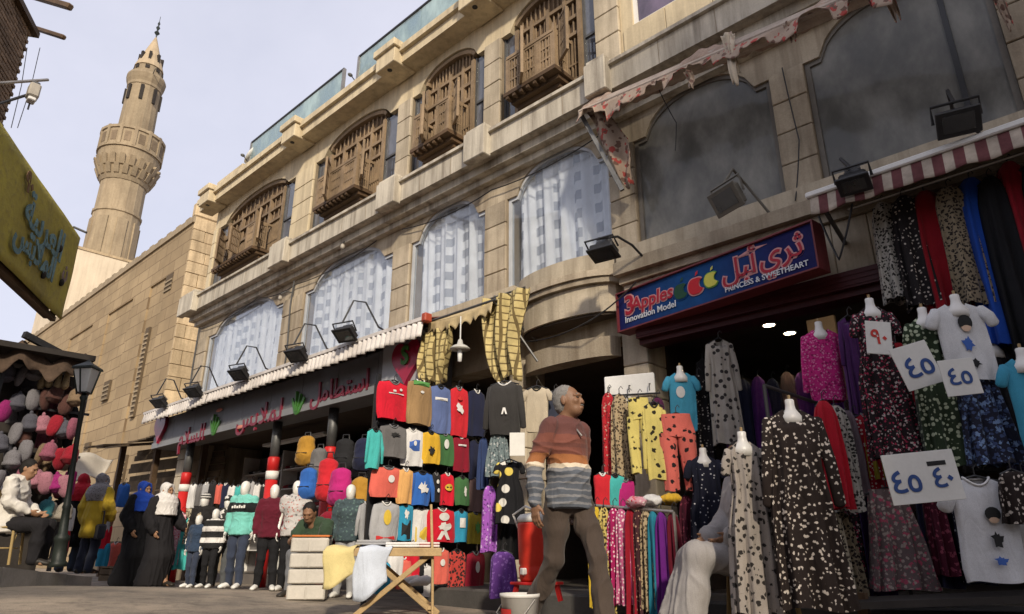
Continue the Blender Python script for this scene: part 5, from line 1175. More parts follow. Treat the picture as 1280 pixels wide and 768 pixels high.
# ---- man in grey galabiya sitting among the dresses
gl_ = at(952, 760, 5.3); gl_.z = .0; gz_ = face_dir(-1, .25)
m3 = Fig('person', 'man in pale grey robe sitting on a chair half hidden by the dresses', 'person', gl_, gz_, 1.74, dict(SEAT, knR=(-.08, -.47, .5), anR=(-.08, -.64, .085), toR=(-.09, -.82, .04), knL=(.08, -.5, .53), anL=(.08, -.60, .085), toL=(.09, -.78, .04)), vox=.010, skin=M_skin2)
M_galab = fabric('grey_robe', 'solid', [(.33, .31, .30)])
j = m3.j; mb = SB(); i = .05
mb.limb([j['pelvis'], j['waist'], j['chest'], (j['shL']+j['shR'])*.5, j['neck']], [(.2, .17), (.18, .15), (.19, .15), (.16, .11), (.075, .075)], 20)
for q in 'RL': mb.limb([j['sh'+q], j['el'+q], j['wr'+q]], [.09, .085, .07]); mb.limb([j['hip'+q], j['kn'+q]+V(0, 0, -.0), j['kn'+q]*.5+j['an'+q]*.5, j['an'+q]+V(0, 0, .04)], [.115, .085, .088, .10])
mb.limb([(j['hipR']+j['hipL'])*.5, (j['knR']+j['knL'])*.5, (j['anR']+j['anL'])*.5+V(0, 0, .06)], [(.14, .085), (.12, .075), (.13, .085)])
m3.part('robe', mb, M_galab, .010, 4, (.014, 6, (1.6, 1.6, .6)), 3, blend=.06); m3.shoes(); m3.hair(M_hairb, .01)
chair('cane chair under the man in the grey robe', gl_+V(0, 0, .0), gz_, mat('dark_honey_cane', (.24, .16, .06), .5, .2, 5, 60, .1, 0))
# ---- dressed mannequins in front of the left shop
def mannequin(label, px, py, D, h, rz, topm, botm, pose=None, kind='sweater', extra=None, shoe=None, hem=.86, hood=False):
    f = Fig('mannequin', label, 'mannequin', wloc(px, py, D), rz, h, pose, 'mannequins in front of the left shop', face=False, hand=True, skin=M_mann, vox=.014)
    f.top(topm, kind, .026, hem, 1 if kind != 'tee' else .5, hood=hood); f.pants(botm, 'trousers', .014, ank=.06); f.shoes(shoe or M_wshoe)
    return f
step = dict(knL=(.1, -.07, .5), anL=(.12, -.08, .085), toL=(.14, -.25, .035), anR=(-.13, .06, .085), toR=(-.18, -.1, .035))
M_den = fabric('navy_denim', 'solid', [(.035, .045, .075)]); M_bkj = fabric('black_jeans', 'solid', [(.014, .014, .016)]); M_gryt = fabric('grey_marl', 'solid', [(.30, .30, .31)])
fd = face_dir(-.15, 1)
f = mannequin('white mannequin in mint green sweatshirt with black chest band and dark jeans', 290, 748, 10.0, 1.42, fd, fabric('mint_band', 'bands', [(0, (.17, .50, .44)), (.93, (.17, .50, .44)), (.99, (.012, .014, .016)), (1.12, (.17, .50, .44)), (1.3, (.17, .50, .44))]), M_den, step)
for k in range(6): f.raw('chest_lettering', MB().box(-.12+k*.042, -.09+k*.042, -.172, -.164, 1.265, 1.315 if k % 2 else 1.30), M_white, False)
mannequin('white mannequin in maroon sweatshirt and black trousers beside the mint green one', 328, 752, 9.6, 1.34, face_dir(.3, 1), fabric('maroon_cloth', 'solid', [(.10, .010, .022)]), M_bkj, step, hood=True)
mannequin('white mannequin in pale grey printed tee and black trousers behind the white boxes', 358, 748, 9.6, 1.40, face_dir(.1, 1), fabric('printed_grey_tee', 'floral', [(.48, .46, .45), (.2, .2, .2), (.4, .12, .1)], 18, .25), M_bkj, step, 'tee')
mannequin('white mannequin in dark teal patterned sweatshirt and pale grey trousers by the folding table', 428, 758, 8.6, 1.28, face_dir(.0, 1), fabric('teal_pattern', 'floral', [(.05, .075, .085), (.10, .16, .15)], 22, .3), M_gryt, step)
mannequin('small white mannequin in denim jacket and jeans at the left of the mannequin row', 236, 742, 10.6, 1.0, face_dir(-.3, 1), fabric('denim_jacket', 'solid', [(.03, .05, .09)]), M_den, step)
f = mannequin('mannequin in black and white striped top and black trousers', 256, 746, 10.3, 1.06, face_dir(-.1, 1), fabric('bw_bands', 'stripes', [(.02, .02, .02), (.62, .6, .58)], 6.5, .45), M_bkj, step)
f = mannequin('mannequin in dark jacket with pale fur front and black and white knitted hat', 240, 743, 10.9, 1.34, face_dir(-.2, 1), fabric('dark_jacket_cloth', 'solid', [(.02, .018, .018)]), M_bkj, step)
f.part('fur_front', SB().ell((0, -.11, 1.24), (.075, .05, .13), 12, 8), fabric('pale_fur', 'floral', [(.45, .38, .27), (.25, .2, .13)], 40, .3), .012, 2, (.012, 30, (1, 1, 1))); f.raw('knitted_hat', MB().ell(f.HM@V(0, .01, .06), (.098, .11, .09), 14, 10), fabric('bw_knit', 'stripes', [(.03, .03, .03), (.55, .54, .52)], 26, .5))
f = mannequin('mannequin in grey jeans and black and white patterned hooded top', 270, 746, 10.5, 1.26, face_dir(.1, 1), fabric('bw_pattern', 'floral', [(.03, .03, .03), (.6, .58, .56)], 12, .35), fabric('slate_jeans', 'solid', [(.09, .095, .1)]), step, hood=True)
f.raw('knitted_hat', MB().ell(f.HM@V(0, .01, .06), (.098, .11, .09), 14, 10), MATS['bw_pattern'])
# ================================================================ garments
def gmesh(kind, W, H, seed, dep=.09, folds=1.):
    """hanging garment, shoulders at z=0, hem at -H, front to -Y"""
    r = random.Random(seed); mb = MB(); ph = [r.uniform(0, 6.28) for _ in range(8)]; hw = W/2
    def tubeg(cx, wf, df, z0, z1, nr, nc, amp, nf, neck=0., tilt=0.):
        rows = []
        for i in range(nr+1):
            t = i/nr; w_, d = wf(t), df(t)
            for k in range(nc):
                a = 2*pi*k/nc; ca, sa = cos(a), sin(a)
                f = amp*t**.6*(sin(nf*a+ph[0]+.8*sin(2.5*t+ph[1]))+.55*sin((2*nf+1)*a+ph[2]+t*2))
                x = w_*math.copysign(abs(ca)**.85, ca)*(1+f*1.2/max(w_, .05)*.35); y = d*math.copysign(abs(sa)**.8, sa)+f*math.copysign(1, sa)*.9
                z = z0+(z1-z0)*t
                if i == 0: z -= neck*(max(0, -sa)**2+.2*max(0, sa))
                elif i == 1: z -= neck*.55*max(0, -sa)**2
                z += .012*sin(3*a+ph[3])*t*H
                rows.append((cx+x+tilt*t+.02*W*sin(4*t+ph[4]), y, z))
        fs = [(i*nc+k, i*nc+(k+1) % nc, (i+1)*nc+(k+1) % nc, (i+1)*nc+k) for i in range(nr) for k in range(nc)]
        mb.add(rows, fs)
    def lerp(pts):
        def f(t):
            for (a, b), (c, d) in zip(pts, pts[1:]):
                if t <= c: return b+(d-b)*((t-a)/(c-a))
            return pts[-1][1]
        return f
    def sleeve(sg, x0, z0, x1, z1, r0, r1):
        b = V(sg*(x0+x1)*.5+sg*.01, -.02, (z0+z1)*.5+.0); mb.limb([V(sg*x0, 0, z0), b, V(sg*x1, -.015, z1)], [(r0, r0*.5), ((r0+r1)/2, (r0+r1)*.26), (r1, r1*.48)], 12)
    A = .012*folds
    if kind in ('sweater', 'jacket', 'tee', 'vest'):
        bw = hw*(.74 if kind != 'vest' else 1.06); t1 = .07
        tubeg(0, lerp([(0, hw*.32), (.04, hw*.5), (t1, bw*.92), (.2, bw), (.85, bw*1.02), (1, bw*.94)]), lerp([(0, dep*.5), (.1, dep*.8), (.4, dep), (1, dep*.9)]), 0, -H, 14, 30, A, 3, .05*min(1, H*2))
        if kind in ('sweater', 'jacket'):
            for sg in (-1, 1): sleeve(sg, bw*.88, -H*.11, hw*.94, -H*.86, W*.105, W*.07)
        elif kind == 'tee':
            for sg in (-1, 1): sleeve(sg, bw*.86, -H*.10, hw*.95, -H*.30, W*.11, W*.10)
    elif kind in ('dress', 'robe'):
        sh = hw*(.66 if kind == 'dress' else .74)
        tubeg(0, lerp([(0, hw*.25), (.025, hw*.42), (.05, sh), (.16, sh*.97), (.3, sh*.92), (.5, hw*.84), (1, hw*.95)]), lerp([(0, dep*.4), (.06, dep*.7), (.2, dep*.9), (.3, dep*.8), (1, dep*1.1)]), 0, -H, 26, 64, A*2.1, 8, .13 if kind == 'robe' else .07)
        for sg in (-1, 1):
            if kind == 'dress': sleeve(sg, sh*.9, -H*.06, hw*.86, -H*.2, W*.10, W*.095)
            else: sleeve(sg, sh*.9, -H*.06, hw*.98, -H*.5, W*.10, W*.085)
    elif kind == 'skirt':
        tubeg(0, lerp([(0, hw*.55), (.08, hw*.6), (1, hw)]), lerp([(0, dep*.7), (1, dep*1.2)]), 0, -H, 16, 60, A*2.4, 9)
    elif kind == 'pants':
        tubeg(0, lerp([(0, hw*.8), (1, hw*.95)]), lerp([(0, dep*.8), (1, dep)]), 0, -H*.3, 5, 24, A*.5, 3)
        for sg in (-1, 1): tubeg(sg*hw*.5, lerp([(0, hw*.52), (.5, hw*.44), (1, hw*.40)]), lerp([(0, dep), (1, dep*.8)]), -H*.26, -H, 14, 18, A*.8, 3, 0, sg*hw*.06)
    elif kind == 'narrow':               # a garment seen edge-on on a rail
        tubeg(0, lerp([(0, hw*.35), (.05, hw*.7), (.15, hw*.9), (.5, hw), (1, hw*1.05)]), lerp([(0, dep*.6), (.06, dep), (.3, dep*.92), (1, dep*1.05)]), 0, -H, 22, 44, A*2.4, 6)
    return mb
GN = [0]
fab_rib = fabric('rib_knit', 'stripes', [(.12, .12, .13), (.2, .2, .21)], 60, .5)
KNAME = dict(sweater='sweater', jacket='jacket', tee='t_shirt', vest='vest', dress='dress', robe='robe', skirt='skirt', pants='trousers', narrow='dress')
def G(kind, fab, label, px, py, D=None, Y=None, X=None, fa=R(35), dep=None, folds=1., group=None, prints=None, hook=True, cat=None, neck=False, name=None, scale_w=1.):
    """px=(left,right), py=(top,bottom) of the garment in the picture, at depth D (or on plane Y / X)"""
    pc = (px[0]+px[1])/2; GN[0] += 1
    if X is not None: p = onX(pc, py[0], X); D = (p-CP).dot(FW)
    elif Y is not None: p = onY(pc, py[0], Y); D = (p-CP).dot(FW)
    p = at(pc, py[0], D); q = at(pc, py[1], D); H = p.z-q.z
    ym = py[0]*.6+py[1]*.4; a, b = at(px[0], ym, D), at(px[1], ym, D); W_ = (b-a).length
    cw = abs(cos(fa-face_dir(0, 1))); dp = dep or min(.09, max(.045, W_*.14)) * (.65 if kind in ('tee', 'vest') else 1)
    W_ = max(.1, (W_-2*dp*sqrt(max(0, 1-cw*cw))*.7)/max(cw, .45))*scale_w*(.82 if kind in ('dress', 'robe') else .9 if kind == 'skirt' else 1)
    o = thing(name or KNAME[kind], label, cat or {'t_shirt': 't-shirt'}.get(KNAME[kind], KNAME[kind]), p, fa, group)
    gm = gmesh(kind, W_, H, GN[0], dp, folds).build({'t_shirt': 'shirt_cloth'}.get(KNAME[kind], KNAME[kind]+'_cloth'), fab, o, smooth=True)
    if hook and not neck:
        MB().tube([(-W_*.36, 0, -.05*min(1, H)), (0, 0, .015), (W_*.36, 0, -.05*min(1, H))], .008, 6).tube([(0, 0, .015), (0, 0, .06), (.02, 0, .085), (.035, 0, .06)], .004, 5).build('hanger', M_black, o)
    if neck:
        s_ = min(1.15, max(.75, W_/.42)); MB().lathe([(.0, .07), (.024, .068), (.031, .06), (.03, .028), (.035, .0), (.052, -.025), (.07, -.05), (.07, -.1)], 16, sy=.7).build('neck_form', M_mann, o, smooth=True)
        MB().lathe([(.009, .07), (.010, .095), (0, .10)], 8).build('neck_pin', M_pale_wood, o)
    if kind in ('vest', 'sweater', 'tee', 'jacket') and not neck:
        ck_ = [P_k, fab_rib, P_w][GN[0] % 3]; hw_ = W_/2; nk = .05*min(1, H*2)
        MB().tube([(hw_*.32*cos(a_)*1.02, dp*.5*sin(a_)-.004, .004-nk*(max(0, -sin(a_))**2+.2*max(0, sin(a_)))) for a_ in [2*pi*i_/18 for i_ in range(19)]], .008, 5).build('collar', ck_, o, smooth=True)
    for pr in (prints or []):
        shape, u, w_, sx, sz, m_ = pr; mb = MB(); bw = W_*.37
        def yf(x): return -dp*max(.05, 1-min(1, abs(x)/bw)**2)**.45-.016
        cx, cz, hx, hz = u*W_, -w_*H, sx*W_/2, sz*H/2
        if shape == 'o': n = 14; pts = [(cx+hx*cos(2*pi*i/n), cz+hz*sin(2*pi*i/n)) for i in range(n)]
        elif shape == 'b': pts = [(cx-hx, cz-hz), (cx+hx, cz-hz), (cx+hx, cz+hz), (cx-hx, cz+hz)]
        elif shape == 'v': pts = [(cx-hx, cz+hz), (cx-hx*.4, cz+hz), (cx, cz-hz*.3), (cx+hx*.4, cz+hz), (cx+hx, cz+hz), (cx+hx*.3, cz-hz), (cx-hx*.3, cz-hz)]
        elif shape == 'A': pts = [(cx-hx, cz-hz), (cx-hx*.4, cz+hz), (cx+hx*.4, cz+hz), (cx+hx, cz-hz), (cx+hx*.45, cz-hz), (cx, cz+hz*.3), (cx-hx*.45, cz-hz)]
        else:
            rr = random.Random(GN[0]); n = 18; pts = []
            for i in range(n): k = rr.uniform(.45, 1.1); pts.append((cx+hx*k*cos(2*pi*i/n), cz+hz*k*sin(2*pi*i/n)))
        vv = [(x, yf(x), z) for x, z in pts]+[(cx, yf(cx)-.001, cz)]; nn_ = len(pts)
        mb.add(vv, [(i, (i+1) % nn_, nn_) for i in range(nn_)]) if shape not in ('A', 'v') else mb.add(vv[:-1], [tuple(range(nn_))])
        mb.build('print', m_, o)
    return o
def sol(n, c): return fabric(n, 'solid', [c])
P_w = mat('print_white', (.65, .64, .62), .8, .1, 8, 60, .1, 0); P_y = mat('print_yellow', (.6, .42, .05), .8, .1, 8, 60, .1, 0); P_k = mat('print_black', (.02, .02, .02), .8, .1, 8, 60, .1, 0); P_r = mat('print_red', (.5, .03, .03), .8, .1, 8, 60, .1, 0); P_b = mat('print_blue', (.05, .12, .4), .8, .1, 8, 60, .1, 0); P_s = mat('print_skin', (.6, .42, .3), .8, .1, 8, 60, .1, 0); P_g = mat('print_green', (.1, .3, .08), .8, .1, 8, 60, .1, 0)
# ---- children's wall: stand at right angles to the shop front
KX = -5.96; kf = R(84)
KW = thing('display_stand', 'black mesh stand hung with rows of children\'s clothes', 'display stand', (KX-.1, -1.15, 0))
MB().box(KX-.2, KX-.17, -1.9, -.32, .3, 2.3).build('back_cloth', M_dark, KW, w=True)
for y in (-1.9, -.3): MB().obox((KX-.13, y, 0), (KX-.13, y, 2.4), .04, .04).build('upright', M_black, KW, w=True)
for z in (2.3, 1.86, 1.42, 1.0, .5): MB().obox((KX-.12, -1.9, z), (KX-.12, -.3, z), .03, .03).build('rail', M_black, KW, w=True)
C = dict(red=(.55, .012, .03), brown=(.30, .19, .09), blue=(.10, .14, .30), red2=(.50, .02, .03), navy=(.015, .018, .045), teal=(.06, .40, .38), grey=(.13, .125, .125), white=(.62, .61, .6), yellow=(.60, .36, .03), green=(.05, .14, .05), maroon=(.22, .01, .025), coral=(.60, .12, .09), orange=(.62, .34, .12), royal=(.03, .12, .42), black=(.02, .02, .022), mauve=(.14, .09, .085), lgrey=(.34, .34, .35), cyan=(.03, .26, .42), olive=(.36, .29, .03), magenta=(.42, .02, .16), purple=(.09, .02, .16), mustard=(.38, .2, .03))
for k_, c_ in C.items(): sol('cloth_'+k_, c_)
def cl_(k): return MATS['cloth_'+k]
GK = 'children\'s clothes on the black stand'
rows = [
 ('top', 477, [('vest', 'red', 'bright red sweater with small white print', (475, 511), 477, 525, [('b', -.05, .27, .1, .05, P_w), ('o', .16, .22, .1, .07, P_w), ('b', .02, .34, .5, .03, P_w)]),
               ('vest', 'brown', 'camel brown sweater with green shoulders', (511, 540), 476, 531, [('b', .0, .08, .7, .1, P_g), ('o', .0, .28, .16, .06, P_w)]),
               ('vest', 'blue', 'slate blue sweater with white lettering', (537, 564), 482, 542, [('b', .0, .3, .6, .06, P_w)]),
               ('vest', 'red2', 'red sweater with white print, right of the slate blue one', (562, 585), 484, 546, [('x', .0, .45, .5, .25, P_w), ('o', .0, .25, .3, .08, P_r)]),
               ('vest', 'navy', 'very dark navy sweater', (585, 607), 488, 546, None)]),
 ('second', 533, [('sweater', 'teal', 'turquoise sweater at the outer edge', (458, 480), 536, 586, None),
               ('vest', 'grey', 'charcoal sweater with dark lettering', (476, 508), 532, 572, [('x', .0, .3, .5, .16, P_k)]),
               ('vest', 'white', 'white sweater with blue chest band', (502, 529), 536, 583, [('b', .0, .45, .72, .3, P_b), ('o', .08, .4, .15, .14, P_w)]),
               ('vest', 'yellow', 'yellow sweater with dark print', (527, 550), 540, 580, [('x', .0, .6, .5, .3, P_k)]),
               ('vest', 'green', 'green sweater with pale badge', (545, 567), 542, 582, [('o', .0, .35, .3, .3, P_w)]),
               ('vest', 'maroon', 'maroon sweater with thin lettering', (565, 587), 545, 590, [('b', .0, .28, .5, .05, P_w)]),
               ('vest', 'navy', 'dark navy sweater, last to the right', (586, 607), 550, 600, None)]),
 ('third', 585, [('vest', 'coral', 'coral sweater with white motif', (466, 505), 584, 622, [('o', .05, .4, .2, .25, P_w)]),
               ('vest', 'orange', 'pale orange sweater', (497, 517), 586, 630, None),
               ('sweater', 'royal', 'royal blue sweater with pale print', (512, 543), 590, 632, [('x', .0, .5, .4, .4, P_w)]),
               ('vest', 'black', 'black sweater with white spots', (538, 552), 592, 628, [('o', .0, .3, .3, .15, P_w), ('o', .1, .6, .3, .15, P_w)]),
               ('vest', 'red', 'red sweater with yellow oval', (550, 568), 592, 632, [('o', .0, .45, .6, .22, P_y), ('b', .0, .45, .4, .06, P_k)]),
               ('vest', 'green', 'dark green sweater with pale print', (568, 587), 596, 632, [('x', .1, .5, .3, .4, P_w)]),
               ('vest', 'mauve', 'brownish mauve sweater', (586, 606), 598, 640, None)]),
 ('fourth', 630, [('vest', 'lgrey', 'pale grey sweater with red hem and yellow figure', (467, 499), 628, 676, [('o', .0, .4, .3, .4, P_y), ('b', .0, .93, .72, .1, P_r)]),
               ('vest', 'cyan', 'cyan and dark dotted sweater', (496, 517), 630, 676, [('b', .0, .7, .7, .5, P_k), ('x', .0, .3, .4, .3, P_w)]),
               ('vest', 'white', 'white sweater with yellow lower half', (515, 537), 634, 680, [('b', .0, .75, .7, .42, P_y)]),
               ('vest', 'red', 'red sweater with large white figure', (536, 569), 636, 678, [('o', .0, .25, .4, .25, P_w), ('x', .0, .55, .6, .35, P_w), ('A', .0, .8, .5, .25, P_w)]),
               ('vest', 'cyan', 'cyan sweater with pale square', (566, 586), 638, 678, [('b', .0, .4, .4, .3, P_w)]),
               ('vest', 'olive', 'olive yellow sweater with round print', (583, 605), 640, 680, [('x', .0, .5, .4, .4, P_g)])]),
 ('lowest', 690, [('vest', 'coral', 'coral sweater with white motif', (540, 562), 686, 730, [('o', .0, .4, .3, .2, P_w)]),
               ('vest', None, 'red and black animal print sweater', (560, 582), 688, 734, None),
               ('vest', 'maroon', 'maroon sweater with pale oval', (582, 606), 690, 738, [('o', .0, .4, .25, .3, P_w)])])]
fabric('cloth_animal', 'spots', [(.45, .05, .04), (.02, .015, .015)], 30, .42)
for rn, y0, items in rows:
    for i, (kd, ck, lb, px, t, b, pr) in enumerate(items):
        G(kd, cl_(ck) if ck else MATS['cloth_animal'], f'{lb}, {rn} row of children\'s stand', px, (t, b), X=KX+rnd(-.02, .04), fa=kf+rnd(-.1, .1), dep=.034, group=GK, prints=pr, cat='sweater', name='sweater')
# ---- garments right of the stand
fab = fabric
G('jacket', sol('charcoal_coat', (.035, .033, .032)), 'charcoal hooded jacket with white mark hanging above the walking man\'s shoulder', (604, 658), (478, 545), 7.0, fa=R(30), dep=.1, prints=[('A', .05, .58, .14, .12, P_w)])
G('tee', sol('beige_cloth', (.42, .36, .27)), 'plain beige top beside the charcoal jacket', (652, 690), (484, 540), 7.2, fa=R(30))
G('vest', sol('steel_navy', (.03, .035, .055)), 'dark navy top behind the walking man\'s head', (680, 706), (490, 540), 7.3, fa=R(30))
G('skirt', fab('grey_teal_print', 'floral', [(.14, .18, .19), (.4, .42, .42), (.04, .05, .06)], 26, .3), 'grey and teal patterned skirt below the charcoal jacket', (606, 642), (542, 596), 7.0, fa=R(30), folds=1.4)
G('dress', fab('big_dots', 'dots', [(.012, .012, .014), (.62, .6, .55), (.58, .46, .10)], 9, .34), 'black dress with large white and yellow dots', (612, 662), (576, 655), 6.7, fa=R(35), folds=.6)
G('narrow', fab('purple_floral', 'floral', [(.30, .09, .42), (.5, .35, .6), (.1, .03, .16)], 24, .3), 'lilac floral garment left of the dotted black dress', (602, 622), (608, 690), 7.0, fa=R(35))
G('skirt', sol('plain_black', (.012, .012, .013)), 'plain black skirt under the dotted black dress', (620, 660), (650, 700), 6.9, fa=R(35), folds=1.4)
G('narrow', fab('purple_dark', 'floral', [(.10, .035, .2), (.2, .1, .34)], 26, .3), 'dark violet printed garment near the white bucket', (612, 646), (690, 748), 6.7, fa=R(35))
G('narrow', sol('blue_slip', (.03, .05, .13)), 'dark blue garment between the stand and the patterned skirt', (598, 612), (548, 612), 7.2, fa=R(35))
# price card
def card(label, px, py, D, fa, lines, m_, tilt=0., group=None, black=None):
    pc = ((px[0]+px[1])/2, (py[0]+py[1])/2); p = at(pc[0], pc[1], D); a, b = at(px[0], pc[1], D), at(px[1], pc[1], D); w_ = (b-a).length; h = at(pc[0], py[0], D).z-at(pc[0], py[1], D).z
    o = thing('price_card', label, 'price card', p, fa, group); M = Matrix.Rotation(tilt, 4, 'Y')
    MB().cbox(-w_/2, w_/2, -.004, .004, -h/2, h/2, .002, M).build('card', mat('white_card', (.66, .65, .61), .7, .08, 6, 50, .05, 0), o)
    for (t_, sz, u, v_) in lines: text(t_, sz*h, M@Matrix.Translation((u*w_, -.007, v_*h))@UPR, m_, o, ext=.001, bold=sz*h*.018, w=False)
    if black: MB().box(black[0]*w_, black[1]*w_, -.006, -.0045, black[2]*h, black[3]*h, M).build('marker_bar', P_k, o)
    return o
P_ink = mat('ink_blue', (.03, .07, .22), .7, .2, 8, 50, .05, 0); P_inkr = mat('ink_red', (.5, .04, .03), .7, .2, 8, 50, .05, 0)
card('blank white card clipped below the charcoal jacket', (637, 656), (541, 570), 6.5, R(40), [], P_ink)
# ---- white board with nightwear right of the walking man
WB = thing('hanging_board', 'white slatted hanging board above the yellow pyjamas', 'board', at(788, 480, 6.6), R(20)); k_ = .0062*1.15
MB().cbox(-.26, .24, -.02, .02, -.12, .09, .008).build('board', M_white, WB); MB().tube([(-.26, -.06, -.11), (.3, -.06, -.13)], .008, 6).build('hook_rail', M_black, WB)
for u in (-.2, 0, .2): MB().tube([(u, -.02, -.02), (u, -.07, -.03), (u, -.07, -.1)], .005, 5).build('hook', M_black, WB)
leo = fab('leopard', 'spots', [(.40, .31, .19), (.03, .022, .018), (.22, .13, .06)], 42, .42); leo2 = fab('leopard_grey', 'spots', [(.40, .38, .34), (.03, .028, .026)], 40, .42)
yel = fab('yellow_black', 'spots', [(.62, .52, .16), (.03, .025, .015)], 16, .26); cor = fab('coral_black', 'spots', [(.62, .14, .11), (.02, .015, .015)], 16, .28); mag = fab('magenta_dots', 'dots', [(.34, .012, .10), (.7, .5, .55)], 34, .3)
redp = fab('red_print', 'floral', [(.42, .02, .03), (.5, .3, .25), (.1, .01, .01)], 30, .28)
G('narrow', redp, 'red printed nightdress at the left end of the white board', (750, 770), (492, 600), 6.5, fa=R(30)); G('narrow', leo, 'leopard print nightdress second from the left under the white board', (762, 786), (494, 606), 6.4, fa=R(30)); G('narrow', leo2, 'grey leopard print nightdress just left of the yellow pyjamas', (774, 796), (496, 590), 6.45, fa=R(35))
G('pants', yel, 'yellow pyjama trousers with black marks under the white board', (782, 814), (498, 592), 6.2, fa=R(38), folds=1.3); G('sweater', yel, 'yellow pyjama top with black marks beside the coral trousers', (800, 834), (504, 600), 6.15, fa=R(40), folds=1.3)
G('pants', cor, 'coral pyjama trousers with black marks', (822, 868), (518, 614), 6.1, fa=R(36), folds=1.5); G('narrow', sol('plum', (.10, .02, .07)), 'plum top between yellow pyjamas and coral trousers', (812, 830), (498, 560), 6.6, fa=R(35))
G('tee', sol('sky_blue', (.06, .30, .45)), 'sky blue top with pale print hanging by the shop pier', (828, 872), (466, 540), 6.6, fa=R(38), prints=[('o', -.05, .35, .25, .2, P_w)], neck=True)
G('narrow', sol('black_a', (.014, .013, .014)), 'black gown hanging deep behind the sky blue top', (866, 890), (450, 560), 6.9, fa=R(35))
G('robe', fab('grey_dots', 'dots', [(.36, .33, .29), (.035, .03, .03)], 15, .28), 'long grey gown with black dots hanging high in the doorway', (874, 922), (424, 556), 6.4, fa=R(35), folds=.7)
G('dress', fab('navy_stars', 'dots', [(.012, .013, .025), (.45, .45, .48)], 26, .16), 'navy dress with fine white dots on a stand left of the robed man', (846, 912), (570, 712), 6.0, fa=R(38), neck=True)
# ---- long rail behind the walking man
RK = thing('clothes_rail', 'low steel clothes rail packed with printed dresses behind the walking man', 'clothes rail', at(790, 760, 6.0)); ra, rb_ = at(742, 632, 6.2)-RK.location, at(842, 640, 5.7)-RK.location
MB().tube([ra, rb_], .014, 8).build('rail', M_steel, RK)
for q in (ra, rb_): MB().tube([q, V(q.x, q.y, -RK.location.z+.02)], .014, 8).build('upright', M_steel, RK)
rk = [('mustard yellow', sol('rail_yellow', (.55, .38, .03)), 744), ('yellow leopard', fab('leopard_y', 'spots', [(.5, .4, .12), (.03, .02, .015)], 40, .4), 754), ('magenta dotted', mag, 766), ('pale pink dotted', fab('pink_dots', 'dots', [(.45, .1, .22), (.75, .6, .62)], 36, .32), 776), ('crimson', sol('crimson', (.26, .008, .02)), 787), ('dark dotted', fab('brown_dots', 'dots', [(.06, .02, .025), (.5, .3, .2)], 34, .26), 797), ('tan leopard', leo, 807), ('teal blue', sol('rail_teal', (.02, .18, .26)), 816), ('deep purple', sol('rail_purple', (.13, .015, .19)), 826), ('burgundy', sol('burgundy', (.12, .008, .02)), 840)]
for i, (lb, f_, x) in enumerate(rk): G('narrow', f_, f'{lb} garment, {ordw(i)} from the left on the low steel rail', (x-9, x+10), (634+i*.8, 768+rnd(-14, 8)), 6.15-.045*i, fa=R(30)+rnd(-.2, .2), folds=1.3, group='garments on the low steel rail', cat='garment', name='garment')
for i, (lb, ck, x0, x1, y0, y1) in enumerate((('red', 'red2', 742, 764, 592, 634), ('turquoise', 'teal', 758, 780, 594, 634), ('magenta', 'magenta', 772, 792, 600, 636))): G('vest', cl_(ck), f'folded {lb} top hung above the low steel rail', (x0, x1), (y0, y1), 6.3, fa=R(40))
def bundle(label, p, m_, r=.1):
    rr = random.Random(label); mb = SB().ell((0, 0, r*.5), (r*1.3, r, r*.6), 12, 8); me = remesh(mb, .012, 2, .5, (.015, 16, (1, 1, 1)), rr.random()*9); me.materials.append(m_); o = obj('folded_cloth', me); o.location = p; return tag(o, label, 'cloth')
for i, (px, py, lb, m_) in enumerate(((796, 628, 'crumpled pink floral cloth on the low rail', fab('pink_floral', 'floral', [(.5, .25, .3), (.5, .03, .06), (.7, .65, .6)], 30, .3)), (815, 626, 'crumpled white cloth on the low rail', cl_('white')), (838, 624, 'crumpled yellow cloth on the low rail', cl_('yellow')))): bundle(lb, at(px, py+6, 5.9-.02*i), m_, .075)
# ---- front dresses at the right
bwd = fab('black_white_dots', 'spots', [(.024, .017, .015), (.60, .53, .46)], 34, .29); gdot = fab('taupe_dots', 'spots', [(.34, .30, .265), (.028, .024, .022)], 24, .34)
G('robe', bwd, 'long dark brown robe with white dots on a dress form in front', (934, 1042), (512, 762), 4.55, fa=R(38), folds=1.5, neck=True)
G('dress', gdot, 'taupe dress with black spots left of the dark dotted robe', (890, 966), (552, 768), 4.75, fa=R(40), folds=1.4, neck=True)
FR = thing('dress_rail', 'black rail carrying the front dresses beside the robed man', 'clothes rail', at(1010, 768, 4.9)); ra, rb_ = at(955, 482, 4.8)-FR.location, at(1100, 530, 5.4)-FR.location
MB().tube([ra, rb_], .014, 8).build('rail', M_black, FR)
for q in (ra, rb_): MB().tube([q, V(q.x, q.y, -FR.location.z+.05)], .014, 8).build('upright', M_black, FR)
fr_ = [('red', sol('lace_red', (.42, .012, .025)), 1014, 1042, 502, 636), ('black and white leopard', leo2, 1028, 1058, 508, 640), ('cream and black leopard', fab('leopard_c', 'spots', [(.5, .44, .32), (.04, .03, .025)], 46, .42), 1020, 1050, 630, 758), ('grey mauve', sol('grey_mauve', (.2, .15, .17)), 1046, 1068, 514, 620), ('dark purple', sol('front_purple', (.045, .02, .09)), 1052, 1080, 520, 752), ('tan', sol('front_tan', (.25, .19, .12)), 1068, 1082, 522, 600)]
for i, (lb, f_, x0, x1, y0, y1) in enumerate(fr_): G('narrow', f_, f'{lb} dress hanging behind the dark dotted robe', (x0, x1), (y0, y1), 4.9+.09*i, fa=R(40), folds=1.2, group='dresses on the front rail')
G('jacket', fab('red_white_dots', 'dots', [(.34, .012, .025), (.6, .5, .45)], 34, .28), 'red jacket with white dots above the pink flowered skirts', (1056, 1114), (518, 614), 5.2, fa=R(42))
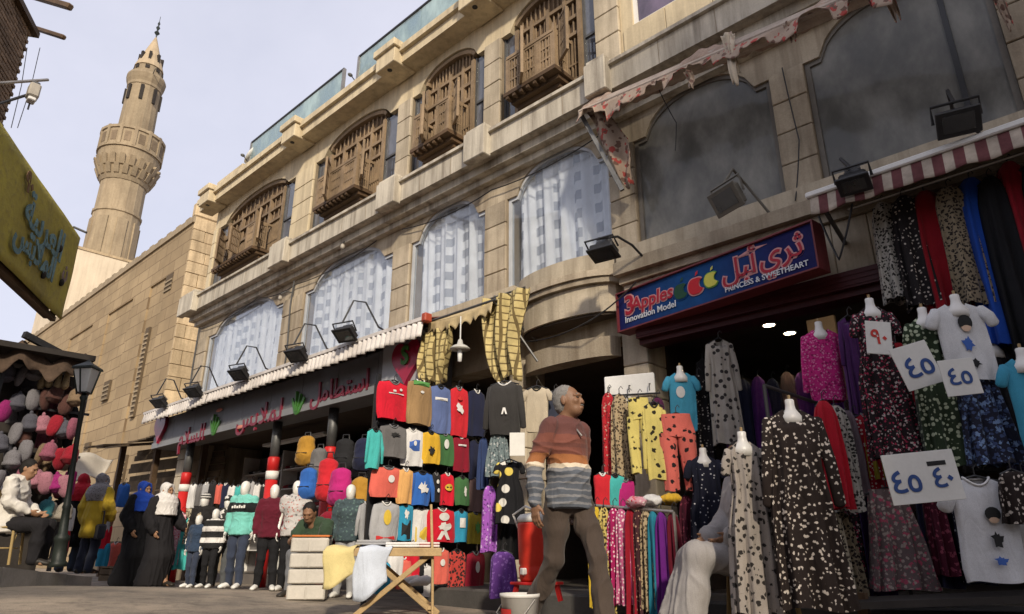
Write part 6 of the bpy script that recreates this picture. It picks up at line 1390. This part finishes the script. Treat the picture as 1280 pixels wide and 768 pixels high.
G('skirt', fab('pink_flowers', 'floral', [(.16, .12, .12), (.48, .09, .15), (.40, .34, .3)], 26, .36), 'long pink flowered skirt below the large price card', (1066, 1150), (612, 738), 5.0, fa=R(38), folds=1.5)
G('narrow', sol('dusk_blue', (.035, .035, .08)), 'dark blue dress between the flowered skirt and the white t-shirt', (1140, 1180), (612, 735), 5.1, fa=R(35)); G('narrow', fab('wine_floral', 'floral', [(.08, .01, .025), (.3, .06, .1)], 26, .3), 'wine floral dress under the large price card', (1150, 1176), (610, 720), 5.0, fa=R(35))
# ---- dress forms under the striped awning
G('sweater', fab('pink_lace', 'floral', [(.50, .02, .18), (.24, .01, .09), (.6, .2, .35)], 34, .34), 'bright pink lace blouse on a form under the blue sign', (996, 1052), (412, 502), 5.5, fa=R(30), neck=True)
G('robe', sol('violet_robe', (.07, .02, .10)), 'dark violet robe behind the black flowered dress', (1040, 1080), (396, 520), 5.3, fa=R(35))
G('dress', fab('black_flowers', 'floral', [(.02, .014, .016), (.5, .42, .4), (.34, .03, .07)], 34, .30), 'black flowered dress on a form with a red price card', (1050, 1126), (384, 574), 4.75, fa=R(32), neck=True)
G('narrow', sol('scarlet', (.32, .01, .018)), 'scarlet robe right of the black flowered dress', (1104, 1136), (430, 575), 4.9, fa=R(35))
G('dress', fab('green_dots', 'dots', [(.025, .04, .02), (.42, .47, .33)], 30, .36), 'dark green dress with pale dots on a form', (1116, 1192), (396, 584), 4.6, fa=R(32), neck=True)
G('tee', sol('white_tee', (.60, .60, .60)), 'white t-shirt with a cartoon girl print on an upper form', (1158, 1232), (380, 476), 4.45, fa=R(30), neck=True, prints=[('o', .02, .28, .22, .2, P_k), ('o', .02, .34, .15, .12, P_s), ('x', .0, .55, .2, .22, P_b), ('x', .03, .8, .22, .14, P_k)])
G('skirt', fab('blue_flowers', 'floral', [(.02, .022, .04), (.20, .30, .50), (.06, .09, .2)], 24, .38), 'blue flowered skirt below the upper white t-shirt', (1180, 1258), (470, 582), 4.5, fa=R(32), folds=1.3)
G('tee', sol('turquoise_tee', (.05, .28, .42)), 'turquoise t-shirt on a form at the right edge', (1244, 1312), (448, 560), 4.25, fa=R(30), neck=True)
G('dress', sol('shade_black', (.015, .014, .016)), 'dark dress on a form between the white and turquoise shirts', (1216, 1262), (432, 560), 4.7, fa=R(32), neck=True)
G('tee', sol('white_tee2', (.58, .585, .60)), 'white t-shirt with a cartoon girl print at the lower right', (1170, 1268), (598, 728), 4.3, fa=R(38), prints=[('o', .05, .36, .2, .14, P_k), ('o', .05, .41, .13, .08, P_s), ('x', .04, .6, .18, .18, P_k), ('x', .03, .8, .2, .1, P_b)])
G('tee', sol('cream_tee', (.42, .41, .40)), 'pale t-shirt cut by the right edge beside the lower white one', (1244, 1312), (594, 712), 4.35, fa=R(34)); G('narrow', bwd, 'dark dotted blouse sleeve piece over the pale t-shirt at the right edge', (1244, 1284), (590, 655), 4.2, fa=R(34))
# ---- robes hanging from the awning
up = [('grey and black leopard', leo2, 1084, 1118, 256, 376), ('black dotted', fab('black_dotted', 'dots', [(.018, .015, .016), (.5, .45, .4)], 32, .24), 1108, 1146, 248, 384), ('dark red', sol('oxblood', (.24, .008, .015)), 1132, 1178, 242, 392), ('brown leopard', fab('leopard_d', 'spots', [(.26, .21, .14), (.025, .02, .018)], 44, .44), 1162, 1206, 236, 384), ('cobalt blue', sol('cobalt', (.012, .06, .34)), 1188, 1236, 226, 432), ('black', sol('black_b', (.012, .012, .014)), 1214, 1256, 224, 440), ('crimson', sol('crimson2', (.27, .01, .02)), 1238, 1282, 206, 400), ('plain dark', sol('dark_c', (.02, .018, .02)), 1266, 1312, 204, 420)]
for i, (lb, f_, x0, x1, y0, y1) in enumerate(up): G('narrow', f_, f'{lb} long robe, {ordw(i)} from the left under the striped awning', (x0, x1), (y0, y1), Y=-.42-.05*(i % 2), fa=R(25), folds=1.4, group='robes hanging under the striped awning', cat='robe', name='robe', dep=.09)
tag(MB().tube([onY(1060, 262, -.45), onY(1340, 172, -.45)], .013, 6).build('hanging_rail', M_steel), 'steel rail carrying the long robes under the striped awning', 'rail')
card('white price card in red ink on the black flowered dress', (1083, 1114), (402, 443), 4.5, R(40), [('\u0669\u0660', .62, 0, 0)], P_inkr, .1); card('white price card in blue ink on the green dotted dress', (1122, 1170), (430, 484), 4.35, R(40), [('\u0664\u0665', .66, .05, -.05)], P_ink, -.28)
card('white price card in blue ink below the upper white t-shirt', (1178, 1222), (449, 494), 4.2, R(40), [('\u0664\u0665', .66, 0, 0)], P_ink, -.1)
card('large white price card with two prices above the white t-shirt', (1109, 1198), (565, 628), 4.1, R(40), [('\u0664\u0665', .62, -.24, -.08), ('\u0664\u0660', .56, .27, -.06)], P_ink, -.09, black=(.1, .36, .2, .29))
# dark table under the goods at the right
TB = thing('goods_table', 'dark low table under the shirts at the lower right', 'table', at(1180, 760, 4.6)); c0, c1 = at(1050, 742, 4.75)-TB.location, at(1330, 730, 4.4)-TB.location
MB().obox(c0-V(0, 0, .06), c1-V(0, 0, .06), .5, .04).build('tabletop', M_dark, TB)
for q in (c0*.9+c1*.1, c0*.1+c1*.9): MB().obox(q, V(q.x, q.y, -TB.location.z), .06, .06).build('leg', M_wood2, TB)
# orange-brown panel and rails inside the right shop, hanging clothes in its depth
tag(MB().box(-.12, .12, -.02, .02, -.55, .2).build('cardboard_sheet', mat('cardboard', (.42, .27, .12), .9, .15, 5, 50, .2, 0)), 'upright tan cardboard sheet behind the pink blouse', 'cardboard').location = at(1030, 425, 5.8)
for i in range(9): G('narrow', cl_(random.choice(['black', 'navy', 'mauve', 'maroon', 'purple'])), f'dim garment, {ordw(i)} from the left on the rail deep in the right shop', (900+i*18, 922+i*18), (470+rnd(-6, 6), 600+rnd(-20, 20)), 7.2+rnd(-.1, .2), fa=R(30), group='garments deep in the right shop', cat='garment', name='garment')
for i, (lb, mk, x0, x1, y0, y1, D) in enumerate((('lime green', 'cloth_olive', 1076, 1090, 528, 600, 5.2), ('black floral', 'black_flowers', 1050, 1078, 600, 752, 5.3), ('navy dotted', 'navy_stars', 1176, 1206, 590, 730, 5.0), ('dark brown dotted', 'brown_dots', 1128, 1150, 560, 640, 5.3), ('black dotted', 'black_dotted', 860, 884, 470, 590, 6.7), ('wine', 'wine_floral', 846, 868, 620, 740, 6.2), ('charcoal', 'charcoal_coat', 1186, 1216, 470, 590, 4.95), ('wine red', 'burgundy', 1126, 1150, 430, 560, 5.1), ('blue black', 'dusk_blue', 1256, 1290, 560, 640, 4.8), ('brown leopard', 'leopard_d', 1040, 1062, 640, 756, 5.1))):
    G('narrow', MATS[mk], f'{lb} garment wedged between the front dresses, {ordw(i)} of the fillers', (x0, x1), (y0, y1), D, fa=R(38), folds=1.4, group='garments wedged between the dresses', cat='garment', name='garment')
# ================================================================ left shop, street goods
for i, (px, py) in enumerate(((224, 700), (335, 690), (408, 690))):
    base = onY(px-6, 690, -.32); o = thing('shop_column', ['red and white banded column nearest the mosque', 'red and white banded column behind the mannequins', 'red and white banded column hung with backpacks'][i], 'column', (base.x, -.32, 0))
    MB().lathe([(.10, -.1), (.10, 1.72)], 18).build('red_shaft', M_red, o, smooth=True); MB().lathe([(.108, 1.72), (.108, 1.86)], 18).build('white_band', M_white, o, smooth=True); MB().lathe([(.10, 1.86), (.10, 2.08), (.085, 2.1)], 18).build('red_cap', M_red, o, smooth=True); MB().lathe([(.08, 2.1), (.08, SZ0)], 16).build('upper_shaft', M_iron, o, smooth=True)
# shelf wall in the left shop
SW = thing('shoe_shelves', 'tall pale shelf wall of small goods inside the left shop', 'shelves', (-12.6, 1.4, .16))
MB().box(-15.4, -10.2, 1.55, 1.6, .16, 2.6).build('back_panel', mat('shelf_grey', (.16, .15, .15), .8, .2, 3, 40, .1, 0), SW, w=True)
for k, z in enumerate((.6, 1.0, 1.4, 1.8, 2.2)): MB().box(-15.4, -10.2, 1.2, 1.549, z-.02, z).build('shelf', M_white, SW, w=True)
for x in (-15.4, -13.66, -11.93, -10.2): MB().box(x-.02, x+.02, 1.18, 1.549, .16, 2.6).build('upright', M_white, SW, w=True)
shm = {}
def shoe_mesh(k):
    if k not in shm: shm[k] = MB().limb([(0, .09, .05), (0, -.02, .045), (0, -.11, .03)], [(.045, .05), (.04, .042), (.036, .028)], 8).mesh('shoe', mat('shelf_shoe_%d' % k, [(.55, .54, .52), (.06, .06, .07), (.4, .06, .07), (.3, .28, .25)][k], .6, .2, 8, 50, .1, .1), True)
    return shm[k]
for sn_, z in (('lowest', 1.0), ('second', 1.4), ('third', 1.8), ('top', 2.2)):
    x = -15.2; si = 0
    while x < -10.35:
        kk = random.choice((0, 0, 1, 2, 3)); si += 1; nth = f'{si}'+({1: 'st', 2: 'nd', 3: 'rd'}.get(si % 10, 'th') if not 10 < si < 20 else 'th'); o = obj('shoe', shoe_mesh(kk)); o.location = (x, 1.36, z+.01); o.rotation_euler = (0, 0, rnd(-.2, .2)); tag(o, f'small {["white", "black", "red", "beige"][kk]} shoe, {nth} from the left on the {sn_} shelf inside the left shop', 'shoe', 'shoes on the shelves of the left shop'); x += .2
# long strip light housing on ceiling
tag(MB().cbox(-13.5, -11.2, .6, .75, 2.6, 2.66, .01).build('ceiling_batten', M_white), 'unlit white strip light batten in the left shop ceiling', 'light')
# backpacks
def backpack(label, px, py, D, w_, h, m_, fa):
    o = thing('backpack', label, 'backpack', at(px, py, D), fa, 'backpacks hanging in the left shop'); mb = SB().limb([(0, 0, -h*.18), (0, 0, -h*.8)], [(w_*.42, .08), (w_*.5, .10)]).ell((0, -.06, -h*.68), (w_*.36, .07, h*.2))
    me = remesh(mb, .014, 0, .5, (.008, 8, (1, 1, 1)), px); me.materials.append(m_); obj('bag_body', me, o)
    MB().tube([(-.05, .02, -.02), (-.04, .02, .05), (.04, .02, .05), (.05, .02, -.02)], .01, 6).build('handle', M_black, o); MB().limb([(-w_*.3, -.125, -h*.62), (w_*.3, -.125, -h*.62)], [.006, .006], 6).build('zip', M_black, o)
for lb, px, py, D, w_, h, ck, fa in (('royal blue backpack beside the banded column', 387, 585, 9.6, .28, .42, 'royal', .5), ('red backpack in front of the banded column', 412, 570, 9.2, .3, .62, 'red2', .6), ('magenta backpack beside the red one', 427, 584, 9.0, .32, .5, 'magenta', .6), ('mustard backpack nearest the children\'s stand', 452, 596, 8.8, .28, .46, 'mustard', .7), ('black backpack hanging high in the shop', 432, 548, 9.6, .3, .45, 'black', .6), ('navy backpack hanging high beside the black one', 456, 548, 9.4, .3, .45, 'navy', .6), ('olive brown backpack hanging high at the left', 384, 545, 10.0, .3, .42, 'mustard', .5), ('dark grey backpack between the blue and red ones', 400, 560, 9.9, .28, .45, 'grey', .5), ('maroon backpack low beside the seller', 412, 640, 9.0, .3, .4, 'maroon', .5)): backpack(lb, px, py, D, w_, h, cl_(ck), fa)
G('sweater', MATS['cloth_lgrey'], 'pale grey long sleeved top hanging beside the children\'s stand', (447, 474), (628, 676), 8.2, fa=R(50)); G('vest', cl_('royal'), 'blue top hanging behind the pale grey one', (455, 478), (640, 690), 8.4, fa=R(50))
# hanging children's clothes by the first column
kd = [('pink flowered', 'pink_floral', 226, 640, 706), ('turquoise', 'cloth_teal', 234, 646, 712), ('coral', 'cloth_coral', 212, 650, 716), ('crimson', 'cloth_red', 205, 660, 722), ('cream flowered', 'leopard_c', 244, 630, 680)]
for lb, mk, px, t, b in kd: G('dress', MATS[mk], f'{lb} child\'s dress hanging by the first banded column', (px-10, px+12), (t, b), 12.6, fa=R(35), dep=.09)
for i in range(12):
    ck = ['white', 'grey', 'lgrey', 'black', 'coral', 'navy', 'white', 'teal', 'maroon', 'lgrey', 'white', 'black'][i]; G('vest', cl_(ck), f'small {ck if ck != "lgrey" else "pale grey"} top, {ordw(i)} from the left on the shop rail above the mannequins', (238+i*8, 248+i*8), (604+rnd(-3, 3), 634+rnd(-4, 4)), 12.2, fa=R(30), dep=.06, group='tops on the rail in the left shop', cat='top', name='top')
# ---- stacked boxes
bxp = wloc(383, 754, 8.0); bz_ = .0; bd = face_dir(.15, 1)
for k in range(4):
    o = thing('storage_box', f'white drawer box, {["lowest", "second from the ground", "third from the ground", "topmost"][k]} of the stack before the seller', 'box', bxp+V(0, 0, .16*k), bd+rnd(-.03, .03), 'stacked white boxes')
    MB().cbox(-.2, .2, -.15, .15, .008, .155, .012).build('box_body', mat('box_white', (.50, .47, .42), .7, .15, 5, 50, .1, .06), o); MB().cbox(-.185, -.01, -.158, -.148, .02, .14, .004).build('drawer_front', MATS['box_white'], o); MB().cbox(.01, .185, -.158, -.148, .02, .14, .004).build('drawer_front', MATS['box_white'], o)
tag(MB().cbox(-.2, .2, -.15, .15, 0, .02, .006).build('orange_tray', mat('orange_lid', (.55, .16, .04), .6, .15, 5, 50, .1, 0)), 'orange lid lying on the topmost white box', 'lid').matrix_world = Matrix.Translation(bxp+V(0, 0, .645))@Matrix.Rotation(bd, 4, 'Z')
# ---- folding table with cloths
tp = wloc(497, 768, 6.6); FT = thing('folding_table', 'pale wooden folding trestle table with crossed legs', 'table', tp, face_dir(.1, 1)); th = .57
for k in range(5): MB().cbox(-.42, .36, -.24+k*.1, -.15+k*.1, th-.02, th, .004).build('slat', M_pale_wood, FT)
MB().cbox(-.43, .37, -.27, -.245, th-.07, th-.005, .004).build('rail', M_pale_wood, FT); MB().cbox(-.43, .37, .262, .287, th-.07, th-.005, .004).build('rail', M_pale_wood, FT)
for sy in (-.2, .22):
    MB().obox((-.38, sy, 0), (.30, sy+.0, th-.03), .035, .045, .005).build('leg', M_pale_wood, FT); MB().obox((.36, sy+.04, 0), (-.32, sy+.04, th-.03), .035, .045, .005).build('leg', M_pale_wood, FT)
for x in (-.3, .28): MB().obox((x, -.2, .08), (x, .26, .08), .03, .03).build('stretcher', M_pale_wood, FT)
def drape(label, u0, u1, drop, m_, seed):
    rr = random.Random(seed); ph = rr.uniform(0, 6)
    def f(u, w_):
        x = u0+(u1-u0)*u+.05*w_*w_*sin(ph); q = w_*(.35+drop)
        if q < .35: return (x, .1-q, th+.012+.01*sin(u*8+ph))
        return (x+.02*sin(w_*9+ph), -.262-.03*sin(u*6+ph)*(q-.35)/drop-.03, th-(q-.35)*(.8+.2*sin(u*pi+ph*.2))+.005)
    o = MB().grid(f, 16, 18).build('draped_cloth', m_, smooth=True, solid=.008); o.matrix_world = FT.matrix_basis; o.location = FT.location; o.rotation_euler = FT.rotation_euler; return tag(o, label, 'cloth')
drape('pale yellow cloth hanging over the left end of the folding table', -.62, -.36, .34, sol('lemon_cloth', (.62, .52, .24)), 2); drape('pale blue cloth hanging over the folding table beside the yellow one', -.34, -.06, .44, sol('ice_cloth', (.52, .57, .66)), 6)
for k, (lb, m_, x, y, z) in enumerate((('folded white shirts piled on the folding table', cl_('white'), .02, 0, .0), ('folded pink striped cloth on the folding table', fab('pink_stripe', 'stripes', [(.6, .56, .54), (.45, .15, .16)], 40, .4), .2, .02, .0), ('folded grey cloth under the yellow one on the table', cl_('lgrey'), -.25, .05, .02))):
    o = MB(); [o.cbox(-.15+rnd(-.01, .01), .15, -.13, .13, i_*.022, i_*.022+.02, .009) for i_ in range(2)]; o = o.build('folded_pile', m_); o.matrix_world = Matrix.Translation(tp)@Matrix.Rotation(FT.rotation_euler.z, 4, 'Z')@Matrix.Translation((x, y, th+.006+z)); tag(o, lb, 'cloth')
# thin pole and low wooden box behind the table
pq = wloc(541, 764, 6.4); tag(MB().tube([(0, 0, 0), (-.03, .0, .5), (-.1, .02, .95)], .012, 8).build('wooden_pole', M_pale_wood), 'thin wooden pole standing at the right end of the folding table', 'pole').location = pq
for i, (px, lb) in enumerate(((512, 'left of the two pale shoes on the ground behind the table'), (524, 'right of the two pale shoes on the ground behind the table'))):
    o = obj('shoe', shoe_mesh(0)); o.location = wloc(px, 750, 7.2)+V(0, 0, .22); tag(o, lb, 'shoe')
lowp = [('white', 494, 700), ('cyan', 478, 712), ('coral', 504, 706), ('black', 520, 712), ('red', 514, 696), ('white', 530, 716)]
for i, (ck, px, py) in enumerate(lowp): G('vest', cl_(ck), f'{ck} child\'s top hanging low behind the folding table, {ordw(i)} in that row', (px-11, px+11), (py-10, py+30), X=KX+.06, fa=kf, dep=.05, group='tops behind the folding table', cat='top', name='top')
# ---- red water cooler, stand, white bucket
cp = at(671, 727, 5.75); WC = thing('water_cooler', 'red round drinks cooler with white lid behind the walking man', 'water cooler', cp)
MB().lathe([(.125, 0), (.135, .02), (.14, .1), (.132, .115), (.14, .13), (.15, .42), (.145, .44)], 28).build('tank', mat('cooler_red', (.55, .035, .02), .4, .12, 4, 50, .08, 0), WC, smooth=True); MB().lathe([(.15, .44), (.155, .47), (.13, .5), (.05, .515), (0, .515)], 28).build('lid', M_white, WC, smooth=True); MB().cbox(-.02, .02, -.18, -.13, .05, .1, .008).build('tap', M_white, WC)
MB().tube([(-.14, -.06, .4), (-.16, -.1, .5), (0, -.13, .56), (.16, -.1, .5), (.14, -.06, .4)], .009, 6).build('handle', M_white, WC)
CS = thing('cooler_stand', 'rough red metal stand under the drinks cooler', 'stand', (cp.x, cp.y, .2))
for sx in (-1, 1):
    for sy in (-1, 1): MB().obox((sx*.13, sy*.13, 0), (sx*.11, sy*.11, cp.z-.225), .03, .03).build('leg', M_red, CS)
MB().cbox(-.15, .15, -.15, .15, cp.z-.224, cp.z-.202, .005).build('top_plate', M_red, CS)
bp2 = at(650, 800, 5.2); bp2.z = 0; BK = thing('bucket', 'white plastic bucket with red print at the bottom edge', 'bucket', bp2)
MB().lathe([(.105, 0), (.135, .26), (.142, .262), (.142, .285), (.13, .285), (.10, .02), (0, .02)], 26).build('pail', mat('bucket_white', (.62, .6, .57), .5, .08, 5, 50, .05, 0), BK, smooth=True); MB().tube([(-.14, 0, .25), (-.13, -.1, .16), (0, -.15, .1), (.13, -.1, .16), (.14, 0, .25)], .005, 6).build('handle', M_steel, BK)
MB().lathe([(.123, .07), (.1345, .19)], 10, a0=-2.3, a1=-1.3).build('print', P_r, BK)
# ---- caps and bags of the hat stall
def cap_mesh(k):
    return [MB().lathe([(0, .17), (.05, .165), (.09, .12), (.105, .05), (.10, 0), (.112, -.005), (.112, -.05), (.095, -.055), (.06, -.09), (0, -.1)], 14).limb([(0, 0, .17), (0, 0, .19)], [.025, .025], 8),
            MB().lathe([(0, .16), (.06, .15), (.095, .1), (.1, .0), (.09, -.08), (.05, -.15), (0, -.165)], 14, sy=.6),
            MB().limb([(0, 0, .12), (0, 0, -.12)], [(.085, .05), (.11, .07)], 12).tube([(-.05, 0, .14), (0, 0, .24), (.05, 0, .14)], .008, 6)][k]
cmesh = {}
CC = dict((k, tuple(.62*q for q in v)) for k, v in dict(grey=(.26, .25, .27), slate=(.12, .12, .15), pink=(.50, .22, .28), rose=(.38, .12, .18), tan=(.30, .21, .13), black=(.02, .02, .022), teal=(.05, .22, .26), red=(.42, .02, .04), magenta=(.4, .03, .2), cream=(.45, .4, .33), brown=(.13, .06, .05)).items())
def capo(k, ck):
    if (k, ck) not in cmesh: cmesh[k, ck] = cap_mesh(k).mesh('cap', fabric('knit_'+ck, 'floral', [CC[ck], tuple(q*.6 for q in CC[ck])], 60, .3), True)
    return cmesh[k, ck]
colsd = [(4, 9.7, 470, 44, ['slate', 'magenta', 'slate', 'grey']), (22, 9.8, 470, 36, ['grey', 'slate', 'grey', 'grey', 'slate']), (40, 9.9, 468, 32, ['grey', 'grey', 'slate', 'grey', 'rose']), (54, 10.0, 500, 34, ['brown', 'pink', 'tan', 'pink']), (66, 10.0, 496, 36, ['brown', 'red', 'rose', 'pink', 'teal']), (78, 10.1, 506, 34, ['brown', 'slate', 'red', 'magenta', 'cream']), (90, 10.1, 500, 36, ['tan', 'rose', 'red', 'pink', 'cream'])]
colsd += [(12, 10.25, 486, 40, ['slate', 'grey', 'slate', 'slate']), (31, 10.3, 484, 34, ['slate', 'slate', 'brown', 'grey', 'slate']), (60, 10.4, 520, 30, ['brown', 'rose', 'tan', 'brown']), (84, 10.4, 520, 30, ['black', 'black', 'cream', 'rose', 'black'])]
for ci, (px, D, y0, dy, cks) in enumerate(colsd):
    for ri, ck in enumerate(cks):
        o = obj('knitted_cap', capo((ci+ri) % 2, ck)); o.location = at(px+rnd(-2, 2)-ri*4+4, y0+ri*dy, D); o.rotation_euler = (rnd(-.2, .2), rnd(-.2, .2), rnd(0, 6)); tag(o, f'{ck} knitted cap, {ordw(ri)} from the top in the {ordw(ci)} column of the hat stall', 'cap', 'knitted caps on the hat stall')
for i, (px, ck, t, b) in enumerate(((52, 'brown', 486, 530), (72, 'rose', 482, 560), (86, 'brown', 484, 540))): G('narrow', MATS['knit_'+ck], f'{ck} shawl hanging behind the caps, {ordw(i)} from the left', (px-9, px+9), (t, b), 10.3, fa=R(40), group='shawls on the hat stall', cat='shawl', name='shawl')
for i, (px, py) in enumerate(((54, 462), (64, 460), (74, 464), (84, 462))):
    me = MB().limb([(0, 0, .06), (0, 0, -.16)], [(.05, .03), (.085, .05)], 10).tube([(-.04, 0, .06), (0, 0, .2), (.04, 0, .06)], .008, 6)
    tag(me.build('cloth_bag', fabric('straw_cloth', 'floral', [(.36, .28, .17), (.2, .14, .08)], 40, .3), smooth=True), f'straw coloured bag, {ordw(i)} from the left along the top of the hat stall', 'bag', 'bags on the hat stall').location = at(px, py+8, 10.0)
# display rack of coloured goods by the lamp post and between the women
rg = [('white', 112, 640, 12.9), ('lgrey', 136, 652, 13.4), ('red', 134, 668, 13.4), ('cyan', 132, 690, 13.4), ('royal', 156, 616, 13.0), ('coral', 146, 690, 13.6), ('white', 132, 640, 13.5), ('teal', 80, 640, 11.5), ('white', 88, 646, 11.6), ('red2', 82, 672, 11.6), ('magenta', 90, 600, 11.8)]
for i, (ck, px, py, D) in enumerate(rg): G('vest', cl_(ck), f'small {dict(lgrey="pale grey", red2="red").get(ck, ck)} garment, {ordw(i)} among the far goods beside the women', (px-7, px+7), (py-12, py+18), D, fa=R(40), dep=.06, group='far goods beside the women', cat='garment', name='garment')
for i, (x, z) in enumerate(((0, 0), (.55, 0), (.28, .4))):
    o = thing('goods_crate', ['left lower crate by the far market shack', 'right lower crate by the far market shack', 'upper crate by the far market shack'][i], 'crate', wloc(138, 725, 14.6)+V(x, .1, z), .6)
    for k in range(3): MB().cbox(-.25, .25, -.19, -.165, .02+k*.12, .12+k*.12, .005).build('slat', M_plank, o); MB().cbox(-.25, .25, .165, .19, .02+k*.12, .12+k*.12, .005).build('slat', M_plank, o)
    for sx in (-.25, .225): MB().cbox(sx, sx+.025, -.16, .16, .02, .36, .005).build('end_board', M_plank, o)
